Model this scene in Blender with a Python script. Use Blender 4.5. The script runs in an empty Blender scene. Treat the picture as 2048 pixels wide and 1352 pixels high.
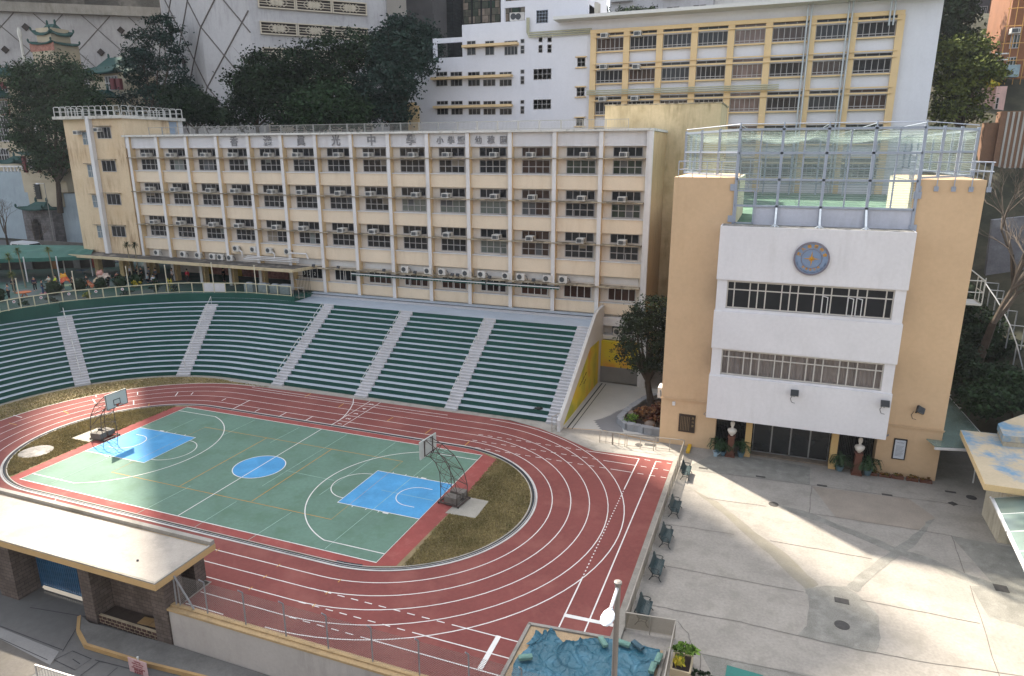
import bpy, bmesh, math, random
import numpy as np
from mathutils import Vector, Matrix, Euler
random.seed(7); RNG=np.random.default_rng(7)
R=math.radians; pi=math.pi
S=bpy.context.scene; COL=S.collection

# ------------------------------------------------------------------ camera
FPX=1373.52; CAM=Vector((32.8164,-35.5301,21.6603)); YAW=-0.363533; PIT=0.264703; ROLL=-0.002055
_f=Vector((math.sin(YAW)*math.cos(PIT),math.cos(YAW)*math.cos(PIT),-math.sin(PIT)))
_r=Vector((math.cos(YAW),-math.sin(YAW),0)); _u=_r.cross(_f)
_r,_u=_r*math.cos(ROLL)+_u*math.sin(ROLL),_u*math.cos(ROLL)-_r*math.sin(ROLL)
cd=bpy.data.cameras.new('camera'); cam=bpy.data.objects.new('camera',cd); COL.objects.link(cam)
cam.matrix_world=Matrix(((_r.x,_u.x,-_f.x,CAM.x),(_r.y,_u.y,-_f.y,CAM.y),(_r.z,_u.z,-_f.z,CAM.z),(0,0,0,1)))
cd.sensor_width=36; cd.lens=FPX/2048*36; cd.clip_start=.5; cd.clip_end=3000
S.camera=cam
def at(px,py,Y=None,z=None,X=None):
    """point of the survey photo (2048 px wide) on the plane Y=, z= or X="""
    d=_f+_r*((px-1024)/FPX)-_u*((py-676)/FPX)
    t=(Y-CAM.y)/d.y if Y is not None else ((z-CAM.z)/d.z if z is not None else (X-CAM.x)/d.x)
    return CAM+d*t
# ------------------------------------------------------------------ light
SUN_AZ=(-0.76,0.65); SUN_EL=48.5
W=bpy.data.worlds.new("World"); S.world=W; W.use_nodes=True
nt=W.node_tree; nt.nodes.clear()
sky=nt.nodes.new('ShaderNodeTexSky'); sky.sky_type='NISHITA'; sky.sun_disc=False
sky.sun_elevation=R(SUN_EL); sky.sun_rotation=math.atan2(SUN_AZ[0],SUN_AZ[1]); sky.air_density=1.0; sky.dust_density=2.5
hs=nt.nodes.new('ShaderNodeHueSaturation'); hs.inputs['Saturation'].default_value=.42
bg=nt.nodes.new('ShaderNodeBackground'); bg.inputs['Strength'].default_value=.15
ow=nt.nodes.new('ShaderNodeOutputWorld')
nt.links.new(sky.outputs[0],hs.inputs['Color']); nt.links.new(hs.outputs[0],bg.inputs[0]); nt.links.new(bg.outputs[0],ow.inputs[0])
sd=bpy.data.lights.new('sun','SUN'); sd.energy=4.8; sd.angle=R(1.1); sd.color=(1,.90,.76)
sun=bpy.data.objects.new('sun',sd); COL.objects.link(sun)
_e=R(SUN_EL); sdir=Vector((SUN_AZ[0]*math.cos(_e),SUN_AZ[1]*math.cos(_e),math.sin(_e)))
sun.rotation_euler=sdir.to_track_quat('Z','Y').to_euler()
S.view_settings.view_transform='Standard'; S.view_settings.look='None'; S.view_settings.gamma=1
S.view_settings.exposure=1.62
S.cycles.max_bounces=6; S.cycles.transparent_max_bounces=16; S.cycles.sample_clamp_indirect=6
S.cycles.caustics_reflective=False; S.cycles.caustics_refractive=False

# ------------------------------------------------------------------ materials
def lin(c):
    if isinstance(c,str):
        c=c.lstrip('#'); c=[int(c[i:i+2],16)/255 for i in (0,2,4)]
        return tuple((v/12.92 if v<=.04045 else ((v+.055)/1.055)**2.4) for v in c)
    return tuple(c)
MC={}
def mat(name,col,rough=.85,var=.10,scale=.6,fine=.06,streak=0,scol='#55503f',metal=0,bump=0,spec=.4,sc2=None,patch=0,pcol=None,blotch=.5):
    if name in MC: return MC[name]
    m=bpy.data.materials.new(name); m.use_nodes=True; n=m.node_tree; N=n.nodes; L=n.links
    b=N['Principled BSDF']; b.inputs['Roughness'].default_value=rough; b.inputs['Metallic'].default_value=metal
    b.inputs['Specular IOR Level'].default_value=spec
    g=N.new('ShaderNodeNewGeometry')
    c=lin(col)
    def mixf(fac,a,bb,typ='MIX'):
        x=N.new('ShaderNodeMix'); x.data_type='RGBA'; x.blend_type=typ
        if isinstance(fac,float): x.inputs[0].default_value=fac
        else: L.new(fac,x.inputs[0])
        for i,v in ((6,a),(7,bb)):
            if isinstance(v,tuple): x.inputs[i].default_value=(*v,1)
            else: L.new(v,x.inputs[i])
        return x.outputs[2]
    def noise(sc,det=4,vec=None,rg=.55):
        t=N.new('ShaderNodeTexNoise'); t.inputs['Scale'].default_value=sc; t.inputs['Detail'].default_value=det; t.inputs['Roughness'].default_value=rg
        L.new(vec or g.outputs['Position'],t.inputs['Vector']); return t.outputs[0]
    def ramp(v,a,bb):
        r=N.new('ShaderNodeMapRange'); r.inputs[1].default_value=a; r.inputs[2].default_value=bb; L.new(v,r.inputs[0]); return r.outputs[0]
    dk=tuple(v*(1-var) for v in c); lt=tuple(min(1,v*(1+var)) for v in c)
    o=mixf(ramp(noise(scale),.3,.7),dk,lt)
    if fine:
        f=ramp(noise(scale*14,3),.25,.75)
        fd=mixf(f,(1-fine,)*3,(1+fine,)*3)
        o=mixf(1.0,o,fd,'MULTIPLY')
    if patch:
        p=ramp(noise(sc2 or scale*.35,6,rg=.65),blotch,blotch+.13)
        mm=N.new('ShaderNodeMath'); mm.operation='MULTIPLY'; mm.inputs[1].default_value=patch; L.new(p,mm.inputs[0])
        o=mixf(mm.outputs[0],o,lin(pcol or scol))
    if streak:
        mp=N.new('ShaderNodeMapping'); mp.inputs['Scale'].default_value=(1.9,1.9,.3); L.new(g.outputs['Position'],mp.inputs[0])
        s=ramp(noise(1.0,7,mp.outputs[0],.7),.46,.66)
        msk=ramp(noise(.22,3),.42,.62); m0=N.new('ShaderNodeMath'); m0.operation='MULTIPLY'; L.new(s,m0.inputs[0]); L.new(msk,m0.inputs[1])
        mm=N.new('ShaderNodeMath'); mm.operation='MULTIPLY'; mm.inputs[1].default_value=streak; L.new(m0.outputs[0],mm.inputs[0])
        o=mixf(mm.outputs[0],o,lin(scol))
    L.new(o,b.inputs['Base Color'])
    if bump:
        bp=N.new('ShaderNodeBump'); bp.inputs['Strength'].default_value=bump; bp.inputs['Distance'].default_value=.05
        L.new(noise(scale*9,4),bp.inputs['Height']); L.new(bp.outputs[0],b.inputs['Normal'])
    MC[name]=m; return m
def glassmat(name,tint=(.02,.025,.03),rough=.03,spec=.8,var=.5,trans=0,tcol=(.8,.85,.85)):
    if name in MC: return MC[name]
    m=bpy.data.materials.new(name); m.use_nodes=True; n=m.node_tree; N=n.nodes; L=n.links
    b=N['Principled BSDF']; b.inputs['Roughness'].default_value=rough; b.inputs['Specular IOR Level'].default_value=spec
    g=N.new('ShaderNodeNewGeometry'); t=N.new('ShaderNodeTexNoise'); t.inputs['Scale'].default_value=.9; L.new(g.outputs['Position'],t.inputs['Vector'])
    x=N.new('ShaderNodeMix'); x.data_type='RGBA'; x.inputs[6].default_value=(*[v*(1-var) for v in tint],1); x.inputs[7].default_value=(*[v*(1+var) for v in tint],1)
    L.new(t.outputs[0],x.inputs[0]); L.new(x.outputs[2],b.inputs['Base Color'])
    bp=N.new('ShaderNodeBump'); bp.inputs['Strength'].default_value=.06; bp.inputs['Distance'].default_value=.1
    L.new(t.outputs[0],bp.inputs['Height']); L.new(bp.outputs[0],b.inputs['Normal'])
    if trans:
        tr=N.new('ShaderNodeBsdfTransparent'); tr.inputs[0].default_value=(*tcol,1); mx=N.new('ShaderNodeMixShader'); mx.inputs[0].default_value=trans
        L.new(b.outputs[0],mx.inputs[1]); L.new(tr.outputs[0],mx.inputs[2]); L.new(mx.outputs[0],N['Material Output'].inputs[0])
    MC[name]=m; return m
def leafmat(name,a,b_,rough=.75,spec=.08):
    if name in MC: return MC[name]
    m=bpy.data.materials.new(name); m.use_nodes=True; n=m.node_tree; N=n.nodes; L=n.links
    b=N['Principled BSDF']; b.inputs['Roughness'].default_value=rough; b.inputs['Specular IOR Level'].default_value=spec
    g=N.new('ShaderNodeNewGeometry'); t=N.new('ShaderNodeTexNoise'); t.inputs['Scale'].default_value=.45; t.inputs['Detail'].default_value=3; L.new(g.outputs['Position'],t.inputs['Vector'])
    ad=N.new('ShaderNodeMath'); ad.operation='ADD'; L.new(t.outputs[0],ad.inputs[0])
    mu=N.new('ShaderNodeMath'); mu.operation='MULTIPLY'; mu.inputs[1].default_value=.55; L.new(g.outputs['Random Per Island'],mu.inputs[0]); L.new(mu.outputs[0],ad.inputs[1])
    r=N.new('ShaderNodeMapRange'); r.inputs[1].default_value=.45; r.inputs[2].default_value=1.1; L.new(ad.outputs[0],r.inputs[0])
    x=N.new('ShaderNodeMix'); x.data_type='RGBA'; x.inputs[6].default_value=(*lin(a),1); x.inputs[7].default_value=(*lin(b_),1)
    L.new(r.outputs[0],x.inputs[0]); L.new(x.outputs[2],b.inputs['Base Color'])
    MC[name]=m; return m
def brickmat(name,c1,c2,mortar,scale=1.0,w=.5,h=.25,rough=.9,off=.5):
    if name in MC: return MC[name]
    m=bpy.data.materials.new(name); m.use_nodes=True; n=m.node_tree; N=n.nodes; L=n.links
    b=N['Principled BSDF']; b.inputs['Roughness'].default_value=rough; b.inputs['Specular IOR Level'].default_value=.2
    g=N.new('ShaderNodeNewGeometry'); sp=N.new('ShaderNodeSeparateXYZ'); L.new(g.outputs['Position'],sp.inputs[0])
    ad=N.new('ShaderNodeMath'); L.new(sp.outputs[0],ad.inputs[0]); L.new(sp.outputs[1],ad.inputs[1])
    cb=N.new('ShaderNodeCombineXYZ'); L.new(ad.outputs[0],cb.inputs[0]); L.new(sp.outputs[2],cb.inputs[1])
    t=N.new('ShaderNodeTexBrick'); t.inputs['Scale'].default_value=scale; t.inputs['Brick Width'].default_value=w; t.inputs['Row Height'].default_value=h
    t.inputs['Mortar Size'].default_value=.012; t.offset=off
    t.inputs['Color1'].default_value=(*lin(c1),1); t.inputs['Color2'].default_value=(*lin(c2),1); t.inputs['Mortar'].default_value=(*lin(mortar),1)
    L.new(cb.outputs[0],t.inputs['Vector'])
    no=N.new('ShaderNodeTexNoise'); no.inputs['Scale'].default_value=1.3; no.inputs['Detail'].default_value=5; L.new(g.outputs['Position'],no.inputs['Vector'])
    r=N.new('ShaderNodeMapRange'); r.inputs[1].default_value=.3; r.inputs[2].default_value=.7; r.inputs[3].default_value=.7; r.inputs[4].default_value=1.15; L.new(no.outputs[0],r.inputs[0])
    x=N.new('ShaderNodeMix'); x.data_type='RGBA'; x.blend_type='MULTIPLY'; x.inputs[0].default_value=1; L.new(t.outputs[0],x.inputs[6]); L.new(r.outputs[0],x.inputs[7])
    L.new(x.outputs[2],b.inputs['Base Color']); MC[name]=m; return m

# ------------------------------------------------------------------ mesh building
def wloc(o):
    v=Vector((0,0,0))
    while o is not None: v+=o.location; o=o.parent
    return v
class MB:
    def __init__(s): s.v=[]; s.f=[]; s.m=[]; s.mi=0
    def add(s,vs,fs):
        k=len(s.v); s.v+= [tuple(p) for p in vs]; s.f+=[tuple(i+k for i in f) for f in fs]; s.m+=[s.mi]*len(fs); return s
    def box(s,x0,x1,y0,y1,z0,z1):
        if x0>x1:x0,x1=x1,x0
        if y0>y1:y0,y1=y1,y0
        if z0>z1:z0,z1=z1,z0
        return s.add([(x0,y0,z0),(x1,y0,z0),(x1,y1,z0),(x0,y1,z0),(x0,y0,z1),(x1,y0,z1),(x1,y1,z1),(x0,y1,z1)],
                     [(0,3,2,1),(4,5,6,7),(0,1,5,4),(1,2,6,5),(2,3,7,6),(3,0,4,7)])
    def obox(s,c,u,v,w):
        """oriented box: centre, three half-vectors"""
        c,u,v,w=map(Vector,(c,u,v,w)); P=[c+a*u+b*v+d*w for d in(-1,1) for a,b in((-1,-1),(1,-1),(1,1),(-1,1))]
        return s.add(P,[(0,3,2,1),(4,5,6,7),(0,1,5,4),(1,2,6,5),(2,3,7,6),(3,0,4,7)])
    def bar(s,p,q,w,h=None):
        p,q=Vector(p),Vector(q); d=q-p; h=h or w
        if d.length<1e-6: return s
        dn=d.normalized(); a=Vector((0,0,1)) if abs(dn.z)<.9 else Vector((0,1,0))
        e=dn.cross(a).normalized(); g=e.cross(dn)
        return s.obox((p+q)/2,d/2,e*w/2,g*h/2)
    def tube(s,p,q,r,n=6,r2=None,caps=True):
        p,q=Vector(p),Vector(q); d=q-p
        if d.length<1e-6: return s
        dn=d.normalized(); a=Vector((0,0,1)) if abs(dn.z)<.9 else Vector((0,1,0))
        e=dn.cross(a).normalized(); g=dn.cross(e); r2=r if r2 is None else r2
        A=[p+(e*math.cos(t)+g*math.sin(t))*r for t in [2*pi*i/n for i in range(n)]]
        B=[q+(e*math.cos(t)+g*math.sin(t))*r2 for t in [2*pi*i/n for i in range(n)]]
        fs=[(i,(i+1)%n,n+(i+1)%n,n+i) for i in range(n)]
        if caps: fs+=[tuple(range(n-1,-1,-1)),tuple(range(n,2*n))]
        return s.add(A+B,fs)
    def path(s,pts,r,n=6):
        for a,b in zip(pts,pts[1:]): s.tube(a,b,r,n)
        return s
    def prism(s,poly,z0,z1):
        n=len(poly); A=[(x,y,z0) for x,y in poly]; B=[(x,y,z1) for x,y in poly]
        return s.add(A+B,[tuple(range(n-1,-1,-1)),tuple(range(n,2*n))]+[(i,(i+1)%n,n+(i+1)%n,n+i) for i in range(n)])
    def sheet(s,poly,z): return s.add([(x,y,z) for x,y in poly],[tuple(range(len(poly)))])
    def quad(s,*p): return s.add(p,[tuple(range(len(p)))])
    def extr(s,poly,d):
        """polygon of 3-D points extruded by vector d"""
        d=Vector(d); n=len(poly); A=[Vector(p) for p in poly]; B=[a+d for a in A]
        return s.add(A+B,[tuple(range(n-1,-1,-1)),tuple(range(n,2*n))]+[(i,(i+1)%n,n+(i+1)%n,n+i) for i in range(n)])
    def lathe(s,prof,c=(0,0,0),n=12):
        c=Vector(c); k=len(prof); vs=[]; fs=[]
        for r,z in prof:
            vs+=[(c.x+r*math.cos(2*pi*i/n),c.y+r*math.sin(2*pi*i/n),c.z+z) for i in range(n)]
        for j in range(k-1):
            fs+=[(j*n+i,j*n+(i+1)%n,(j+1)*n+(i+1)%n,(j+1)*n+i) for i in range(n)]
        fs+=[tuple(range(n-1,-1,-1)),tuple(range((k-1)*n,k*n))]
        return s.add(vs,fs)
    def ell(s,c,r,n=10,m=6,rot=None):
        c=Vector(c); r=Vector(r) if not isinstance(r,(int,float)) else Vector((r,r,r)); vs=[];fs=[]
        for j in range(1,m):
            a=pi*j/m
            for i in range(n):
                b=2*pi*i/n; p=Vector((math.sin(a)*math.cos(b)*r.x,math.sin(a)*math.sin(b)*r.y,math.cos(a)*r.z))
                if rot: p=rot@p
                vs.append(c+p)
        for j in range(m-2): fs+=[(j*n+i,(j+1)*n+i,(j+1)*n+(i+1)%n,j*n+(i+1)%n) for i in range(n)]
        t=len(vs); z=Vector((0,0,r.z)); z=rot@z if rot else z
        vs+=[c+z,c-z]; fs+=[(t,i,(i+1)%n) for i in range(n)]+[(t+1,(m-2)*n+(i+1)%n,(m-2)*n+i) for i in range(n)]
        return s.add(vs,fs)
    def ribbon(s,pts,w,z,closed=False):
        P=[Vector((p[0],p[1])) for p in pts]; n=len(P); L=[];Rr=[]
        for i in range(n):
            a=P[i-1] if (i>0 or closed) else P[i]; b=P[(i+1)%n] if (i<n-1 or closed) else P[i]
            d=(b-a).normalized(); nn=Vector((-d.y,d.x))*w/2
            L.append((P[i].x+nn.x,P[i].y+nn.y,z)); Rr.append((P[i].x-nn.x,P[i].y-nn.y,z))
        k=n if closed else n-1
        return s.add(L+Rr,[(i,n+i,n+(i+1)%n,(i+1)%n) for i in range(k)])
    def build(s,name,m,parent=None,kind=None,smooth=False,local=False):
        me=bpy.data.meshes.new(name)
        off=Vector((0,0,0)) if (local or parent is None) else wloc(parent)
        me.from_pydata([(p[0]-off.x,p[1]-off.y,p[2]-off.z) for p in s.v],[],s.f)
        ms=m if isinstance(m,(list,tuple)) else [m]
        for x in ms: me.materials.append(x)
        if len(ms)>1: me.polygons.foreach_set('material_index',s.m)
        if smooth: me.polygons.foreach_set('use_smooth',[True]*len(me.polygons))
        me.update()
        o=bpy.data.objects.new(name,me); COL.objects.link(o)
        if parent: o.parent=parent
        if kind: o['kind']=kind
        return o
def tag(o,label,cat,group=None,kind=None):
    o['label']=label
    if cat: o['category']=cat
    if group: o['group']=group
    if kind: o['kind']=kind
    return o
def thing(name,label,cat,loc=(0,0,0),group=None):
    o=bpy.data.objects.new(name,None); COL.objects.link(o); o.location=loc; o.empty_display_size=.3
    return tag(o,label,cat,group)
def copy_tree(o,parent=None):
    c=o.copy(); COL.objects.link(c); c.parent=parent
    for ch in list(o.children): copy_tree(ch,c)
    return c
USED=set()
def place(proto,loc,rz=0,label=None,group=None):
    if proto.name in USED: o=copy_tree(proto)
    else: o=proto; USED.add(proto.name)
    o.location=loc; o.rotation_euler=(0,0,rz)
    if label: o['label']=label
    if group: o['group']=group
    return o
def arc(cx,cy,r,a0,a1,n,ry=None):
    return [(cx+r*math.cos(R(a0+(a1-a0)*i/n)),cy+(ry or r)*math.sin(R(a0+(a1-a0)*i/n))) for i in range(n+1)]
_tx={}
def text_mb(body,size,ext=.02,mb=None,fn=None,bold=0,align='CENTER',sx=1.0):
    """adds lettering to mb; fn maps local (x right, y up, z out) to world"""
    c=bpy.data.curves.new('lettering','FONT'); c.body=body; c.size=size; c.extrude=ext; c.align_x=align; c.align_y='CENTER'; c.resolution_u=2; c.offset=bold
    o=bpy.data.objects.new('lettering',c); COL.objects.link(o)
    dg=bpy.context.evaluated_depsgraph_get(); me=bpy.data.meshes.new_from_object(o.evaluated_get(dg))
    mb.add([fn(v.co.x*sx,v.co.y,v.co.z) for v in me.vertices],[tuple(p.vertices) for p in me.polygons])
    bpy.data.objects.remove(o); bpy.data.curves.remove(c); bpy.data.meshes.remove(me)
def skin(nodes,edges,name,m,parent,sub=1):
    """one continuous tapering surface grown over connected joints"""
    me=bpy.data.meshes.new(name); me.from_pydata([n[:3] for n in nodes],edges,[])
    o=bpy.data.objects.new(name,me); COL.objects.link(o)
    md=o.modifiers.new('s','SKIN'); 
    for i,n in enumerate(nodes):
        sv=me.skin_vertices[0].data[i]; rr=n[3] if isinstance(n[3],tuple) else (n[3],n[3]); sv.radius=rr; sv.use_root=(i==0)
    if sub: su=o.modifiers.new('u','SUBSURF'); su.levels=sub; su.render_levels=sub
    dg=bpy.context.evaluated_depsgraph_get(); m2=bpy.data.meshes.new_from_object(o.evaluated_get(dg)); bpy.data.objects.remove(o)
    m2.materials.clear(); m2.materials.append(m); m2.name=name
    for p in m2.polygons: p.use_smooth=True
    o=bpy.data.objects.new(name,m2); COL.objects.link(o); o.parent=parent
    return o
ORD=['first','second','third','fourth','fifth','sixth','seventh','eighth','ninth','tenth','eleventh','twelfth','thirteenth','fourteenth','fifteenth','sixteenth','seventeenth','eighteenth','nineteenth','twentieth']
# ================================================================== ground, track, court
CONC=mat('plaza_concrete','#88837b',.9,.12,.5,.14,patch=.45,pcol='#747067',sc2=.9)
mb=MB()
mb.sheet([(-900,-900),(900,-900),(900,1200),(-900,1200)],-1.96); mb.build('ground',mat('street_ground','#5d5c5a',.95,.12,.2,.08,patch=.4,pcol='#45443f'),kind='structure')
# raised school yard (track level 0)
mb=MB(); mb.prism([(-60,-11.9),(6.9,-11.9),(6.9,-14.35),(29.9,-14.35),(29.9,-30),(75,-30),(75,45),(-60,45)],-1.9,0); mb.build('schoolyard_pavement',CONC,kind='structure')
TR=mat('track_rubber','#713b36',.9,.09,.35,.09,patch=.5,pcol='#855148',sc2=.3)
CX=12.0
def lane(rb,rf,n=48):
    """closed-loop lane line: back offset rb, front offset rf"""
    P=[(-CX,rb),(CX,rb)]
    for i in range(1,n):
        a=R(90-180*i/n); r=(rb+rf)/2+(rb-rf)/2*math.sin(a); P.append((CX+r*math.cos(a),r*math.sin(a)))
    P+=[(CX,-rf),(-CX,-rf)]
    for i in range(1,n):
        a=R(270-180*i/n); r=(rb+rf)/2+(rb-rf)/2*math.sin(a); P.append((-CX+r*math.cos(a),r*math.sin(a)))
    return P
left=[(-12.4+13.98*math.cos(R(a)),13.98*math.sin(R(a))) for a in range(90,271,4)]
mb=MB(); mb.sheet([(13.6,14.55),(16.49,13.73),(18.81,12.58),(21.02,11.37),(21.72,11.05),(24.87,11.3),(27.45,11.3),(27.42,-8.75),(23.66,-9.15),(23.63,-14.2),(7.0,-14.2),(7.0,-11.85),(-19.0,-11.85)][::-1]+[(p[0],p[1]) for p in [(13,14.5),(-6,14.3)]]+[p for p in left if p[1]>-11.8],.006)
mb.build('running_track',TR,kind='structure')
WL=mat('line_paint','#cfcdc8',.8,.08,1.5,.10,patch=.15,pcol='#9a8a86'); YL=mat('yellow_line_paint','#b08438',.8,.15,1,.1)
BL=mat('blue_black_kerb','#25282d',.8,.2,1,.1)
mb=MB()
LB=[9.42,10.67,11.91,13.11,14.39]; LF=[9.42,10.5,11.6,12.72,13.62]
for rb,rf in zip(LB[:3],LF[:3]): mb.ribbon(lane(rb,rf),.055,.012,True)
P=lane(LB[3],LF[3]); mb.ribbon([p for p in P[:49]]+[(12.0,-12.72),(7.1,-12.72)],.055,.012); mb.ribbon([p for p in P[50:] if p[1]>-11.8]+[P[0]],.055,.012)
P=lane(14.1,13.75,48); mb.ribbon([p for p in P if p[0]>8 and p[1]>-14],.06,.012)
mb.ribbon([p for p in left if p[1]>-11.8],.07,.012); mb.ribbon([(8.2,13.72),(-2,13.55),(-6,13.6),(-12.4,13.6)],.06,.013)
mb.ribbon([(9.5,-13.72),(7.1,-13.7)],.06,.012)
def dash(a,b,z=.013,w=.055,on=.42,off=.38):
    a,b=Vector(a),Vector(b); L=(b-a).length; t=0
    while t<L: mb.ribbon([a+(b-a)*t/L,a+(b-a)*min(1,(t+on)/L)],w,z); t+=on+off
# straight lane extensions
for (x0,y,x1) in ((12.2,-10.48,20.6),(12.3,-11.62,19.06),(12.6,-12.74,16.9)): dash((x0,y),(x1,y)); mb.ribbon([(x1,y),(23.62,y)],.06,.013)
for (xa,xb,xc,y) in ((12.3,21.4,25.08,10.84),(12.3,22.75,25.02,9.66),(12.3,23.55,25.02,8.47)):
    dash((xa,y),(xb,y)); mb.ribbon([(xb,y),(xc,y)],.06,.013); dash((xc+.4,y),(27.4,y))
mb.ribbon([(25.08,10.84),(25.04,5.9)],.07,.014); dash((25.04,5.9),(25.02,-4.6),.014,.06,.14,.2); mb.ribbon([(25.02,-4.6),(25.01,-9.0)],.07,.014)
mb.ribbon([(26.31,10.74),(26.22,-8.88)],.07,.014)
mb.ribbon([(24.97,-7.93),(27.38,-7.82)],.24,.015); mb.ribbon([(22.58,-10.42),(22.6,-12.68)],.24,.015)
# start boxes on the back straight
mb.ribbon([(.15,14.35),(.22,8.35)],.05,.014); mb.ribbon([(1.22,14.35),(1.22,8.31)],.05,.014)
mb.ribbon([(.18,8.37),(.22,9.3),(.12,10.2),(-.11,11.06),(-.45,12.1),(-.95,13.3),(-1.61,14.37)],.07,.015)
for a,b in [((-12.53,10.34),(-12.5,9.76)),((-10.18,10.76),(-10.04,8.33)),((-7.79,9.23),(-7.8,8.62)),((-5.1,9.44),(-5.07,8.31)),((-2.41,9.47),(-2.42,8.3)),
 ((-24.56,6.82),(-24.0,6.49)),((-23.8,5.93),(-22.69,5.32)),((-26.57,.68),(-25.38,.58)),((-21.6,8.82),(-20.97,8.26)),((-17.99,10.1),(-17.38,9.18)),((-16.61,10.55),(-16.33,10)),((-19.97,6.95),(-19.06,6.16)),((-9.01,-8.51),(-9.03,-9.3))]:
    mb.ribbon([a,b],.08,.016)
for i,y in enumerate((8.85,10.05,11.25,12.5,13.7)):
    text_mb(str(i+1),.55,0.001,mb,lambda x,yy,z,y=y:(.72-yy*1.0,y+x,.014+z*.2),bold=.01)
mb.build('lane_markings',WL,kind='structure')
mb=MB()
for a,b in [((-6.13,14.2),(-6.1,13.24)),((-1.72,12.99),(-1.6,12.0)),((4.08,11.67),(4.05,10.77)),((-23.56,2.93),(-22.52,2.61)),((-25.14,-.67),(-24.16,-.69)),((-17.99,6.87),(-17.43,6.24)),((8.3,10.6),(8.28,9.5)),((12.2,9.4),(12.18,8.4))]: mb.ribbon([a,b],.07,.016)
for x in (5.1,9.3,13.2):
    for y in LF[:3]: mb.ribbon([(x,-y-.14),(x,-y+.14)],.05,.016)
q=[(-9.12,-4.35),(9.12,-4.35),(9.15,4.35),(-9.15,4.35)]
mb.ribbon(q,.05,.031,True); mb.ribbon([(-2.98,-4.3),(-2.95,4.33)],.05,.031); mb.ribbon([(3.0,-4.25),(3.07,4.33)],.05,.031)
mb.build('yellow_court_markings',YL,kind='structure')
# kerb + drain round the infield
KB=MB(); KB.mi=0; K=lane(8.42,8.36); KB.ribbon(K,.12,.03,True); KB.mi=1; K2=lane(8.24,8.18)
KB.ribbon(K2,.20,.02,True); KB.mi=0
K3=lane(8.31,8.26); n=len(K3)
KB.ribbon(K3,.03,.075,True); KB.mi=1; KB.ribbon([p for p in lane(8.13,8.0) if p[1]<-6.5 and -11<p[0]<14],.24,.024)
KB.mi=0; KB.ribbon(lane(8.08,8.02),.04,.028,True)
KB.build('infield_kerb',[mat('kerb_white','#b5b3ae',.8,.12,1,.1,patch=.4,pcol='#7b7974'),BL],kind='structure')
# infield: grass ends, red surround, court
inner=lane(8.14,8.08)
mb=MB(); mb.sheet(inner,.012)
mb.build('infield_soil',mat('dry_soil','#7d6f52',1,.25,.8,.2,patch=.8,pcol='#5f5f38',sc2=.7),kind='structure')
mb=MB(); mb.sheet([(-15.05,-7.4),(-13.2,-8.02),(13.2,-8.02),(15.3,-7.2),(15.75,6.9),(13.2,8.1),(-13.2,8.1),(-15.45,6.95)],.018)
mb.build('court_surround',mat('surround_red','#84403b',.9,.1,.5,.08,patch=.3,pcol='#a0655b',sc2=.9),kind='structure')
HX,HY=14.13,7.34
mb=MB(); mb.sheet([(-HX,-HY),(HX,-HY),(HX,HY),(-HX,HY)],.022)
mb.build('court_surface',mat('court_green','#547162',.75,.12,.3,.09,patch=.6,pcol='#46644f',sc2=.45),kind='structure')
BLU=mat('court_blue','#3a84b2',.7,.12,.5,.08,patch=.5,pcol='#4a96c4',sc2=.6)
mb=MB()
for s in (1,-1): mb.sheet([(s*HX,-2.42),(s*(HX-5.88),-2.42),(s*(HX-5.88),2.42),(s*HX,2.42)][::s],.026)
mb.sheet(arc(0,0,1.8,0,356,40),.026); mb.build('court_keys',BLU,kind='structure')
mb=MB(); z=.034
mb.ribbon([(-HX,-HY),(HX,-HY),(HX,HY),(-HX,HY)],.07,z,True); mb.ribbon([(0,-HY),(0,HY)],.06,z)
mb.ribbon(arc(0,0,1.8,0,354,48),.06,z,True)
for s in (1,-1):
    kx=s*(HX-5.88); mb.ribbon([(s*HX,-2.42),(kx,-2.42),(kx,2.42),(s*HX,2.42)],.06,z)
    A=[(s*(HX-5.88-1.8*math.sin(R(t))),1.8*math.cos(R(t))) for t in range(0,181,6)]; mb.ribbon(A,.055,z)
    hx=HX-1.575; ym=6.45; r3=6.9; t0=math.degrees(math.asin(ym/r3))
    A=[(s*HX,ym)]+[(s*(hx-r3*math.cos(R(t))),r3*math.sin(R(t))) for t in np.linspace(t0,-t0,50)]+[(s*HX,-ym)]; mb.ribbon(A,.065,z)
    A=[(s*(hx+.6),1.25)]+[(s*(hx-1.25*math.sin(R(t))),1.25*math.cos(R(t))) for t in range(0,181,8)]+[(s*(hx+.6),-1.25)]; mb.ribbon(A,.055,z)
    for x in (2.8,3.7,4.7): 
        for yy in (-2.52,2.52): mb.ribbon([(s*(HX-x),yy-.09),(s*(HX-x),yy+.09)],.05,z)
    for yy in (-2.52,2.52): mb.ribbon([(s*(HX-2.1),yy),(s*(HX-2.5),yy)],.12,z)
mb.build('court_lines',WL,kind='structure')
mb=MB()
for a,b in [((-6.43,7.0),(-6.55,3.6)),((-1.9,7),(-2.1,3.7)),((2.55,7.1),(2.2,-2.3)),((6.95,7.1),(6.57,-2)),((11.2,7.2),(10.7,-7.2)),((2.2,.15),(6.25,.07)),((-11.3,5.5),(-11.5,-7)),((2.1,-4.6),(2.0,-8)),((6.3,-4.5),(6.0,-8)),((-2.3,-4),(-2.6,-8)),((10.0,0),(13.9,-.05))]: mb.ribbon([a,b],.035,.033)
mb.build('faint_court_joints',mat('faint_joint','#8ba79a',.8,.2,1,.1),kind='structure')
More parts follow.
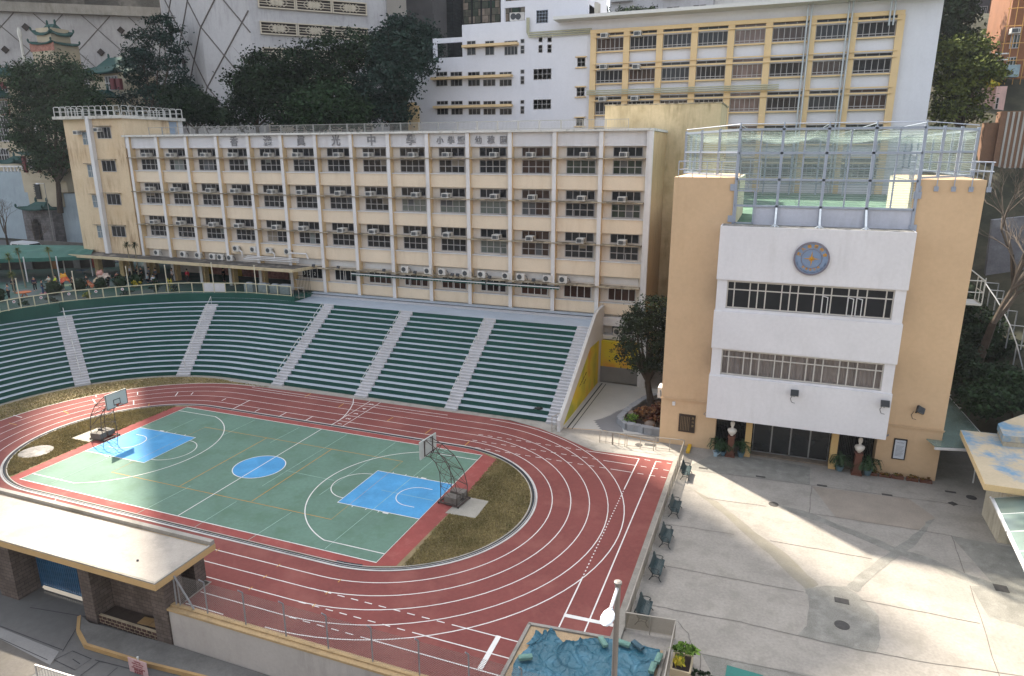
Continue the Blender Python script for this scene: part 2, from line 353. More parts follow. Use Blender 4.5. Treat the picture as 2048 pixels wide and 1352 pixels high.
# pads and inspection disc
PADM=mat('pad_concrete','#8e8a80',.9,.1,.8,.1)
for i,s in enumerate((-1,1)):
    mb=MB(); mb.prism([(s*15.3,-1.2),(s*17.3,-1.1),(s*17.25,1.1),(s*15.5,1.15)][::s],.015,.04); mb.build('concrete_pad',PADM,kind='structure')
mb=MB(); mb.sheet([(-17.5+1.15*math.cos(R(t)),-3.8+1.15*math.sin(R(t))) for t in range(0,360,15)],.03)
mb.build('shot_put_circle',mat('worn_disc','#8c8780',.9,.3,1.2,.2,patch=.6,pcol='#3d3a35',sc2=1.6),kind='structure')
# grass: blades as tiny upright cards
def grass(name,inside,x0,x1,y0,y1,n,z,h,m):
    P=RNG.uniform((x0,y0),(x1,y1),(n,2)); P=P[[inside(x,y) for x,y in P]]
    k=len(P); a=RNG.uniform(0,2*pi,k); hh=h*RNG.uniform(.5,1.4,k); w=.035*RNG.uniform(.7,1.6,k)
    dx=np.cos(a)*w; dy=np.sin(a)*w; lx=RNG.uniform(-.06,.06,k); ly=RNG.uniform(-.06,.06,k)
    V=np.zeros((k,3,3)); V[:,0]=np.c_[P[:,0]-dx,P[:,1]-dy,np.full(k,z)]; V[:,1]=np.c_[P[:,0]+dx,P[:,1]+dy,np.full(k,z)]; V[:,2]=np.c_[P[:,0]+lx,P[:,1]+ly,z+hh]
    return mesh_np(name,V.reshape(-1,3),3,m)
def mesh_np(name,V,nv,m,parent=None):
    me=bpy.data.meshes.new(name); n=len(V); me.vertices.add(n); me.vertices.foreach_set('co',np.asarray(V,dtype=np.float32).ravel())
    me.loops.add(n); me.loops.foreach_set('vertex_index',np.arange(n,dtype=np.int32)); me.polygons.add(n//nv)
    me.polygons.foreach_set('loop_start',np.arange(0,n,nv,dtype=np.int32)); me.update(calc_edges=True); me.materials.append(m)
    o=bpy.data.objects.new(name,me); COL.objects.link(o); 
    if parent: o.parent=parent
    return o
GM=leafmat('dry_grass','#655d3a','#a6966a',.9,.1)
def inR(x,y): return x>15.55-.02*y+RNG.normal(0,.05) and (x-CX)**2+y*y<7.98**2 and not(15.35<x<17.32 and -1.2<y<1.2)
def inL(x,y): return x<-15.25+RNG.normal(0,.05) and (x+CX)**2+y*y<7.98**2 and not(-17.3<x<-15.3 and -1.15<y<1.15) and (x+17.5)**2+(y+3.8)**2>1.3
for nm,fn,b in (('infield_grass',inR,(15,20.2,-8,8)),('infield_grass',inL,(-20.2,-15,-8,8))):
    o=grass(nm,fn,*b,60000,.012,.07,GM); o['kind']='stuff'
def inO(x,y):
    r=math.hypot(x+12.4,y); q=math.hypot(x+16.5,y-1.2)
    return r>14.1 and q<13.3 and y>-3 if x<-16.5 else (r>14.1 and y<14.35 and x<-11)
mb=MB(); mb.sheet([(-12.4+14.06*math.cos(R(a)),14.06*math.sin(R(a))) for a in range(90,205,4)]+[(-16.5+13.55*math.cos(R(a)),1.2+13.45*math.sin(R(a))) for a in range(204,89,-4)],.005)
mb.build('verge_soil',MC['dry_soil'],kind='structure')
o=grass('verge_grass',inO,-31,-11,-3,15,60000,.008,.07,GM); o['kind']='stuff'

# ================================================================== bleachers
GRN=mat('riser_green','#11443a',.8,.10,.8,.10,patch=.15,pcol='#2d5c50'); TRD=mat('tread_blue_grey','#9da6af',.85,.06,.6,.06,patch=.35,pcol='#8d97a0',sc2=.8)
STG=mat('stair_grey','#aeaeb0',.85,.08,.8,.08); RAILM=mat('white_rail','#b9b9b4',.5,.1,2,.05,metal=.1)
BX0,BC,BR,BY=-16.5,(-16.5,1.2),14.0,15.2; RUN=.587; RISE=.3815
def bpath(d,t):
    """t: x for straight part, or ('a',deg)"""
    if isinstance(t,tuple): return (BC[0]+(BR+d)*math.cos(R(t[1])),BC[1]+(BR+d)*math.sin(R(t[1])))
    return (t,BY+d)
def seg(t0,t1):
    out=[]
    a0=t0[1] if isinstance(t0,tuple) else None; a1=t1[1] if isinstance(t1,tuple) else None
    if a0 is not None:
        e=a1 if a1 is not None else 90
        n=max(1,int((a0-e)/2)); out+=[('a',a0+(e-a0)*i/n) for i in range(n+1)]
        if a1 is None: out.append(t1)
    else: out=[t0,t1]
    return out
bl=thing('grandstand','green and pale blue stepped concrete grandstand curving round the running track','grandstand',(0,15.2,0))
ST=[(('a',151.0),('a',145.6)),(('a',113.8),('a',107.9)),(-11.2,-9.95),(-1.88,-.56),(7.3,8.5),(16.6,17.95)]
ends=[('a',205.0)]+[x for s in ST for x in s]
for k in range(16):
    m=MB(); d0=k*RUN; d1=(k+1)*RUN; z0=k*RISE; z1=(k+1)*RISE
    secs=[(('a',205.0),17.95)] if k<14 else [(('a',149.5 if k==14 else 112),17.95)]
    for a,b in secs:
        T=seg(a,b); 
        F=[bpath(d0,t) for t in T]; Bk=[bpath(d1 if k<15 else d1+.02,t) for t in T]; n=len(T)
        if k==15: Bk=[(x,min(y,24.62)) if not isinstance(T[i],tuple) else (x,y) for i,(x,y) in enumerate(Bk)]
        h_=.07
        for i_ in range(n-1):
            m.mi=1 if F[i_][0]>-14 and not isinstance(T[i_],tuple) else 0; (xa,ya),(xb,yb)=F[i_],F[i_+1]; m.add([(xa,ya,max(.004,z0-.01)),(xb,yb,max(.004,z0-.01)),(xb,yb,z0+h_),(xa,ya,z0+h_)],[(1,0,3,2)])
        m.mi=0; m.add([(x,y,z0+h_) for x,y in F]+[(x,y,z1-.03) for x,y in F],[(i+1,i,n+i,n+i+1) for i in range(n-1)])
        m.mi=0; N_=[bpath(d0-.02,t) for t in T]
        m.add([(x,y,z1-.05) for x,y in N_]+[(x,y,z1-.012) for x,y in N_],[(i+1,i,n+i,n+i+1) for i in range(n-1)])
        m.mi=1
        m.add([(x,y,z1) for x,y in N_]+[(x,y,z1) for x,y in Bk],[(i,i+1,n+i+1,n+i) for i in range(n-1)])
        m.mi=0; m.add([(x,y,z1-.015) for x,y in N_]+[(x,y,z1) for x,y in N_],[(i+1,i,n+i,n+i+1) for i in range(n-1)])
        for e in (0,n-1):
            m.mi=0; x,y=F[e]; X,Y_=Bk[e]; m.add([(x,y,0.004),(X,Y_,0.004),(X,Y_,z1),(x,y,z1)],[(0,1,2,3)])
    m.build('tier',[GRN,TRD],bl)
# stairs: two half steps to each tier, radial on the curve
for si,(a,b) in enumerate(ST):
    m=MB(); nst=32 if si>1 else 28
    if si==1: nst=29
    for j in range(nst):
        d0=-.335+j*RUN/2; d1=d0+RUN/2+.01; z1=(j+1)*RISE/2+.006
        if si<2: Q=[bpath(d0,a),bpath(d0,b),bpath(d1,b),bpath(d1,a)]
        else: Q=[(a,BY+d0),(b,BY+d0),(b,BY+d1),(a,BY+d1)]
        zb=max(0.004,z1-.8)
        # tapered like the photo's parallel-sided flights
        if si<2:
            w=1.32; c=Vector(bpath(d0,('a',(a[1]+b[1])/2))); aa=R((a[1]+b[1])/2); u=Vector((math.cos(aa),math.sin(aa))); v=Vector((-u.y,u.x))
            Q=[c+v*w/2,c-v*w/2,c-v*w/2+u*(d1-d0),c+v*w/2+u*(d1-d0)]; Q=[tuple(q) for q in Q]
        m.prism([Q[0],Q[1],Q[2],Q[3]],zb,z1)
    st=m.build('stair',STG,bl)
    if si<5:
        m=MB()
        for g in range(4):
            j0=2+g*7; j1=j0+5.4
            if si==0 and g==3: j1=j0+4.5
            def pt(j,h):
                d=-.29+j*RUN/2; z=(j)*RISE/2
                if si<2: x,y=bpath(d,('a',(a[1]+b[1])/2))
                else: x,y=((a+b)/2-.25,BY+d)
                return Vector((x,y,z+h))
            m.path([pt(j0,.2),pt(j0,1.0),pt(j1,1.0),pt(j1+.0,.2)],.028,5)
        m.build('handrail',RAILM,bl)
# upper walkway, kerb steps to the school block
m=MB(); m.mi=0
m.prism([(-15.2,BY+16*RUN-.05),(17.95,BY+16*RUN-.05),(17.95,27.0),(-15.2,27.0)],5.5,6.1)
m.mi=1; m.prism([(-15.2,27.0),(17.95,27.0),(17.95,27.35),(-15.2,27.35)],6.0,6.28)
m.mi=0; m.prism([(-15.2,27.35),(17.95,27.35),(17.95,27.9),(-15.2,27.9)],6.0,6.5)
m.build('walkway',[TRD,STG],bl)
m=MB(); m.box(-15.0,17.9,26.97,27.0,6.02,6.09); m.box(-15,17.9,27.32,27.345,6.3,6.36); m.build('step_line',mat('step_line_dark','#4b4a4c',.9),bl)  # dark strips along the walkway steps
# sloping end wall with mural
endw=thing('sloping_end_wall','white sloping wall closing the right end of the grandstand, yellow mural outside','wall',(18.1,14,0))
sp=[(13.6,0.0),(13.6,.95),(15.6,2.0),(24.6,7.25),(25.6,7.45),(27.88,7.45),(27.88,0)]
m=MB(); m.extr([(17.96,y,z) for y,z in sp],(.26,0,0)); m.build('wall',mat('end_wall_white','#c5c4c2',.85,.05,.6,.05,streak=.25,scol='#8f8d88'),endw)
m=MB(); m.path([(18.08,y,z+.12) for y,z in sp[1:6]],.03,5)
for y,z in [(14.6,1.5),(17,2.85),(19.3,4.15),(21.6,5.5),(24,6.9)]: m.tube((18.08,y,z),(18.08,y,z+.12),.02,4)
m.build('handrail',RAILM,endw)
def muralmat():
    mm=bpy.data.materials.new('yellow_mural'); mm.use_nodes=True; n=mm.node_tree; N=n.nodes; L=n.links; b=N['Principled BSDF']; b.inputs['Roughness'].default_value=.7
    g=N.new('ShaderNodeNewGeometry'); t=N.new('ShaderNodeTexNoise'); t.inputs['Scale'].default_value=.35; t.inputs['Detail'].default_value=2; L.new(g.outputs['Position'],t.inputs['Vector'])
    r=N.new('ShaderNodeValToRGB'); e=r.color_ramp.elements; e[0].position=.35; e[0].color=(*lin('#9a9a20'),1); e[1].position=.68; e[1].color=(*lin('#c98a1c'),1)
    x=e.new(.5); x.color=(*lin('#c9b41a'),1); L.new(t.outputs[0],r.inputs[0]); L.new(r.outputs[0],b.inputs['Base Color']); return mm
MUR=muralmat()
m=MB(); m.extr([(18.225,y,z) for y,z in [(14.5,.22),(25.95,.22),(25.95,4.45),(22.8,4.55),(19.2,2.75)]],(.012,0,0)); mu=m.build('mural',MUR,endw)
INK=mat('mural_ink','#26251c',.8)
m=MB()
for s,y,zz,sz in (('Let your light shine',20.4,2.35,.30),('together',21.0,1.95,.24)):
    text_mb(s,sz,.003,m,lambda x,yy,z,y=y,zz=zz:(18.243+z,y+x,zz+yy+x*.25))
m.build('lettering',INK,endw)
# parapet wall + playground slab behind it
PAR=[('a',t) for t in np.linspace(205,149,15)]
wf=[bpath(8.28,t) for t in PAR]+[bpath(8.85,('a',t)) for t in np.linspace(148.5,90,24)]+[(-15.25,24.0)]
wb=[(p[0]+(p[0]-BC[0])/math.hypot(p[0]-BC[0],p[1]-BC[1])*.3,p[1]+(p[1]-BC[1])/math.hypot(p[0]-BC[0],p[1]-BC[1])*.3) for p in wf[:-1]]+[(-15.25,24.35)]
n=len(wf); pw=thing('parapet_wall','dark green parapet wall along the top of the curved grandstand','wall',(-16,24,4.5))
m=MB(); m.add([(x,y,4.6) for x,y in wf]+[(x,y,6.62) for x,y in wf]+[(x,y,6.62) for x,y in wb]+[(x,y,4.6) for x,y in wb],
 [(i+1,i,n+i,n+i+1) for i in range(n-1)]+[(n+i+1,n+i,2*n+i,2*n+i+1) for i in range(n-1)]+[(2*n+i+1,2*n+i,3*n+i,3*n+i+1) for i in range(n-1)]+[(0,n,2*n,3*n),(n-1,4*n-1,3*n-1,2*n-1)])
m.box(-15.25,-14.95,24.0,26.2,5.6,6.62); m.build('wall',GRN,pw)
m=MB(); m.prism([wb[i] for i in range(n)]+[(-15.0,24.35),(-15.0,27.9),(-60,27.9),(-66,27.9),(-66,-9),(-40,-9)],4.0,6.4)
m.prism([(-60,27.9),(-15,27.9),(-15,44),(-50,44)],4.0,6.41)
m.build('playground_surface',mat('playground_green','#244c43',.85,.12,.3,.1,patch=.75,pcol='#585a5c',sc2=.16,blotch=.47),kind='structure')
# ================================================================== long school block
CREAM=mat('cream_panel','#d2c3ac',.88,.05,.5,.04,streak=.22,scol='#a58f6e'); OCH=mat('ochre_pilaster','#cdb58f',.88,.08,.6,.05,streak=.35,scol='#a08055')
WHT=mat('white_paint','#c9c8c7',.85,.05,.6,.04,streak=.3,scol='#8d8a84'); REC=mat('recess_white','#cdc6bd',.88,.05,.8,.05,streak=.3,scol='#9c8f7c')
LED=mat('mouldy_ledge','#a09580',.95,.2,1.2,.2,patch=.75,pcol='#4f4535',sc2=1.4,blotch=.46)
FRM=mat('window_frame','#a19f9f',.5,.08,2,.05); WFR=mat('white_frame','#c3c3c2',.5,.05,2,.05)
G1=glassmat('dark_glass',(.012,.014,.017),.06,.22,.5); G2=glassmat('blind_glass',(.10,.12,.11),.15,.4,.4); G3=glassmat('warm_glass',(.035,.018,.012),.08,.3,.6); G4=glassmat('green_glass',(.018,.028,.018),.04,.4,.8)
def window(par,x0,x1,z0,z1,y,nx,nz,fm=FRM,gm=G1,fw=.06,zs=None,name='window',xs=None,d=.06,face=-1):
    m=MB(); y0,y1=y,y+d
    m.box(x0,x1,y0,y1,z0,z0+fw); m.box(x0,x1,y0,y1,z1-fw,z1); m.box(x0,x0+fw,y0+.001,y1-.001,z0+fw,z1-fw); m.box(x1-fw,x1,y0+.001,y1-.001,z0+fw,z1-fw)
    for x in (xs or [x0+(x1-x0)*i/nx for i in range(1,nx)]): m.box(x-fw*.45,x+fw*.45,y0+.004,y1-.004,z0+fw,z1-fw)
    for z in (zs or [z0+(z1-z0)*i/nz for i in range(1,nz)]): m.box(x0+fw,x1-fw,y0+.007,y1-.007,z-fw*.45,z+fw*.45)
    w=m.build(name,fm,par); p=MB(); p.box(x0+fw*.5,x1-fw*.5,y1-.03,y1+.02,z0+fw*.5,z1-fw*.5); p.build('pane',gm,w); return w
YF=27.9; BAYX=[-40.15+4.43*i for i in range(14)]+[21.75]
blk=thing('school_block','long four-storey cream school block with white pilasters and rooftop lettering, behind the grandstand','school building',(-9,28,6.4))
m=MB(); m.box(-40.9,21.9,28.45,36,9.2,23.42); m.box(-18.2,21.9,28.45,36,4.6,9.2); m.box(17.9,21.9,28.6,36,0,4.6); m.box(-40.9,-18.2,33.2,36,6.4,9.2)
m.build('wall',REC,blk)
sideM=mat('side_wall_ochre','#b8a07a',.9,.10,.25,.05,streak=.55,scol='#8e7650',patch=.35,pcol='#a5875a',sc2=.2)
m=MB(); m.box(21.9,21.98,28.0,36,0,23.42); m.build('end_wall',sideM,blk)
m=MB(); m.box(-40.9,22.1,27.55,36.1,23.45,23.66); m.build('coping',mat('coping','#c3c2bc',.85,.08,1,.08,patch=.5,pcol='#6d6f62',sc2=2.0,blotch=.52),blk)
m=MB(); m.box(-40.9,21.9,28.0,28.44,22.15,23.44); m.build('name_band',mat('name_band','#c2c2c4',.85,.04,.6,.03,streak=.3,scol='#9a9690'),blk)
for i,x in enumerate(BAYX):
    m=MB(); w=.19; z0=6.5 if i>0 else 9.3
    if i<=4: z0=6.4
    m.mi=1; m.box(x-w+.02,x+w-.01,27.74,28.44,z0,23.44); m.mi=0; m.box(x-w,x+w,27.68,27.735,z0,23.44)
    if i==14: m.mi=0; m.box(x+.0,x+.36,27.6,28.0,4.6,23.44)
    m.build('pilaster',[WHT,OCH],blk)
FL=[21.06,17.12,13.2]
SPA=[(19.5,18.24),(15.55,14.28),(11.55,10.2)]
for f,(zl,(sa,sb)) in enumerate(zip(FL,SPA)):
    m=MB(); m.mi=0; m.mi=0
    for i in range(14): m.box(BAYX[i]+.19,BAYX[i+1]-.19,28.02,28.44,sb,sa)
    m.mi=1
    for i in range(14): m.box(BAYX[i]+.19,BAYX[i+1]-.19,27.93,28.46,sa+.003,sa+.10)
    m.build('spandrel',[CREAM,WHT],blk)
    m=MB(); m.box(-40.6,21.5,27.56,28.47,zl-.04,zl+.05); m.build('ledge',LED,blk)
m=MB(); m.mi=0
for i in range(5,14): m.box(BAYX[i]+.19,BAYX[i+1]-.19,28.02,28.44,6.55,7.62)
m.mi=1
for i in range(5,14): m.box(BAYX[i]+.19,BAYX[i+1]-.19,27.95,28.46,7.622,7.7)
m.build('spandrel',[CREAM,WHT],blk)
m=MB(); m.box(-15.3,21.5,27.35,28.47,9.2,9.31); m.build('ledge',LED,blk)
ACX=[.42,.25,.5,.25,.5,.27,.5,.27,.55,.27,.55,.3,.52,.32]
ACM=mat('ac_white','#c4c2bc',.6,.06,3,.05,streak=.2); ACG=mat('ac_grille','#3f4346',.6,.2,8,.2); ACD=mat('ac_inner','#5c5f60',.7,.2,9,.2)
def ac_proto():
    t=thing('window_air_conditioner','x','air conditioner')
    m=MB(); m.box(-.36,.36,-.62,.35,0,.47); m.build('casing',ACM,t)
    m=MB(); m.box(-.29,.16,-.645,-.621,.07,.40); m.build('grille',ACG,t)
    m=MB()
    for i in range(5): m.box(.361,.372,-.55+.09*i,-.50+.09*i,.1,.38)
    m.box(.2,.3,-.63,-.621,.1,.38); m.build('side_vent',ACD,t); return t
ac0=ac_proto()
rown=['top row','middle row','bottom row']
for f,zl in enumerate(FL):
    for i in range(14):
        a,b=BAYX[i]+.19,BAYX[i+1]-.19; wx0=a+.78; wx1=b-.42
        g=G1
        if (f,i) in ((1,8),(1,9),(1,10),(2,10)): g=G2
        if (f,i) in ((0,11),(1,11),(2,11)): g=G3
        if (f,i) in ((0,13),(1,13),(0,12)): g=G4
        window(blk,wx0,wx1,zl+.16,zl+1.03,28.38,4,1,gm=G1 if i!=11 else G3)
        wn=window(blk,wx0,wx1,zl-1.42,zl-.12,28.38,4,2,gm=g,fw=.072)
        rv=random.Random(f*31+i*7)
        if rv.random()<.55:
            m=MB(); c0_=rv.randint(0,3); c1_=min(4,c0_+rv.randint(1,2)); hh=rv.choice((.35,.6,1.2)); ww_=(wx1-wx0)/4; m.box(wx0+ww_*c0_+.04,wx0+ww_*c1_-.04,28.405,28.409,zl-.16-hh,zl-.16); m.build('blind',mat('blind_%d'%rv.randint(0,2),('#6d7472','#4c4f52','#7b7468')[rv.randint(0,2)],.8),wn)
        if rv.random()<.2:
            m=MB(); xo=wx0+(wx1-wx0)*.25*rv.randint(1,3); za_,zb_=zl-1.38,zl-.80; m.bar((xo,28.36,za_),(xo+.25,27.98,za_),.05); m.bar((xo,28.36,zb_),(xo+.25,27.98,zb_),.05); m.bar((xo+.25,27.98,za_),(xo+.25,27.98,zb_),.05); m.build('open_sash',FRM,wn)
        fr=ACX[i]+(.06 if (f+i)%3==0 else 0)
        place(ac0,(wx0+(wx1-wx0)*fr+.25,28.02,zl+.10),0,f'boxy window air conditioner, {rown[f]} of the long block, {ORD[i]} bay from the left','window air conditioners of the long school block')
# ground floor windows and strip above them
for i in range(5,14):
    a,b=BAYX[i]+.19,BAYX[i+1]-.19; wx0=a+.75; wx1=b-.5
    w=window(blk,wx0,wx1,7.85,9.13,28.36,4,1,fm=WFR,gm=(G3 if i in(7,8,9,11,12,13) else G1),fw=.07)
    if i in (5,6,8,9,10,12):
        for sx in ((.25,.75) if i in(8,10) else (.5,)):
            m=MB(); x=wx0+(wx1-wx0)*sx; m.bar((x,28.34,7.9),(x+.12,27.85,7.9),.05); m.bar((x,28.34,9.05),(x+.12,27.85,9.05),.05); m.bar((x+.12,27.85,7.87),(x+.12,27.85,9.08),.05); m.build('open_sash',WFR,w)
m=MB()
for i,s in ((5,'322'),):
    x=BAYX[5]+1.3
    for j,c in enumerate(s): text_mb(c,.55,.004,m,lambda xx,yy,z,j=j,x=x:(x+j*.7+xx,28.34-z,8.4+yy))
m.build('lettering',mat('paper_white','#d5d8d6',.8),blk)
m=MB()
for i in range(5,14): 
    m.box(BAYX[i]+.5,BAYX[i+1]-.5,28.40,28.443,9.45,10.1)
m.build('fascia_panel',mat('panel_lines','#c4c4c3',.8,.05,3,.05),blk)
# rooftop lettering
CH=[(468,'香'),(535,'港'),(602,'眞'),(672,'光'),(743,'中'),(822,'學')]
m=MB()
for px,c in CH:
    p=at(px,281,Y=27.98); text_mb(c,1.12,.03,m,lambda x,y,z,p=p:(p.x+x,27.95-z,22.78+y),bold=.022)
for px,c in [(880,'小'),(902,'學'),(922,'暨'),(957,'幼'),(982,'稚'),(1007,'園')]:
    p=at(px,281,Y=27.98); text_mb(c,.78,.03,m,lambda x,y,z,p=p:(p.x+x,27.95-z,22.72+y),bold=.016)
m.build('lettering',mat('sign_grey','#77777a',.6,.1,2,.1),blk)
# rear roof block
rb=thing('stair_head_block','stained pale ochre stair-head block rising behind the right end of the long school block','building',(20,40,0))
m=MB(); m.box(15.7,27.0,36.02,44,0,26.1); m.build('wall',mat('stained_ochre','#bfae8c',.92,.08,.3,.06,streak=.75,scol='#8a7c5c',patch=.4,pcol='#9c8a66',sc2=.4),rb)
m=MB(); m.box(15.6,27.1,35.95,44,26.1,26.22); m.build('coping',LED,rb)
# railing on the roof
rl=thing('roof_railing','grey bar railing along the roof edge of the long school block','railing',(-9,28.5,23.66))
RM=mat('grey_rail','#8d8c87',.6,.1,2,.1)
m=MB()
x=-38.5; k=0
while x<19:
    w=2.15; m.box(x+.05,x+w-.05,29.4,29.44,24.50,24.55); m.box(x+.05,x+w-.05,29.4,29.44,23.78,23.82)
    m.box(x+.03,x+.08,29.39,29.45,23.66,24.57); m.box(x+w-.08,x+w-.03,29.39,29.45,23.66,24.57)
    if k>2:
        for j in range(1,14): m.box(x+.08+(w-.16)*j/14-.008,x+.08+(w-.16)*j/14+.008,29.41,29.43,23.82,24.5)
    x+=w; k+=1
m.build('bars',RM,rl)
# ---- stair tower at the left end
TWM=mat('tower_ochre','#c6b294',.9,.06,.4,.05,streak=.85,scol='#8a6f52',patch=.3,pcol='#b2946a',sc2=.25)
tw=thing('stair_tower','stained yellow-ochre stair tower with white duct at the left end of the long block','tower',(-46,28,9.3))
m=MB(); m.box(-50.7,-40.92,27.96,36.9,9.3,25.6); m.build('wall',TWM,tw)
m=MB(); m.prism([(-51.5,27.2),(-46.4,27.2),(-46.3,27.5),(-40.6,27.5),(-40.4,37.2),(-51.5,37.2)],25.6,25.95); m.build('roof_slab',mat('roof_slab_white','#b9b6ae',.9,.1,1,.1,patch=.6,pcol='#77746a',sc2=1.5),tw)
m=MB(); m.box(-46.35,-45.8,27.45,27.95,9.3,25.9); m.build('white_duct',WHT,tw)
m=MB(); m.box(-41.1,-40.75,36.3,36.95,23.66,25.6); m.build('white_pilaster',WHT,tw)
m=MB(); m.box(-40.91,-40.86,34.9,36.1,23.66,25.5); m.build('door',mat('blue_grey_door','#8a97a6',.6),tw)
for zc,wn in ((24.3,1),(20.4,0),(16.4,0),(12.45,0)):
    window(tw,-45.2,-42.9,zc-1.0,zc+.35,27.9,4 if wn else 3,1,fm=FRM,gm=G1)
    m=MB(); m.box(-45.4,-42.7,27.6,27.96,zc+.42,zc+.5); m.build('hood',LED,tw)
for zc in (23.6,19.7,16.0,12.2):
    window(tw,-47.75,-46.65,zc-1.0,zc+.55,27.9,2,2,fm=FRM,gm=glassmat('pale_blue_glass',(.12,.17,.2),.1,.6,.4))
    m=MB(); m.box(-48.0,-46.5,27.6,27.96,zc+.62,zc+.7); m.build('hood',LED,tw)
place(ac0,(-48.1,27.9,23.8),0,'window air conditioner sticking out beside the white pipe high on the stair tower')
place(ac0,(-44.6,27.9,24.1),0,'window air conditioner in the topmost right-hand window of the stair tower')
# looped railing
lr=thing('looped_railing','white looped tube railing around the flat roof of the stair tower','railing',(-46,30,25.95))
m=MB()
def loops(p,q,w=1.0):
    p,q=Vector(p),Vector(q); L=(q-p).length; n=round(L/w); d=(q-p)/n
    for i in range(n):
        a=p+d*i+d*.06; b=p+d*(i+1)-d*.06; z=Vector((0,0,1))
        m.path([a,a+z*1.0,a+z*1.1+d*.1,b+z*1.1-d*.1,b+z*1.0,b],.03,5); m.tube(a+z*.55,b+z*.55,.022,4)
loops((-51.3,27.4,25.95),(-40.7,27.7,25.95)); loops((-40.6,27.8,25.95),(-40.6,37,25.95)); loops((-51.3,37,25.95),(-40.7,37,25.95)); loops((-51.4,27.4,25.95),(-51.4,37,25.95))
m.build('tubes',RAILM,lr)
# ---- canopy and arcade at the left
cn=thing('arcade_canopy','flat thin concrete canopy over the open arcade left of the grandstand','canopy',(-31,26,9.3))
m=MB(); m.prism([(-49.5,24.8),(-15.6,24.9),(-14.9,27.95),(-49.5,27.95)],9.25,9.33); m.prism([(-40.9,27.96),(-18.2,27.96),(-18.2,33),(-40.9,33)],9.05,9.19); m.build('slab',mat('canopy_top','#48443f',.95,.2,1,.2,patch=.6,pcol='#8a8274',sc2=1),cn)
m=MB(); m.box(-49.5,-15.6,24.62,24.8,9.12,9.44); m.extr([(-15.6,24.62,9.12),(-15.6,24.62,9.44),(-14.8,27.95,9.44),(-14.8,27.95,9.12)],(.18,0,0)); m.build('edge',mat('canopy_edge','#b7a98a',.9,.08,1,.08,streak=.4),cn)
PIL=mat('arcade_pillar','#c6b083',.85,.08,.8,.06,patch=.35,pcol='#8c7c4c',sc2=2.5)
for x in [-49.0,-44.6]+BAYX[:6]:
    m=MB(); m.box(x-.33,x+.33,27.98,28.6,6.4,9.2); m.build('pillar',PIL,cn)
for x in (-47,-42.5): 
    m=MB(); m.box(x-.3,x+.3,31,31.6,6.4,9.2); m.build('pillar',PIL,cn)
m=MB(); m.mi=0
for i in (1,2,3,4):
    m.mi=(i%2); m.box(BAYX[i]+.5,BAYX[i+1]-.4,33.1,33.18,6.45,8.0)
m.mi=2; m.box(-36.5,-35,33.05,33.12,6.45,7.9); m.box(-31,-30,33.05,33.12,6.45,8.6)
m.build('wall_mural',[mat('mural_red','#7c4a42',.9,.4,3,.3,patch=.6,pcol='#2f2a2a',sc2=4),mat('mural_pink','#9a6a5e',.9,.4,3,.3,patch=.6,pcol='#5a3a38',sc2=4),mat('mural_yellow','#a98d28',.9,.3,2,.2)],cn)
# condensers
def cond_proto():
    t=thing('outdoor_condenser','x','air conditioner')
    m=MB(); m.box(-.42,.42,-.16,.16,.05,.68); m.box(-.3,-.24,-.16,.3,0,.05); m.box(.24,.3,-.16,.3,0,.05); m.build('casing',ACM,t)
    m=MB(); m.add([(-.1+.25*math.cos(a),-.175,.37+.25*math.sin(a)) for a in [2*pi*i/16 for i in range(16)]],[tuple(range(16))]); m.build('fan_grille',ACG,t)
    m=MB(); m.path([(.42,0,.5),(.6,.05,.45),(.66,.1,.1)],.03,5); m.build('hose',ACG,t); return t
c0=cond_proto()
cl=[(-37.9,9.45,0),(-33.7,9.45,0),(-31.4,9.45,0),(-29.2,9.4,0),(-28.0,9.38,0),(-26.6,9.38,0),(-25.6,10.5,1),(-23.1,10.5,1),(-20.9,10.5,1),(-18.3,10.5,1)]
for i,(x,z,u) in enumerate(cl):
    place(c0,(x,27.75 if not u else 27.8,z),0,(f'{ORD[i]} outdoor condenser from the left in the low row just above the arcade canopy' if not u else f'{ORD[i-6]} outdoor condenser from the left in the raised row over the arcade canopy'),'outdoor condensers over the canopy')
for i,px in enumerate((811,857,885,933,964,1013,1042,1095,1127)):
    p=at(px,545,Y=27.8); place(c0,(p.x,27.75,9.33),0,f'{ORD[i]} outdoor condenser from the left on the ledge above the awnings','outdoor condensers on the ledge above the awnings')
m=MB(); 
for z in (9.75,9.95,10.12): m.tube((-24.5+ (z-9.7)*1.5,27.5,z),(-16.6,27.5,z),.06,6)
m.path([(-17.8,27.5,10.75),(-15.6,27.5,10.75),(-15.4,27.5,10.2)],.09,6)
for x in (-25,-20.4): m.path([(x,27.6,10.75),(x+.4,27.55,10.5),(x+.4,27.5,10.0)],.07,6)
tag(m.build('white_pipe_run',WHT,None),'bundle of white pipes running along the wall above the right end of the arcade canopy','pipe')
# floodlights on ledge
def flood_proto():
    t=thing('small_floodlight','x','floodlight')
    m=MB(); m.obox((0,-.18,.22),(.17,0,0),(0,.05,-.03),(0,.08,.12)); m.build('housing',mat('black_plastic','#26282a',.5),t)
    m=MB(); m.obox((0,-.235,.2),(.13,0,0),(0,.004,-.002),(0,.055,.09)); m.build('lens',mat('lens_grey','#b4b9b4',.3),t)
    m=MB(); m.bar((0,0,.0),(0,-.16,.2),.05); m.build('bracket',MC['black_plastic'],t); return t
f0=flood_proto()
for i,px in enumerate((629,678,769,831,905,916,980,1068)):
    p=at(px,540,Y=27.4); place(f0,(p.x,27.45,9.33),0,f'{ORD[i]} small black floodlight from the left along the ledge of the long block','floodlights along the ledge')
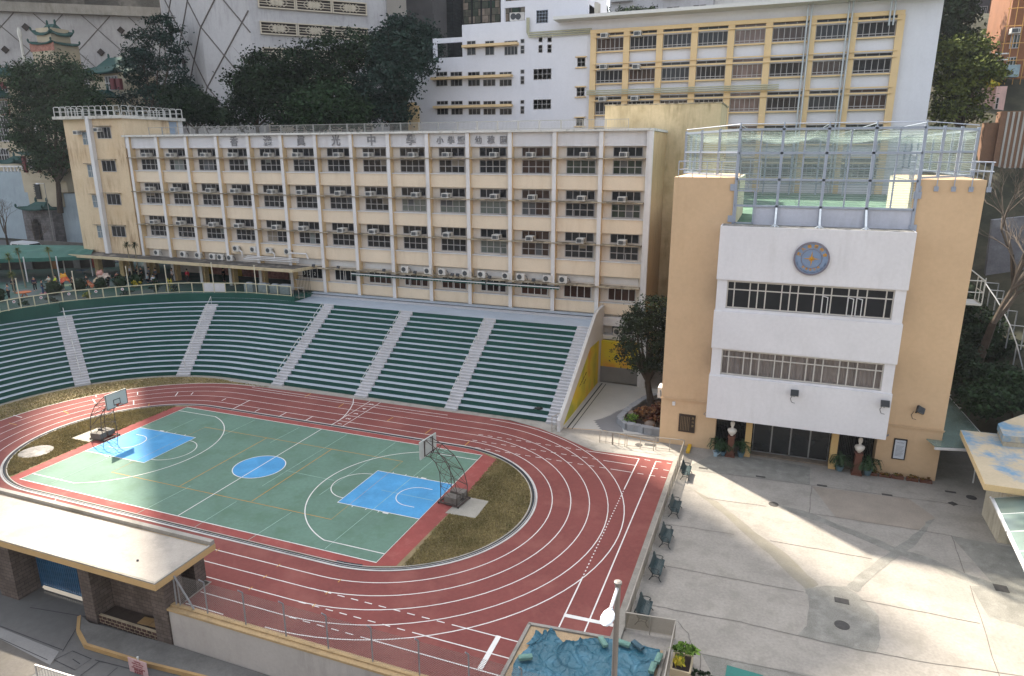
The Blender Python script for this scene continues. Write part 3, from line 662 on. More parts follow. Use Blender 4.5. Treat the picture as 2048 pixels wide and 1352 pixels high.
# awnings
for i,(a,b,l) in enumerate(((703,832,'leftmost rolled black awning with white stripe below the condensers'),(832,971,'middle rolled green-edged awning with white stripe below the condensers'),(973,1120,'rightmost rolled black awning with white stripe below the condensers'))):
    xa=at(a,550,Y=26.9).x; xb=at(b,560,Y=26.9).x
    t=thing('awning',l,'awning',(xa,27.3,9.1),'rolled awnings on the long block')
    m=MB(); m.tube((xa,26.95,9.05),(xb,26.95,9.05),.11,8); m.bar((xa+.3,27.0,9.08),(xa+.3,27.6,9.2),.06); m.bar((xb-.3,27.0,9.08),(xb-.3,27.6,9.2),.06); m.build('roll',mat('awning_dark%d'%i,'#1e2b2a' if i!=1 else '#1d3a36',.8),t)
    m=MB(); m.box(xa,xb,26.80,26.84,8.98,9.06); m.build('stripe',WHT,t)
    m=MB(); x=xa
    while x<xb-.1: m.extr([(x,26.83,8.97),(x+.32,26.83,8.97),(x+.28,26.83,8.83),(x+.04,26.83,8.83)],(0,.015,0)); x+=.33
    m.build('valance',mat('valance_green','#1f4a42',.9),t)
# wall below right end / yellow alcove
al=thing('alcove_wall','yellow and grey painted alcove wall under the bridge slab right of the grandstand','wall',(20,27,0))
m=MB(); m.box(18.23,21.9,26.9,27.4,.1,1.62); m.build('grey_dado',mat('dado_grey','#77746f',.85),al)
m=MB(); m.box(18.23,21.9,26.92,27.4,1.62,4.15); m.build('yellow_wall',MUR,al)
m=MB(); m.box(21.9,22.6,26.6,27.6,0,4.6); m.build('white_post',WHT,al)
m=MB(); text_mb('本 立 道 生',.5,.004,m,lambda x,y,z:(20.2+x,26.905-z,3.2+y)); m.build('lettering',INK,al)
br=thing('bridge_slab','white bridge slab joining the long block and the auditorium above the alcove','bridge',(20,28,5.5))
m=MB(); m.box(18.23,25.9,27.45,28.4,5.55,6.3); m.box(18.23,21.9,27.5,28.6,4.2,4.6); m.build('slab',WHT,br)
window(br,18.9,21.0,4.62,5.5,28.3,3,1,gm=G1)
place(c0,(19.6,27.8,4.62),0,'outdoor condenser on the shelf below the white bridge slab')

# ================================================================== auditorium
PEA=mat('peach_wall','#c2a684',.85,.05,.3,.04,streak=.22,scol='#a98c68'); BOXW=mat('box_white','#cfced0',.85,.04,.3,.04,streak=.22,scol='#a9a8a6')
au=thing('auditorium','tall peach auditorium with a projecting white box front, round emblem and glass entrance','auditorium',(35.2,20,0))
m=MB(); m.box(25.95,30.05,14.4,24,0,19.95); m.build('wing_wall',PEA,au)
m=MB(); m.box(40.75,44.55,14.4,24,0,19.95); m.build('wing_wall',PEA,au)
m=MB(); m.box(25.97,44.53,24.0,56,0,16.7); m.build('rear_wall',PEA,au)
m=MB(); m.box(30.05,40.75,16.2,24,2.9,16.7); m.build('core',BOXW,au)
m=MB(); m.box(25.9,29.4,14.33,14.4,3.58,3.68); m.box(41.0,44.6,14.33,14.4,3.58,3.68); m.box(25.88,44.62,14.28,14.33,3.68,3.72); m.build('cornice',PEA,au)
# white box: bevelled panels separated by window bands
m=MB()
def panel(z0,z1):
    y=12.86
    m.extr([(29.38,y+.06,z0+.1),(29.44,y,z0+.16),(29.44,y,z1-.16),(29.38,y+.06,z1-.1)],(0,.001,0)) if False else None
    m.box(29.4,41.0,y+.0,14.42,z0,z1)
panel(3.1,6.3); panel(8.35,11.0); panel(13.22,16.62)
m.box(29.46,30.12,12.98,14.42,6.3,8.35); m.box(40.32,40.94,12.98,14.42,6.3,8.35); m.box(29.46,30.12,12.98,14.42,11.0,13.22); m.box(40.32,40.94,12.98,14.42,11.0,13.22)
m.box(29.46,40.94,13.4,14.42,6.3,8.35); m.box(29.46,40.94,13.4,14.42,11.0,13.22)
m.box(30.12,40.32,12.99,13.4,6.3,6.42); m.box(30.12,40.32,12.99,13.4,11.0,11.22); m.box(30.12,40.32,12.99,13.4,8.28,8.35); m.box(30.12,40.32,12.99,13.4,13.16,13.22)
m.box(29.4,41.0,12.86,14.42,16.62,16.84)
m.build('projecting_front',BOXW,au)
m=MB(); m.box(29.5,40.9,12.97,14.36,16.84,16.865); m.build('box_roof',mat('roof_felt','#73716c',.95,.3,1.4,.3,patch=.7,pcol='#b0ada5',sc2=1.6),au)
PW=[.42,.95,.48]; 
def strip(z0,z1,zt,gm,opens):
    xs=[];x=30.15
    pat=[.45,1.0,.5,.5,1.0,.5,.5,1.0,.5,.5,1.0,.5,.55,1.1]
    tot=sum(pat)+.45; sc=(40.32-30.15)/tot
    for p in pat: x+=p*sc; xs.append(x)
    w=window(au,30.12,40.32,z0,z1,13.08,1,1,fm=mat('bronze_frame','#b3afa8',.5,.05,2),gm=gm,fw=.085,xs=xs,zs=[zt])
    for a in opens:
        xa=xs[a]; m=MB(); xb=xa+.28
        for z in (z0+.05,zt-.06): m.bar((xa,13.06,z),(xb,12.62,z),.05)
        m.bar((xb,12.62,z0+.03),(xb,12.62,zt-.04),.05); m.bar((xa,13.06,z0+.03),(xa,13.06,zt-.04),.05); m.build('open_sash',WFR,w)
strip(11.25,13.14,12.55,G1,(8,10,11)); 
strip(6.45,8.26,7.75,glassmat('window_glass_clear',(.02,.025,.03),.03,.7,.3,trans=.93,tcol=(.95,.95,.95)),())
m=MB(); x=30.2; pts=[]
while x<40.3: pts.append((x,13.28+.05*math.sin(x*9)+.035*math.sin(x*23.0))); x+=.045
m.add([(a,b,6.46) for a,b in pts]+[(a,b,8.25) for a,b in pts],[(i,i+1,len(pts)+i+1,len(pts)+i) for i in range(len(pts)-1)])
m.build('curtain',mat('curtain_grey','#978e88',.95,.12,.8,.06,streak=.4,scol='#7a7270'),au)
# emblem
em=MB(); ex,ez=35.22,14.93; yb=12.86
def disc(r0,r1,y0,y1,n=40):
    A=[2*pi*i/n for i in range(n)]
    em.add([(ex+r1*math.cos(a),y0,ez+r1*math.sin(a)) for a in A]+[(ex+r0*math.cos(a),y0,ez+r0*math.sin(a)) for a in A]+[(ex+r1*math.cos(a),y1,ez+r1*math.sin(a)) for a in A],
      [(i,(i+1)%n,n+(i+1)%n,n+i) for i in range(n)]+[(i,2*n+i,2*n+(i+1)%n,(i+1)%n) for i in range(n)])
em.mi=0; disc(.98,1.09,yb-.14,yb); em.mi=1; disc(.0,.985,yb-.10,yb); em.mi=0; disc(.60,.64,yb-.12,yb-.10)
em.mi=2
for k in range(8):
    L=.52 if k%2==0 else .24; a=pi/2+k*pi/4; w=.11 if k%2==0 else .09
    for s in (-1,1):
        b=a+s*pi/8*1.0
        em.add([(ex,yb-.17,ez),(ex+L*math.cos(a),yb-.11,ez+L*math.sin(a)),(ex+w*math.cos(b)*1.1,yb-.11,ez+w*math.sin(b)*1.1)],[(0,1,2)])
for k,c in enumerate('港九培靈研會'):
    a=R(160-k*28); text_mb(c,.25,.006,em,lambda x,y,z,a=a:(ex+.80*math.cos(a)+x*math.sin(a)+y*math.cos(a),yb-.11-z,ez+.80*math.sin(a)-x*math.cos(a)+y*math.sin(a)),bold=.006)
for k,c in enumerate('汝爲世之光'):
    a=R(230+k*20); text_mb(c,.17,.006,em,lambda x,y,z,a=a:(ex+.71*math.cos(a)-x*math.sin(a)-y*math.cos(a),yb-.11-z,ez+.71*math.sin(a)+x*math.cos(a)-y*math.sin(a)),bold=.004)
em.mi=3
for k,c in enumerate('TRUE LIGHT MIDDLE SCHOOL OF HONG KONG'):
    a=R(198+k*4.0); text_mb(c,.10,.004,em,lambda x,y,z,a=a:(ex+.90*math.cos(a)-x*math.sin(a)-y*math.cos(a),yb-.11-z,ez+.90*math.sin(a)+x*math.cos(a)-y*math.sin(a)))
em.build('emblem',[mat('emblem_rim','#6f6a74',.5,.1,3),mat('emblem_blue','#72859f',.6,.06,2),mat('emblem_gold','#c08a22',.5,.1,3),mat('emblem_dark','#3c4c66',.6)],au)
# entrance
m=MB(); m.box(30.0,40.8,15.6,15.75,.0,3.05); m.build('entrance_back',glassmat('door_glass',(.015,.017,.018),.05,.6,.4),au)
m=MB(); m.box(30.0,40.8,14.3,15.6,.02,.1); m.build('entrance_floor',mat('granite_step','#6f6457',.8,.2,2,.2),au)
OC2=mat('entrance_ochre','#b89a68',.85,.05,1)
for x in (32.4,38.1): m=MB(); m.box(x-.22,x+.22,13.95,14.5,0,3.08); m.build('column',OC2,au)
m=MB(); m.box(30,40.8,14.5,15.55,2.86,3.08); m.box(32.6,37.9,14.45,14.55,2.6,2.88); m.build('entrance_beam',OC2,au)
for i in range(4):
    x0=32.7+i*1.29; m=MB(); m.box(x0,x0+.05,14.93,15.0,.1,2.6); m.box(x0+1.24,x0+1.29,14.93,15.0,.1,2.6); m.box(x0,x0+1.29,14.93,15,.1,.18); m.box(x0,x0+1.29,14.93,15,2.52,2.6)
    d=m.build('door',mat('steel_frame','#8b8c8c',.35,.05,2,metal=.6),au); m=MB(); m.box(x0+.05,x0+1.24,14.95,14.98,.18,2.52); m.build('pane',MC['door_glass'],d)
for a,b in ((30.05,32.2),(38.3,40.7)):
    m=MB(); x=a
    while x<b: m.box(x,x+.025,15.3,15.33,.1,2.9); x+=.11
    m.box(a,b,15.29,15.34,2.8,2.86); m.box((a+b)/2-.03,(a+b)/2+.03,15.2,15.26,.1,2.9); m.build('grille',mat('black_iron','#1d1c1b',.5),au)
m=MB(); m.box(41.75,42.55,14.3,14.42,1.25,2.75); m.mi=1; m.box(41.83,42.47,14.27,14.3,1.33,2.67); nb=m.build('notice_board',[MC['black_iron'],mat('notice_white','#b4bac2',.7,.05,3)],au)
m=MB(); text_mb('HONG KONG TRUE LIGHT\nMIDDLE SCHOOL',.05,.002,m,lambda x,y,z:(42.15+x,14.268-z,2.5+y))
for i in range(9): m.box(41.9,42.4-.05*(i%3),14.262,14.268,2.25-.09*i,2.265-.09*i)
m.build('lettering',mat('text_grey','#3c3f44',.8),nb)
p=at(1372,860,Y=14.38); m=MB(); m.box(27.35,28.55,14.3,14.4,1.15,2.55); pl=m.build('dark_plaque',mat('plaque_dark','#2b211b',.35,.3,3),au)
m=MB(); 
for i,c in enumerate('真光堂'): text_mb(c,.2,.004,m,lambda x,y,z,i=i:(28.38+x,14.29-z,2.3-.3*i+y))
for j in range(6): m.box(27.5+.12*j,27.52+.12*j,14.29,14.3,1.3,2.4)
m.build('lettering',mat('bronze_text','#8c7a58',.5),pl)
m=MB(); m.box(26.8,27.0,14.2,14.4,3.2,3.45); m.build('socket_box',WHT,au)
p=at(1322,800,X=25.9)
cu=copy_tree(c0); cu.location=(25.75,15.6,3.3); cu.rotation_euler=(0,0,-pi/2); cu['label']='white outdoor condenser hung on the corner of the auditorium beside the cypress'; del cu['group']; cu.scale=(1.3,1.3,1.3)
# floodlights on auditorium
for i,(x,z,l) in enumerate(((35.1,5.45,'black floodlight in the middle of the lowest white panel of the auditorium'),(40.6,5.4,'black floodlight at the right edge of the lowest white panel of the auditorium'),(42.75,4.75,'tilted black floodlight on the peach right wing of the auditorium'))):
    o=copy_tree(f0); o.location=(x,12.8 if i<2 else 14.35,z); o.scale=(1.5,1.5,1.5); o['label']=l; o['group']='floodlights on the auditorium'
    if i==2: o.rotation_euler=(0,.5,.3)
    for c in o.children: pass
    m=MB(); bx,by=(x,12.83 if i<2 else 14.36); m.path([(bx-.1,by,z+.05),(bx-.22,by,z-.2),(bx-.12,by,z-.45),(bx+.1,by,z-.5)],.015,4); tag(m.build('cable',MC['black_plastic']),f'thin black cable looping below the {"middle" if i==0 else "right-hand white-panel" if i==1 else "tilted peach-wall"} floodlight','cable')
for x,l in ((29.6,'left'),(41.0,'right')):
    m=MB(); m.ell((x,14.1,2.95),(.22,.14,.14),8,5); m.tube((x+.2,14.1,2.9),(x+.35,14.1,3.05),.05,6); m.path([(x-.3,14.1,3.05),(x-.45,14.05,2.85),(x-.2,14.05,2.75)],.02,4)
    tag(m.build('spot_lamp',mat('lamp_grey','#7d7d80',.5)),f'small grey spot lamp under the {l} lower corner of the white box','lamp')
# ---- cage on the roof terrace
m=MB(); m.box(30.06,40.74,14.45,56,16.74,16.8); m.box(26,30.06,24,56,16.74,16.8); m.box(40.74,44.5,24,56,16.74,16.8)
m.build('terrace_floor',mat('terrace_green','#446653',.8,.12,.3,.1,patch=.5,pcol='#7d9a80',sc2=.4),au)
m=MB(); m.box(30.05,30.25,14.6,24,16.8,19.9); m.box(40.55,40.75,14.6,24,16.8,19.9);  m.build('terrace_wall',mat('terrace_cream','#c9c2aa',.85,.06,.5),au)
ST2=mat('cage_steel','#8f98a6',.45,.06,2,.05,metal=.15)
def netmat():
    mm=bpy.data.materials.new('wire_net'); mm.use_nodes=True; n=mm.node_tree; N=n.nodes; L=n.links; b=N['Principled BSDF']; b.inputs['Base Color'].default_value=(*lin('#98a6a3'),1); b.inputs['Roughness'].default_value=.3
    g=N.new('ShaderNodeNewGeometry'); sp=N.new('ShaderNodeSeparateXYZ'); L.new(g.outputs['Position'],sp.inputs[0])
    mu=N.new('ShaderNodeMath'); mu.operation='MULTIPLY'; mu.inputs[1].default_value=6.5; L.new(sp.outputs[2],mu.inputs[0])
    fr=N.new('ShaderNodeMath'); fr.operation='FRACT'; L.new(mu.outputs[0],fr.inputs[0])
    gt=N.new('ShaderNodeMath'); gt.operation='LESS_THAN'; gt.inputs[1].default_value=.22; L.new(fr.outputs[0],gt.inputs[0])
    mr=N.new('ShaderNodeMapRange'); mr.inputs[3].default_value=.86; mr.inputs[4].default_value=.5; L.new(gt.outputs[0],mr.inputs[0])
    no=N.new('ShaderNodeTexNoise'); no.inputs['Scale'].default_value=.5; no.inputs['Detail'].default_value=4; L.new(g.outputs['Position'],no.inputs['Vector'])
    m2=N.new('ShaderNodeMapRange'); m2.inputs[1].default_value=.3; m2.inputs[2].default_value=.7; m2.inputs[3].default_value=.8; m2.inputs[4].default_value=1.0; L.new(no.outputs[0],m2.inputs[0])
    m3=N.new('ShaderNodeMath'); m3.operation='MULTIPLY'; L.new(mr.outputs[0],m3.inputs[0]); L.new(m2.outputs[0],m3.inputs[1])
    tr=N.new('ShaderNodeBsdfTransparent'); tr.inputs[0].default_value=(.93,.95,.95,1); mx=N.new('ShaderNodeMixShader'); L.new(m3.outputs[0],mx.inputs[0]); L.new(b.outputs[0],mx.inputs[1]); L.new(tr.outputs[0],mx.inputs[2]); L.new(mx.outputs[0],N['Material Output'].inputs[0]); return mm
NET=netmat()
cg=thing('rooftop_cage','grey steel and wire-net cage enclosing the green roof terrace of the auditorium','cage',(35.5,15,16.8))
PTS=[(25.6,22.5),(30.1,14.36),(40.9,14.36),(45.0,20.5)]
ZT=23.2
def face(p,q,zb,n,zs,minor=True,skip=()):
    p,q=Vector(p),Vector(q); d=(q-p)/n
    m=MB()
    for i in range(n+1):
        if i in skip: continue
        a=p+d*i; m.bar((a.x,a.y,zb),(a.x,a.y,ZT),.17)
    for z in zs: m.bar((p.x,p.y-.02,z),(q.x,q.y-.02,z),.13)
    m.build('frame',ST2,cg)
    if minor:
        for i in range(n):
            m=MB(); a=p+d*(i+.5); m.bar((a.x,a.y+.06,zs[0]),(a.x,a.y+.06,ZT-.1),.09); m.build('mullion',ST2,cg)
    m=MB(); m.quad((p.x,p.y+.05,zs[0]),(q.x,q.y+.05,zs[0]),(q.x,q.y+.05,ZT-.05),(p.x,p.y+.05,ZT-.05)); m.build('net_panel',NET,cg)
face(PTS[1],PTS[2],16.85,4,[18.1,19.85,21.55,23.05])
face(PTS[0],PTS[1],20.0,3,[20.05,21.6,23.03],False,(3,))
face(PTS[2],PTS[3],20.0,3,[20.05,21.6,23.03],False,(0,))
face((25.6,22.5),(25.6,50),19.9,8,[20.0,21.6,23.01],False,(0,)); face((45,20.5),(45,50),19.9,8,[20.0,21.6,23.01],False,(0,)); face((25.6,50),(45,50),16.9,7,[18.1,19.85,21.55,22.99],False,(0,7))
m=MB(); m.box(31.4,40.84,14.37,14.45,16.85,18.04); m.build('parapet_panel',mat('panel_pale','#b3b7c2',.8,.05,.5,.05,streak=.2),cg)
m=MB(); m.bar((30.2,14.3,16.9),(30.2,14.3,19.1),.09); m.bar((31.35,14.3,16.9),(31.35,14.3,19.1),.09); m.bar((30.2,14.3,19.1),(31.35,14.3,19.1),.09); m.bar((30.2,14.3,16.95),(31.35,14.3,16.95),.09); m.build('gate',ST2,cg)
for x in (32.8,35.5,38.2):
    m=MB(); m.bar((x,14.25,18.0),(x,13.2,16.8),.12); m.box(x-.4,x+.4,13.1,13.25,16.73,16.8); m.bar((x-.35,13.2,16.78),(x,13.3,17.0),.07); m.bar((x+.35,13.2,16.78),(x,13.3,17.0),.07); m.build('strut',mat('strut_white','#c4ccd2',.4,metal=.3),cg)
# sagging roof net
m=MB(); nx,ny=40,40; V=[];Fc=[]
for j in range(ny+1):
    for i in range(nx+1):
        x=25.7+19.2*i/nx; y=14.4+35.4*j/ny
        if y<22.5 and x<30.1: y=max(y,22.5-(x-25.6)/4.5*8.1)
        if y<20.5 and x>40.9: y=max(y,14.4+(x-40.9)/4.1*6.1)
        fx=((x-30.1)/2.7)%1; fy=((y-14.36)/9)%1
        V.append((x,y,ZT-.05-.85*(math.sin(pi*fy)**.8)*(.45+.55*abs(math.sin(pi*((x-30.1)/5.4)))) if 0<j<ny else ZT-.05))
Fc=[(j*(nx+1)+i,j*(nx+1)+i+1,(j+1)*(nx+1)+i+1,(j+1)*(nx+1)+i) for j in range(ny) for i in range(nx)]
m.add(V,Fc)
def rn():
    mm=bpy.data.materials.new('roof_net'); mm.use_nodes=True; n=mm.node_tree; N=n.nodes; L=n.links; b=N['Principled BSDF']; b.inputs['Base Color'].default_value=(*lin('#a5b5ac'),1); b.inputs['Roughness'].default_value=.9
    g=N.new('ShaderNodeNewGeometry'); no=N.new('ShaderNodeTexNoise'); no.inputs['Scale'].default_value=.7; L.new(g.outputs['Position'],no.inputs['Vector'])
    mr=N.new('ShaderNodeMapRange'); mr.inputs[1].default_value=.3; mr.inputs[2].default_value=.7; mr.inputs[3].default_value=.80; mr.inputs[4].default_value=.93; L.new(no.outputs[0],mr.inputs[0])
    tr=N.new('ShaderNodeBsdfTransparent'); mx=N.new('ShaderNodeMixShader'); L.new(mr.outputs[0],mx.inputs[0]); L.new(b.outputs[0],mx.inputs[1]); L.new(tr.outputs[0],mx.inputs[2]); L.new(mx.outputs[0],N['Material Output'].inputs[0]); return mm
m.build('roof_net',rn(),cg)
m=MB()
for x in (30.1,32.8,35.5,38.2,40.9): m.tube((x,14.3,ZT+.15),(x,50,ZT+.15),.03,4)
m.tube((25.6,22.5,ZT+.12),(30.1,14.3,ZT+.2),.03,4); m.tube((30.1,14.3,ZT+.2),(40.9,14.3,ZT+.2),.03,4); m.tube((40.9,14.3,ZT+.2),(45,20.5,ZT+.12),.03,4)
for x in (30.1,32.8,35.5,38.2,40.9): m.tube((x,14.3,ZT-.1),(x,14.3,ZT+.3),.04,4)
m.build('top_cable',ST2,cg)
for x0,x1,n_ in ((26.2,30.0,4),(41.0,44.7,4)):
    s=0 if x0<30 else 1
    t=thing('wing_railing',('left' if s==0 else 'right')+' steel tube railing on top of the peach auditorium wing','railing',(x0,14.5,19.95),'railings on the auditorium wings')
    m=MB(); yy=14.55 if s==0 else 14.28
    for z in (20.45,21.0): m.tube((x0,yy,z),(x1,yy,z),.03,5)
    for i in range(n_+1):
        x=x0+(x1-x0)*i/n_; m.tube((x,yy,19.4 if s else 19.95),(x,yy,21.0),.03,5)
        if s: m.box(x-.12,x+.12,14.3,14.4,19.25,19.55)
    if s==1:
        m.build('tubes',ST2,t); m=MB()
        for z in (20.45,21.0): m.tube((44.8,14.3,z),(44.8,20,z),.03,5)
        for y in (15,16.5,18,19.5): m.tube((44.8,y,19.2),(44.8,y,21.0),.03,5)
        m.build('side_rail',ST2,t); m=MB()
        for z in (20.45,21.0,21.4): m.tube((40.6,14.3,z),(40.6,15.9,z),.03,5)
        for y in (14.3,14.7,15.1,15.5,15.9): m.tube((40.6,y,18.6),(40.6,y,21.4),.03,5)
    else:
        m.build('tubes',ST2,t); m=MB()
        for z in (20.45,21.0): m.tube((x0,14.55,z),(x0,20,z),.03,5)
        for z in (19.2,20.2,21.1): m.tube((30.3,14.6,z),(31.6,14.6,z),.03,5)
        for x in (30.3,30.9,31.6): m.tube((x,14.6,19.2),(x,14.6,21.1),.03,5)
    m.build('corner_rail',ST2,t)
for (x,z) in ((29.95,19.3),(29.95,17.2),(40.95,19.0),(40.95,16.95)):
    m=MB(); m.box(x-.22,x+.22,14.3,14.4,z-.22,z+.22); m.build('wall_bracket',ST2,cg)
# ================================================================== hillside and far setting
def hz(x,y):
    a=-3.0
    if y>44: a=6.3+.62*(min(y,100)-44)+.2*max(0,y-100)
    if x>46 or y>56:
        b=.42*(x-49)+.30*(y-22) if x>49 else -3
        b=min(b,22+.2*max(0,y-60)); a=max(a,b) if x>46 else a
    if -75<x<-41 and 28<y<46: a=max(a,min(8.0,6.3))
    if x<-48 and y>30: a=5.6+max(0,.5*(y-60)) if y<90 else 20.6+.3*(y-90)
    return a+ (1.2*math.sin(x*.31+y*.17)*math.sin(y*.23) if (y>50 or x>51) else 0)*.6
V=[];nx,ny=110,80
for j in range(ny+1):
    for i in range(nx+1):
        x=-160+300*i/nx; y=16+240*j/ny; V.append((x,y,hz(x,y)))
m=MB(); m.add(V,[(j*(nx+1)+i,j*(nx+1)+i+1,(j+1)*(nx+1)+i+1,(j+1)*(nx+1)+i) for j in range(ny) for i in range(nx)])
HILL=mat('hill_earth','#2e2f22',1,.3,.3,.2,patch=.6,pcol='#4a4436',sc2=.15); hl=m.build('hillside',HILL,kind='structure')
for p in hl.data.polygons: p.use_smooth=True
ASP=mat('asphalt','#4a4a4b',.95,.12,.3,.1,patch=.3,pcol='#5d5b58')
m=MB(); m.prism([(-160,32),(-66.2,32),(-60,38),(-50,44.1),(-50,50),(-160,52)],5.0,5.95); m.build('upper_road',ASP,kind='structure')

# ---- tall trees
LF=dict(dark=leafmat('leaf_dark','#172018','#2f3f2a'),mid=leafmat('leaf_mid','#1a281a','#374c31'),light=leafmat('leaf_light','#26321a','#666e34'),cyp=leafmat('leaf_cypress','#161d14','#33402c'),blue=leafmat('leaf_bluegreen','#17241f','#304239'),gold=leafmat('leaf_gold','#5c6a1e','#c2a83a'),bright=leafmat('leaf_bright','#2f4a1c','#7f9c48'))
BARK=mat('bark','#3b3128',.95,.25,3,.2,bump=.3)
def leaves(name,blobs,n,size,m,parent,flat=.6,clump=.9,perclump=45,shell=(.62,1.02)):
    vol=np.array([b[3]*b[4]+b[4]*b[5] for b in blobs]); k=max(1,n//perclump)
    ci=RNG.choice(len(blobs),k,p=vol/vol.sum()); B=np.array([list(b) for b in blobs],dtype=float)[ci]
    d=RNG.normal(size=(k,3)); d/=np.linalg.norm(d,axis=1)[:,None]; rr=RNG.uniform(*shell,size=k)
    C=B[:,:3]+d*B[:,3:6]*rr[:,None]
    C=np.repeat(C,perclump,axis=0); D=np.repeat(d,perclump,axis=0); sz=np.repeat(RNG.uniform(.6,1.35,k),perclump)
    q=RNG.normal(size=C.shape)*clump*np.array([1,1,.55])*sz[:,None]*.55; P=C+q
    nrm=RNG.normal(size=P.shape)*.75+D*.5+np.array([0,0,flat]); nrm/=np.linalg.norm(nrm,axis=1)[:,None]
    t=np.cross(nrm,RNG.normal(size=P.shape)); t/=np.linalg.norm(t,axis=1)[:,None]; b=np.cross(nrm,t)
    s=(size*RNG.uniform(.6,1.3,len(P)))[:,None]
    Q=np.stack([P-t*s*.5,P+b*s*.32,P+t*s*.6,P-b*s*.32],axis=1)
    return mesh_np(name,Q.reshape(-1,3),4,m,parent)
def tree(name,label,cat,base,blobs,n,size,mk,tr=.35,group=None,**kw):
    t=thing(name,label,cat,base,group); bx,by,bz=base
    bl=[(b[0]-bx,b[1]-by,b[2]-bz,b[3],b[4],b[5]) for b in blobs]
    leaves('crown',bl,n,size,LF[mk],t,**kw)
    m=MB(); bl2=sorted(bl,key=lambda b:b[2]); top=bl2[len(bl2)//2]
    fork=Vector((top[0]*.25,top[1]*.25,max(1.0,min(b[2] for b in bl)*.6)))
    m.tube((0,0,-.5),fork,tr,8,tr*.72,False)
    for b in bl:
        c=Vector(b[:3]); mid=fork.lerp(c,.5)+Vector((RNG.uniform(-.4,.4),RNG.uniform(-.4,.4),.3)); m.tube(fork,mid,tr*.5,6,tr*.3,False); m.tube(mid,c,tr*.3,5,tr*.1,False)
        for k in range(3):
            e=c+Vector((RNG.normal()*b[3],RNG.normal()*b[4],abs(RNG.normal())*b[5]))*.6; m.tube(c.lerp(mid,.3),e,tr*.12,4,tr*.03,False)
    m.build('trunk',BARK,t,local=True)
    return t
def pxblobs(Y,L):
    out=[]
    for (px,py,rx,ry) in L:
        c=at(px,py,Y=Y); k=(c-CAM).dot(_f)/FPX; out.append((c.x,c.y+RNG.uniform(-1.5,1.5),c.z,rx*k*.95,min(rx,ry)*k*.95,ry*k*.95))
    return out
def ptree(name,label,Y,basepx,L,n,size,mk,**kw):
    b=at(basepx[0],basepx[1],Y=Y); return tree(name,label,kw.pop('cat','tree'),(b.x,b.y,b.z),pxblobs(Y,L),n,size,mk,**kw)
ptree('broadleaf_tree','huge dark spreading tree in front of the green-roofed church, left of the stair tower',52,(120,420),[(70,190,52,55),(115,150,58,45),(175,190,50,50),(110,235,68,52),(55,255,36,62),(150,275,55,45),(95,300,50,30),(205,215,30,40),(135,320,35,25),(50,150,34,34),(150,150,40,34),(190,235,30,40),(100,330,50,22)],40000,.42,'mid',tr=.5,clump=1.3,shell=(.3,1.0))
ptree('broadleaf_tree','tall open-crowned tree with gaps standing against the grey diamond-ribbed wall',56,(305,300),[(318,55,38,28),(345,80,30,32),(265,90,30,34),(290,120,40,32),(352,122,32,26),(300,165,48,30),(262,140,26,24),(345,165,36,30),(310,205,55,36),(262,205,30,26)],11500,.42,'blue',tr=.4,clump=1.0)
ptree('broadleaf_tree','low dark tree filling the gap just right of the stair tower railing',48,(395,300),[(360,205,42,36),(400,215,38,32),(420,232,26,22),(345,232,36,20)],11000,.4,'dark',tr=.3,clump=1.1)
for lab,Y,bp,L,mk in (('dark tree reaching over the roof railing at the left end of the wooded slope',48,(520,300),[(470,165,18,28),(500,180,34,40),(540,150,44,44),(490,225,36,30),(560,205,48,45)],'dark'),
 ('feathery tree rising in front of the lattice vents of the grey building',52,(640,300),[(600,130,46,36),(650,105,52,38),(700,85,46,28),(640,160,56,40),(585,170,40,34),(735,110,40,34),(690,150,50,40)],'dark'),
 ('round dark tree in the middle of the wooded slope above the roof lettering',46,(650,300),[(620,215,50,36),(670,205,46,40),(640,235,60,24),(700,225,40,30)],'mid'),
 ('dense tree on the wooded slope directly left of the white hillside block',50,(780,300),[(770,120,42,44),(800,90,40,36),(760,180,46,40),(810,160,42,46),(735,215,40,36),(790,215,40,34),(835,120,34,34)],'blue'),
 ('topmost dark tree on the wooded slope beside the lattice-vent building',62,(820,200),[(800,60,34,28),(835,70,30,28),(780,85,26,22),(850,100,22,30)],'blue')):
    ptree('slope_tree',lab,Y,bp,L,15000,.42,mk,tr=.35,group='trees on the wooded slope',clump=1.3)
ptree('feathery_tree','tall sunlit feathery tree beside the blank right end of the white hillside block',66,(1900,310),[(1900,105,36,22),(1945,90,36,20),(1965,110,26,22),(1910,150,44,32),(1960,145,34,26),(1895,200,36,36),(1935,195,34,30),(1885,235,26,22),(1975,160,18,14),(1938,225,22,18),(1950,235,16,10)],12000,.42,'light',tr=.35,clump=1.1)
ptree('slope_tree','very dark tree in deep shade above the feathery sunlit tree',90,(1905,200),[(1895,20,36,40),(1915,65,26,40),(1885,75,26,40),(1925,10,22,40)],7000,.6,'dark',tr=.4,clump=1.4)
# bushes at the right
for lab,Y,bp,L,mk in (('dark bush mass below the bare tree, right of the auditorium',24,(1960,800),[(1950,760,50,40),(2010,770,50,44),(1930,720,30,30)],'dark'),
 ('long-leafed undergrowth on the bank above the glass walkway roof',20,(2030,830),[(2000,810,50,36),(2045,790,50,40),(1960,790,36,30)],'mid'),
 ('dark shrubbery at the foot of the bare tree trunk',34,(1960,650),[(1950,650,36,50),(1985,690,36,40),(1935,600,22,40)],'dark')):
    ptree('bank_bush',lab,Y,bp,L,6000,.28,mk,tr=.08,cat='bush',group='undergrowth on the right bank',clump=.7)
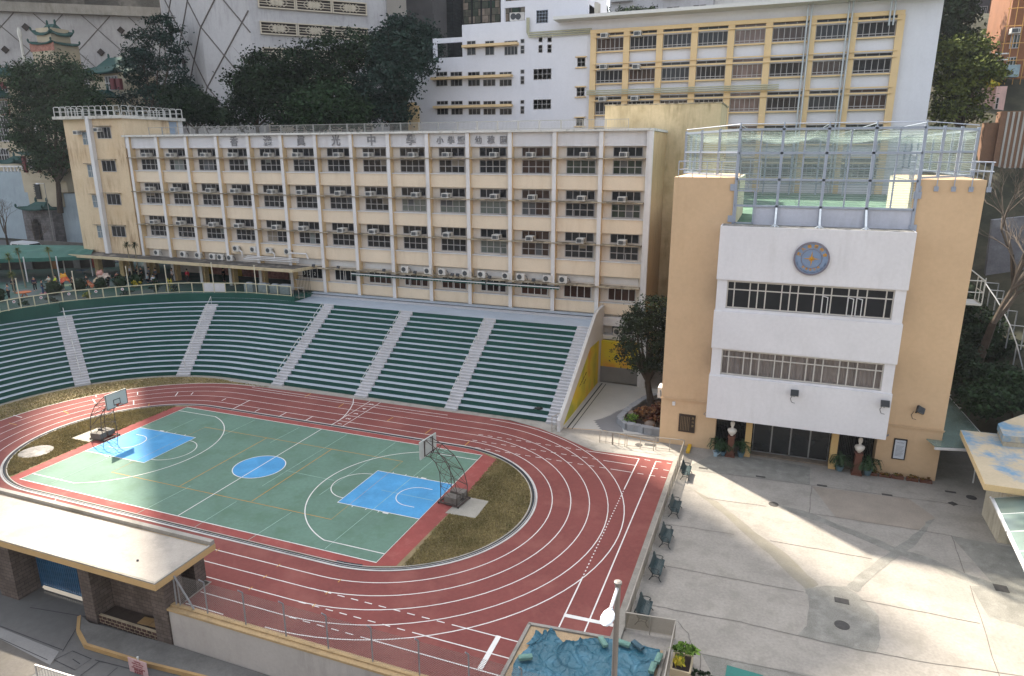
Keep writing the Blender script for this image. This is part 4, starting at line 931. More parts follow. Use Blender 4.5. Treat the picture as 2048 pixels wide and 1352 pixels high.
# bare tree
def bare(name,label,base,h,seed,r0=.3,lean=(0,0)):
    t=thing(name,label,'tree',base); rnd=random.Random(seed); tm=MB(); bm=MB()
    def grow(p,d,L,r,dep,mbx):
        q=p+d*L*.5+Vector((rnd.uniform(-1,1),rnd.uniform(-1,1),0))*L*.06; e=q+d*L*.5
        mbx.tube(p,q,r,6 if dep<3 else 4,r*.88,False); mbx.tube(q,e,r*.88,6 if dep<3 else 4,r*.72,False)
        if dep>=7: return
        for k in range(rnd.choice((2,2,3))):
            nd=(d+Vector((rnd.uniform(-1,1),rnd.uniform(-1,1),rnd.uniform(-.35,.7)))*.62).normalized(); grow(e,nd,L*rnd.uniform(.66,.86),r*rnd.uniform(.5,.68),dep+1,bm)
    grow(Vector((0,0,-.5)),Vector((lean[0],lean[1],1)).normalized(),h*.28,r0,0,tm)
    tm.build('trunk',BARK,t,local=True); bm.build('branches',mat('twig','#5a5148',.95,.2,3),t,local=True)
b=at(1952,730,Y=30); bare('bare_tree','large leafless tree with pale twigs behind the right side of the auditorium',(b.x,b.y,b.z),15,5,.38,(.15,0))
b=at(2030,560,Y=38); bare('bare_tree','smaller leafless tree arching over the grey path at the right edge',(b.x,b.y,b.z),10,11,.22,(-.2,0))
b=at(12,470,Y=45); bare('bare_tree','leafless tree with brown twigs beside the white van at the left edge',(b.x,b.y,5.9),9,21,.2)
b=at(75,500,Y=42); bare('bare_tree','small leafless shrub-like tree by the roadside in front of the stone gate',(b.x,b.y,5.9),5,33,.12)

# ================================================================== white hillside block (rear school building)
YR=57.0
WH2=mat('hill_block_white','#c9cad0',.85,.03,.3,.03,streak=.12,scol='#9fa0a4'); YE=mat('block_yellow','#cdb388',.85,.05,.6,.04)
rr=thing('hillside_block','white stepped school building with yellow-framed window bays on the slope behind','school building',(15,57,15))
def X(px,py=150): return at(px,py,Y=YR).x
def Zr(px,py): return at(px,py,Y=YR).z
x0,x1,x2,x3,x4,x5=X(815,200),X(866,100),X(924,60),X(1050,60),X(1168,60),X(1887,10)
zA,zB,zC,zR=Zr(815,124),Zr(866,77),Zr(924,50),Zr(1183,41)
m=MB(); m.box(x0,x1,YR,YR+10,12,zA); m.box(x1,x2,YR,YR+10,12,Zr(880,116)); m.box(x2,x3,YR,YR+10,12,zC); m.box(x3,x4+.5,YR-.02,YR+10,12,zR+6); m.box(x4+.5,x5,YR,YR+12,12,zR)
m.box(x1,x1+.5,YR,YR+.4,Zr(880,116),zB); m.box(x1+.5,x2,YR,YR+.4,Zr(900,85),zB-.05); 
m.box(X(1002,60),X(1009,60),YR,YR+.4,zC,zR+6); m.box(X(1002),x3,YR+.05,YR+.35,Zr(1030,14),Zr(1030,6)+.3)
m.extr([(x4+.5,YR+.5,zR),(x4+.5,YR+.5,Zr(1165,8)),(X(1173,20),YR+.5,Zr(1173,22)),(X(1173,20),YR+.5,zR)],(0,5,0))
m.build('wall',WH2,rr)
m=MB(); m.box(X(1116,60),x5+.4,YR-2.2,YR+12,zR+.02,zR+.4); m.build('roof',mat('eave_white','#c3c3c0',.85,.04,.5),rr)
m=MB(); m.box(x0-.02,X(833,205),YR-.06,YR-.01,12,Zr(820,205)); m.box(X(826,240),X(840,240),YR-.3,YR-.06,12,Zr(820,212)); m.build('corner_pier',YE,rr)
def wpx(a,b,c,d,nx,nz,**kw):
    return window(rr,X((a)),X(b),Zr(a,d),Zr(a,c),YR-.05,nx,nz,**kw)
for (a,b,n) in ((935,952.5,2),(971,989,2),(1009,1035.5,4)): wpx(a,b,93,111,n,1); wpx(a,b,82,90,n,1)
for (a,b) in ((872,895),(901,924.5),(936,960),(966,991),(999,1024)):
    wpx(a,b,159,173,3,1); wpx(a,b,144,153,3,1); wpx(a,b,217,230,3,1); wpx(a,b,202,210,3,1)
for (a,b,y) in ((929.6,1038,91),(866,1026,155),(869,1026,213)):
    z=Zr((a+b)/2,y); m=MB(); m.box(X(a),X(b),YR-.9,YR-.01,z-.16,z+.16); m.build('ledge',YE,rr)
for (a,b,c,d,nx,nz) in ((1041,1049,78,87,1,1),(1041,1049,91,108,1,2),(1041,1049,139,148,1,1),(1041,1049,152,169,1,2),(1041,1049,200,208,1,1),(1041,1049,212,228,1,2),(1067,1103,138,160,4,2),(1067,1103,199,219,4,2),(1076.5,1085,75,85,1,1),(1094,1103,75,85,1,1),(1076.5,1085,90,106,1,2),(1094,1103,89,106,1,2)): wpx(a,b,c,d,nx,nz)
w=wpx(1072,1095,21,47,4,4,fm=ST2)
for c,d in ((115.5,134),(175,193),(236,252)):
    wpx(1154,1170.5,c,d,2,2); z0,z1=Zr(1160,d),Zr(1160,c); m=MB(); m.box(X(1151),X(1173),YR-.35,YR-.01,z1+.02,z1+.15); m.box(X(1151),X(1173),YR-.25,YR-.01,z0-.15,z0-.02); m.build('sill',YE,rr)
# bays
post=[1186,1251,1316,1384,1455.6,1529,1613,1693,1784]; PX=[X(p,170) for p in post]
zt=Zr(1200,66); dz=Zr(1200,66.5)-Zr(1200,131); fl=[(Zr(1200,66.5)-k*dz,Zr(1200,73)-k*dz,Zr(1200,77)-k*dz,Zr(1200,103)-k*dz) for k in range(5)]
m=MB(); m.box(PX[0]-.4,PX[-1]+.3,YR-.5,YR-.01,zt-.1,zt+.35)
for i,x in enumerate(PX): m.box(x-.38,x+.38,YR-.45,YR-.01,13,zt-.1)
m.build('yellow_frame',YE,rr)
for f,(za,zu,zl,zb) in enumerate(fl):
    m=MB(); m.box(PX[0],PX[-1],YR-.62,YR-.46,zl+.03,zu-.03); m.box(PX[0]+.38,PX[-1]-.38,YR-.4,YR-.012,zb-.2,zb-.05)
    if f: m.box(PX[0],PX[-1],YR-.62,YR-.46,za+.06,za+.2)
    m.build('ledge',YE,rr)
    for i in range(8):
        a,b=PX[i]+.40,PX[i+1]-.40; g=G1 if (i*7+f*3)%5 else G3
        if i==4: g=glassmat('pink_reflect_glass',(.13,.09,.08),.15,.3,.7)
        window(rr,a,b,zu,za,YR-.10,3,1,gm=g,fm=RM,fw=.07); window(rr,a,b,zb,zl,YR-.10,6,2,gm=g,zs=[zb+(zl-zb)*.2],fm=FRM,fw=.075)
for i,(px,py) in enumerate(((1211,70),(1277,66),(1209,132),(1274,132),(1207,196),(1271,195))):
    p=at(px,py,Y=YR-.5); o=copy_tree(ac0); o.location=(p.x,YR-.6,p.z-.45); o.scale=(1.25,1.25,1.25); o['group']='air conditioners of the hillside block'
    o['label']=f'{("left","right")[i%2]} air conditioner of the pair on the hillside block, {("top","middle","lowest")[i//2]} row'
m=MB()
for px in (1613,1693,1775):
    x=X(px,100); zz=-0 
    for dx in (-.28,.12): m.tube((x+dx,YR-.8,14 if px<1770 else zt-1.2),(x+dx,YR-.8,zt+2.6),.10,6)
m.build('down_pipe',mat('pipe_grey','#a9b0b4',.5,metal=.2),rr)
m=MB()
for k in range(3):
    z=Zr(1300,179)-k*.22; m.tube((PX[0]-.6,YR-.9,z),(X(1560),YR-.9,z),.08,5)
    z=Zr(1110,63)-k*.26; m.tube((X(1055+k*2),YR-.3,z),(X(1182),YR-.3,z),.09,5); m.tube((X(1055+k*2),YR-.3,z),(X(1055+k*2),YR-.3,Zr(1058,36)),.09,5)
m.build('pipe_run',mat('pipe_olive','#a3a28b',.6),rr)
for k,px in enumerate((1030,1040)):
    p=at(px,43,Y=YR+2); o=copy_tree(c0); o.location=(p.x,YR+2,p.z); o.scale=(1.6,1.6,1.6); o['label']=('left','right')[k]+' of two outdoor condensers on the stepped roof of the white hillside block'; o['group']='condensers on the hillside block roof'
t=thing('roof_tank','steel water tank on the roof of the white hillside block beside the stair tower','tank',(X(1183),YR+4,zR+.4))
m=MB(); a=at(1175,35,Y=YR+4); b=at(1194,12,Y=YR+4); m.lathe([(1.1,0),(1.1,2.2),(.9,2.4)],((a.x+b.x)/2,YR+4,zR+.4),12); m.build('shell',mat('tank_steel','#9c978c',.35,.1,1,metal=.5),t)

# ================================================================== far buildings
def facade_tower(name,label,c,w,d,z0,z1,ang,wallc,wins=True,floor=3.1,bay=3.4,gm=None,bal=False,group=None,ww=.5):
    """tower: walls part, one window part per visible bay column group"""
    t=thing(name,label,'building',(c[0],c[1],z0),group); ca,sa=math.cos(ang),math.sin(ang)
    u=Vector((ca,sa,0)); v=Vector((-sa,ca,0)); C=Vector((c[0],c[1],0))
    m=MB(); m.obox(C+Vector((0,0,(z0+z1)/2)),u*w/2,v*d/2,(0,0,(z1-z0)/2)); m.build('wall',wallc,t)
    if wins:
        nb=max(1,int(w/bay)); nf=int((z1-z0)/floor); cnt=0
        for side in (-1,):
            for f in range(nf):
                for b in range(nb):
                    if cnt>=96: break
                    cnt+=1; x=-w/2+(b+.5)*w/nb; z=z0+f*floor+1.0; fr=MB(); o=C+u*x+v*side*(d/2)
                    fr.obox(o+Vector((0,0,z+.75)),u*w/nb*ww/2,v*.06,(0,0,.8)); 
                    f2=fr.build('window',FRM,t); p=MB()
                    for s in (-1,1): p.obox(o+v*side*.05+u*s*w/nb*ww*.245+Vector((0,0,z+.75)),u*w/nb*ww*.215,v*.03,(0,0,.68))
                    p.build('pane',gm or G1,f2)
                    if bal and b%2==0:
                        q=MB(); q.obox(o+v*side*.55+Vector((0,0,z-.15)),u*w/nb*.42,v*.5,(0,0,.08)); q.obox(o+v*side*1.03+Vector((0,0,z+.3)),u*w/nb*.42,v*.03,(0,0,.45)); q.build('balcony',wallc,t)
    return t
GW=mat('podium_grey','#a5a3a3',.9,.06,.15,.05,streak=.35,scol='#5f5c5c',patch=.3,pcol='#757372',sc2=.08); RIB=mat('rib_brown','#5d5753',.9); ORN=mat('ornament_dark','#37302d',.9,.2,3,.2); GLT=mat('lattice_beige','#b2a896',.85,.06,1)
B1=Vector((-45.3,57,0)); dE=Vector((.71,.704,0)); E1=B1+dE*21; C1=B1+Vector((-10.5,1.0,0))
Pb=at(340,26,Y=100); B0=Vector((Pb.x,100,0)); dW=Vector((.83,.56,0)).normalized(); A0=B0-dW*90
pw=thing('podium_building','huge grey podium building with diamond-ribbed walls and lattice vents above the trees','building',(-60,80,8))
ZP=Pb.z
def wallseg(p,q,z0,z1): 
    m.extr([(p.x,p.y,z0),(q.x,q.y,z0),(q.x,q.y,z1),(p.x,p.y,z1)],(.0,.5,0))
m=MB(); wallseg(A0,B0,5,ZP)
F=[B0,Vector((-88,82,0)),Vector((-72,66,0)),C1,B1,E1]
for p,q in zip(F,F[1:]): wallseg(p,q,5,ZP+3 if p is B0 else 62)
Eb=E1+Vector((-8,14,0)); m.extr([(E1.x,E1.y,5),(Eb.x,Eb.y,5),(Eb.x,Eb.y,62),(E1.x,E1.y,62)],(.4,0,0))
m.build('wall',GW,pw)
# ledge band on top of the left wall
m=MB(); n_=Vector((dW.y,-dW.x,0)); m.obox((A0+B0)/2+n_*.8+Vector((0,0,ZP-.2)),dW*45.5,n_*.9,(0,0,1.0)); m.build('ledge',mat('podium_ledge','#8f8b84',.9,.15,.5,.1,streak=.5),pw)
m=MB(); m.obox((A0+B0)/2-n_*2+Vector((0,0,ZP+5)),dW*45,n_*.5,(0,0,5)); m.build('upper_wall',mat('podium_weathered','#565450',.95,.3,.3,.2,patch=.6,pcol='#8a8680',sc2=.2),pw)
# ribs: diagonal grid on a wall from p along d
def ribs(p,d,L,z0,z1,st,off=0):
    d=d.normalized(); nn=Vector((d.y,-d.x,0)); m=MB(); o=MB(); H=z1-z0; k=-int(H/st)-1
    while k*st<L+H:
        for s in (1,-1):
            # line x = k*st + s*(z-z0)
            pts=[]
            for z in (0,H):
                pts.append((k*st+s*z,z))
            (xa,za),(xb,zb)=pts
            def clip(xa,za,xb,zb):
                if xb==xa: return None
                t0,t1=0,1
                for lo,hi,a_,b_ in ((0,L,xa,xb),):
                    ta=(lo-a_)/(b_-a_); tb=(hi-a_)/(b_-a_)
                    if ta>tb: ta,tb=tb,ta
                    t0=max(t0,ta); t1=min(t1,tb)
                if t0>=t1: return None
                return (xa+(xb-xa)*t0,za+(zb-za)*t0,xa+(xb-xa)*t1,za+(zb-za)*t1)
            c=clip(xa,za,xb,zb)
            if c: 
                P=p+d*c[0]+nn*.06+Vector((0,0,z0+c[1])); Q=p+d*c[2]+nn*.06+Vector((0,0,z0+c[3])); m.bar(P,Q,.15)
        k+=1
    m.build('rib',RIB,pw)
    j=0; z=st/2
    while z<H:
        i=0; x=(j%2)*st/2
        while x<L:
            if 0<x<L and ((i*5+j*3)%4)!=0:
                c=p+d*x+nn*.12+Vector((0,0,z0+z)); s_=st*.085; o=MB(); ORC[0]+=1
                o.extr([c-d*s_*1,c+Vector((0,0,s_)),c+d*s_,c-Vector((0,0,s_))],nn*.25)
                if ORC[0]<=100: o.build('ornament',ORN,pw)
            x+=st; i+=1
        z+=st/2; j+=1
ORC=[0]
ribs(A0+dW*30,dW,60,5,ZP-1,9.8)
for p,q in zip(F,F[1:5]):
    ribs(p,q-p,(q-p).length,5,60,9)
# lattice vents on the right-hand face
nE=Vector((dE.y,-dE.x,0))
for f in range(9):
    zc=[at(545,y,Y=57).z for y in (0,32,74,118)]; 
    z=zc[0]+1.9+(2-f)*3.75
    for b in range(3):
        c=B1+dE*(4.2+b*5.6)+Vector((0,0,z-1.6)); 
        if c.z>62 or c.z<12: continue
        m=MB(); m.mi=0; m.obox(c+nE*.03,dE*2.6,nE*.04,(0,0,.78))
        m.mi=1; 
        for s in (-1,1): m.obox(c+nE*.2+Vector((0,0,s*.86)),dE*2.75,nE*.2,(0,0,.09)); m.obox(c+nE*.2+dE*s*2.66,dE*.1,nE*.18,(0,0,.77))
        for k in range(3): m.obox(c+nE*.16+Vector((0,0,-.38+.38*k)),dE*2.55,nE*.06,(0,0,.05))
        for k in (-2,-1,0,1,2):
            q=c+nE*.25+dE*k*.52; r=.66 if k==0 else .58
            for a in range(4):
                A=[dE*r,Vector((0,0,r)),-dE*r,Vector((0,0,-r))]; m.bar(q+A[a],q+A[(a+1)%4],.09)
            if abs(k)<2: m.extr([q-dE*.46,q+Vector((0,0,.46)),q+dE*.46,q-Vector((0,0,.46))],nE*.05)
        m.build('lattice_vent',[ORN,GLT],pw)
# unseen towers above the frame, shaped to fit court shade; two blocks added
TWR=mat('tower_plain','#9b958c',.9,.05,.3)
def shade(n0,n1,t,d,z0,z1,label):
    nv=Vector((.65,.76,0)); a=Vector((-.76,.65,0)); c=nv*(n0+n1)/2+a*t; ang=math.atan2(nv.y,nv.x)
    return facade_tower('residential_tower',label,(c.x,c.y),n1-n0,d,z0,z1,ang,TWR,wins=True,floor=8,bay=6,group=None)
shade(-7.5,23.8,97,22,61,136,'slender residential tower standing on the grey podium above the trees')
shade(-16,-4.5,152,16,ZP+8,135,'lower residential block between the two towers on the podium')  # unseen block added to keep sun off the church and grandstand
shade(24.2,47,92,12,20,100,'dark grey block rising between the lattice-vent building and the dark tower')  # block added to put the slope trees in shade
shade(-52,-14.8,152,20,ZP+8,178,'broad residential tower standing on the far left podium')
# glass building and dark tower behind the white block
Yg=100
t=thing('glass_tower','glazed building with black grid frame and coloured reflections behind the white hillside block','building',(at(950,50,Y=Yg).x,Yg,20))
xa,xb=at(908,50,Y=Yg).x,at(1060,50,Y=Yg).x
m=MB(); m.box(xa,xb,Yg,Yg+15,20,70); m.build('glazing',brickmat('painted_reflection_panels','#8d7f72','#1f3a30','#101214',.35,.5,.45),t)  # reflections painted as a mix of tan and green panels
for i in range(9):
    x=xa+(xb-xa)*i/8; m=MB(); m.box(x-.12,x+.12,Yg-.3,Yg-.02,20,70); m.build('mullion',mat('black_frame','#17181a',.5),t)
t=thing('dark_tower','dark slatted tower rising behind the trees left of the glazed building','building',(at(880,40,Y=Yg-4).x,Yg-4,20))
m=MB(); m.box(at(863,50,Y=Yg-4).x,at(907,50,Y=Yg-4).x,Yg-4,Yg+8,20,70); m.build('wall',brickmat('dark_slats','#2c2f31','#232628','#0e0f10',.5,.6,.3),t)
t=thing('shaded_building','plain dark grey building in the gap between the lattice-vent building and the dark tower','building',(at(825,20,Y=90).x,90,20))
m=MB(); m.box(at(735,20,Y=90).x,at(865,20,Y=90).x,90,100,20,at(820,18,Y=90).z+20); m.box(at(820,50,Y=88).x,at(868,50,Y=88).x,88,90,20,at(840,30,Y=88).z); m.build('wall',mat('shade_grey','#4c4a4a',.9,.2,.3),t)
AP=mat('apartment_grey','#a9a9ad',.9,.08,.3,.06,streak=.3); AP2=mat('apartment_white','#c0c0bd',.9,.06,.3,.06,streak=.3)
t=facade_tower('apartment_block','pale grey apartment block with balconies and plants behind the roof of the hillside block',(at(1320,20,Y=110).x,115),at(1418,20,Y=110).x-at(1212,20,Y=110).x,10,30,66,0,AP,floor=3.2,bay=4.2,bal=True)
t=facade_tower('apartment_block','whitish apartment block with long window rows at the top right of the roofline',(at(1520,5,Y=112).x,117),at(1640,5,Y=112).x-at(1420,5,Y=112).x,10,30,66,0,AP2,floor=3.2,bay=3,ww=.85)
for k,(px,rr_) in enumerate(((1198,16),(1245,10),(1275,16),(1300,10))):
    ptree('roof_garden_shrub',('leftmost','second','third','rightmost')[k]+' green shrub on the terrace edge behind the white hillside block roof',100,(px,44),[(px,30,rr_,14),(px+8,26,rr_*.7,12)],1200,.4,'mid',tr=.1,cat='shrub',group='terrace shrubs',clump=.9)
# right-hand towers
OR=mat('tower_orange','#8f5a3a',.9,.08,.5,.06,streak=.2); SL=mat('tower_slate','#5b5b60',.9,.06,.4); 
Y0=118
def bp(px,Y): return at(px,60,Y=Y).x
t=thing('slate_tower','slate-grey and orange-brown apartment tower with glass balconies behind the feathery tree','building',(bp(1965,Y0),Y0,20))
m=MB(); m.box(bp(1925,Y0),bp(1952,Y0),Y0,Y0+12,20,80); m.box(bp(1952,Y0),bp(1975,Y0),Y0+1.5,Y0+12,20,80); m.box(bp(2012,Y0),bp(2030,Y0),Y0,Y0+12,20,80); m.build('wall',SL,t)
m=MB(); m.box(bp(1975,Y0),bp(2012,Y0),Y0+.2,Y0+12,20,80); m.build('orange_wall',OR,t)
for f in range(13):
    z=24+f*3.4
    m=MB(); m.box(bp(1984,Y0),bp(2006,Y0),Y0+.1,Y0+.25,z+.5,z+2.5); w=m.build('window',mat('dark_opening','#17181a',.6),t)
    m=MB(); m.box(bp(1982,Y0),bp(2008,Y0),Y0-1.2,Y0+.1,z-.1,z+.1); m.box(bp(1982,Y0),bp(2008,Y0),Y0-1.22,Y0-1.15,z+.1,z+1.1); m.build('balcony',G2 if f%2 else mat('slate_light','#77787c',.8),t)
    window(t,bp(1956,Y0),bp(1972,Y0),z+.5,z+2.2,Y0+1.42,4,1,gm=G1,fw=.12)
Y1=84
t=thing('scaffold_building','orange-brown building wrapped in bamboo scaffolding at the right edge','building',(bp(2040,Y1),Y1,10))
m=MB(); m.box(bp(2016,Y1),bp(2110,Y1),Y1,Y1+12,10,66); m.build('wall',mat('rust_wall','#7f563c',.9,.12,.4,.08,streak=.4,scol='#6d4426'),t)
m=MB()
for i in range(9):
    x=bp(2008,Y1)+i*.9; m.tube((x,Y1-1.1,14),(x,Y1-1.1,66),.05,4)
for k in range(22): z=16+k*2.2; m.tube((bp(2004,Y1),Y1-1.15,z),(bp(2075,Y1),Y1-1.15,z),.05,4)
m.build('bamboo_scaffold',mat('bamboo','#b58a4c',.7),t)
m=MB()
for k in range(4): z=at(2000,110+k*12,Y=Y1).z; m.tube((bp(1994,Y1),Y1-1.4,z),(bp(2020,Y1),Y1-1.4,z),.09,5)
m.build('laundry_pole',WHT,t)
for k,(py) in enumerate((75,120,180)):
    z=at(2030,py,Y=Y1).z; window(t,bp(2024,Y1),bp(2044,Y1),z-1.4,z+.4,Y1-.08,3,1,gm=G4,fw=.1)
m=MB(); p=at(2002,132,Y=Y1-1.5); q=at(2032,155,Y=Y1-1.5); m.box(p.x,q.x,Y1-2.6,Y1-1.2,q.z,p.z); m.build('blue_tarpaulin_box',mat('pale_blue_sheet','#7f959c',.5,.2,2),t)
for k,(px,py) in enumerate(((2028,68),(2018,184))):
    p=at(px,py,Y=Y1-.5); o=copy_tree(ac0); o.location=(p.x,Y1-.3,p.z); o.scale=(1.5,1.5,1.5); o['label']=('upper','lower')[k]+' air conditioner on the scaffolded orange building'; o['group']='air conditioners on the scaffolded building'
Y2=78
t=thing('pink_house','stained pale pink house with roof garden beside the scaffolded building','house',(at(1955,210,Y=Y2).x,Y2,12))
zt2=at(1950,175,Y=Y2).z
m=MB(); m.box(at(1915,210,Y=Y2).x,at(2005,210,Y=Y2).x,Y2,Y2+10,12,zt2); m.box(at(1986,200,Y=Y2).x,at(2007,200,Y=Y2).x,Y2-.8,Y2,12,zt2); m.build('wall',mat('pink_wall','#c2a39c',.9,.08,.5,.06,streak=.7,scol='#76655c',patch=.4,pcol='#a5958c',sc2=.4),t)
window(t,at(1988,205,Y=Y2).x,at(1994,205,Y=Y2).x,at(1990,219,Y=Y2).z,at(1990,196,Y=Y2).z,Y2-.86,1,2); window(t,at(1934,240,Y=Y2).x,at(1957,240,Y=Y2).x,at(1940,250,Y=Y2).z,at(1940,238,Y=Y2).z,Y2-.06,4,1)
m=MB(); m.box(at(1950,150,Y=Y2+2).x,at(2022,150,Y=Y2+2).x,Y2+1,Y2+6,at(1980,148,Y=Y2+2).z-.2,at(1980,148,Y=Y2+2).z+.2); m.box(at(1985,170,Y=Y2).x,at(2008,170,Y=Y2).x,Y2+3,Y2+6,zt2,zt2+3); m.build('roof_hut',mat('hut_dark','#3c3f38',.9,.2,1),t)
ptree('roof_garden_shrub','yellowish creeper on the roof edge of the pink house',Y2+.5,(1960,176),[(1950,168,20,8),(1975,170,22,7)],900,.35,'gold',tr=.05,cat='shrub',clump=.6)
t=thing('brown_retaining_wall','brown wall with vertical white drain stripes below the scaffolded building','wall',(at(2010,300,Y=66).x,66,5))
m=MB(); m.box(at(1990,300,Y=66).x,at(2140,300,Y=66).x,66,68,4,at(2030,222,Y=66).z); m.box(at(1965,270,Y=67).x,at(1992,270,Y=67).x,66.5,68,4,at(1980,245,Y=66).z); m.build('wall',mat('brown_wall','#7b5d49',.9,.12,.4,.1,streak=.3,patch=.4,pcol='#5c4738'),t)
m=MB()
for i in range(6): x=at(2002,300,Y=66).x+i*.55; m.box(x,x+.22,65.9,66,8,at(2010,224,Y=66).z)
m.build('stripe',mat('stripe_grey','#a7a49c',.8),t)
t=thing('concrete_slope','pale grey concrete slope face seen through the bare branches at the right edge','slope',(at(2010,500,Y=46).x,46,5))
m=MB(); a=at(1975,560,Y=46); m.extr([(a.x,46,4),(a.x+30,46,4),(a.x+30,46,at(2040,340,Y=46).z),(a.x-.5,46,at(1990,440,Y=46).z)],(0,.6,0)); m.build('face',mat('slope_grey','#66666a',.95,.15,.4,.15,patch=.5,pcol='#8a8c90',sc2=.5),t)
t=thing('slope_stair_rail','grey tube railings stepping down the slope at the right edge','railing',(at(2010,600,Y=32).x,32,5))
m=MB()
for k,(px,py) in enumerate(((1970,565),(1980,580),(1992,597),(2005,620),(2020,650),(2034,690),(2046,740))):
    p=at(px,py,Y=36-k*1.3); q=at(px-6,py+44,Y=36-k*1.3); m.tube(p,(p.x,p.y,p.z-2.0),.05,5); m.tube(p,(p.x+1.0,p.y-.2,p.z),.05,5); m.tube((p.x+1,p.y-.2,p.z),(p.x+1,p.y-.2,p.z-2),.05,5)
m.path([at(px,py,Y=36-k*1.3) for k,(px,py) in enumerate(((1970,565),(1980,580),(1992,597),(2005,620),(2020,650),(2034,690),(2046,740)))],.05,5); m.build('tubes',mat('dull_grey_tube','#7c7f82',.6),t)
t=thing('side_balcony','small white steel cat ladder cage on the right side wall of the auditorium','balcony',(44.6,16,12))
m=MB(); p=at(1940,560,X=44.7); 
for dz in (0,.75,1.5): m.path([(44.56,15.2,12.2+dz),(45.6,15.2,12.2+dz),(45.6,17,12.2+dz)],.035,4)
for y in (15.2,16.1,17): m.tube((45.6,y,12.2),(45.6,y,13.9 if y<16 else 13.7),.03,4)
m.box(44.56,45.6,15.2,17,12.1,12.17); m.path([(44.56,15.2,14.5),(45.6,15.2,13.7)],.03,4); m.build('frame',RAILM,t)

# ---- church behind the left tree
CY=mat('church_cream','#a59a84',.85,.08,.6,.05); CT=mat('tile_green','#1f423e',.85,.2,1.5,.15,patch=.3,pcol='#2f554e'); CR=mat('church_red','#5e2a2c',.8); CBK=brickmat('church_brick','#9c6a5c','#8c5c50','#b59b8c',1.2)
def px_at(px,py,Y): p=at(px,py,Y=Y); return p
def croof(m,cx,cy,z,w,d,h,fl=.8):
    """upswept hipped roof: eaves corner lifted"""
    n=8; ring=[]
    for (sx,sy) in ((-1,-1),(1,-1),(1,1),(-1,1)):
        pass
    C=[(-1,-1),(1,-1),(1,1),(-1,1)]; E=[]
    for k in range(4):
        a=C[k]; b=C[(k+1)%4]
        for i in range(n):
            t=i/n; x=a[0]+(b[0]-a[0])*t; y=a[1]+(b[1]-a[1])*t; up=(abs(2*t-1)**3)*h*fl*.5; E.append((cx+x*w/2,cy+y*d/2,z+up))
    M=[(cx+(x-cx)*.62,cy+(y-cy)*.5,z+h*.42) for x,y,_ in E]; T=[(cx+(x-cx)*.42,cy+(y-cy)*.06,z+h) for x,y,_ in E]; L=[(x,y,zz-.22) for x,y,zz in E]
    N=len(E); m.add(L+E+M+T,[(k*N+i,k*N+(i+1)%N,(k+1)*N+(i+1)%N,(k+1)*N+i) for k in range(3) for i in range(N)]+[tuple(range(N-1,-1,-1)),tuple(range(3*N,4*N))])
    for sx in (-1,1): m.ell((cx+sx*w*.21,cy,z+h+.3),(.25,.2,.55),6,4)
    for a in C: m.ell((cx+a[0]*w/2,cy+a[1]*d/2,z+h*fl*.5+.2),(.2,.2,.35),5,4)
ch=thing('chinese_style_church','cream and red church with green upturned tiled roofs behind the big left tree','church',(-105,66,6))
YC=66
k=(at(90,80,Y=YC)-CAM).dot(_f)/FPX
def pc(px,py): return at(px,py,Y=YC)
for (px,py,dx,dy,dz,w_,d_,h_,fl_) in ((85,62,0,2,-.6,52,5,22,.8),(88,80,0,2,-.7,64,6,12,.8),(200,145,0,4,0,96,9,32,.4),(10,152,0,0,0,50,6,16,.8),(5,195,0,-1,0,70,7,14,.8),(205,195,0,0,0,80,6,14,.8),(70,355,-1,-2,3,60,6,14,.8)):
    m=MB(); p=pc(px,py); croof(m,p.x+dx,YC+dy,p.z+dz,w_*k,d_,h_*k,fl_); m.build('roof',CT,ch)
m=MB(); p=pc(88,76); m.box(p.x-20*k,p.x+20*k,YC,YC+4,p.z-4,pc(88,55).z); p=pc(90,100); m.box(p.x-30*k,p.x+30*k,YC-.5,YC+5,8,pc(90,88).z)
m.box(pc(175,200).x,pc(248,200).x,YC+1,YC+8,8,pc(200,146).z); m.box(pc(-40,200).x,pc(48,200).x,YC-.3,YC+6,8,pc(10,155).z); m.box(pc(48,200).x,pc(175,200).x,YC+1,YC+8,8,pc(100,180).z)
m.build('wall',CY,ch)
m=MB(); m.box(pc(65,90).x,pc(113,90).x,YC-.62,YC-.52,pc(90,103).z,pc(90,86).z); m.build('brick_panel',CBK,ch); m=MB(); m.box(pc(0,200).x,pc(20,200).x,YC-.42,YC-.32,pc(10,230).z,pc(10,200).z); m.build('brick_panel',CBK,ch)
for px,a,b in ((12,165,178),(30,165,178),(232,158,180),(244,158,180)):
    m=MB(); p=pc(px,a); m.box(p.x-.5,p.x+.5,YC-1.0,YC-.4,pc(px,b).z,p.z); m.build('red_column',CR,ch)
for px,py in ((10,185),(10,215),(12,245),(12,270),(12,310),(215,165)): 
    p=pc(px,py); window(ch,p.x-1.6,p.x+1.6,p.z-1.3,p.z+1.3,YC-.46 if px<50 else YC+.9,4,2,gm=G1,fw=.15)
p=pc(58,90); m=MB(); m.tube((p.x,YC-1.5,8),(p.x,YC-1.5,pc(52,72).z),.25,6); m.ell((p.x,YC-1.5,pc(52,70).z),(.4,.4,1.2),6,5); m.build('spire_pole',mat('pole_white','#b9b6ae',.7),ch)
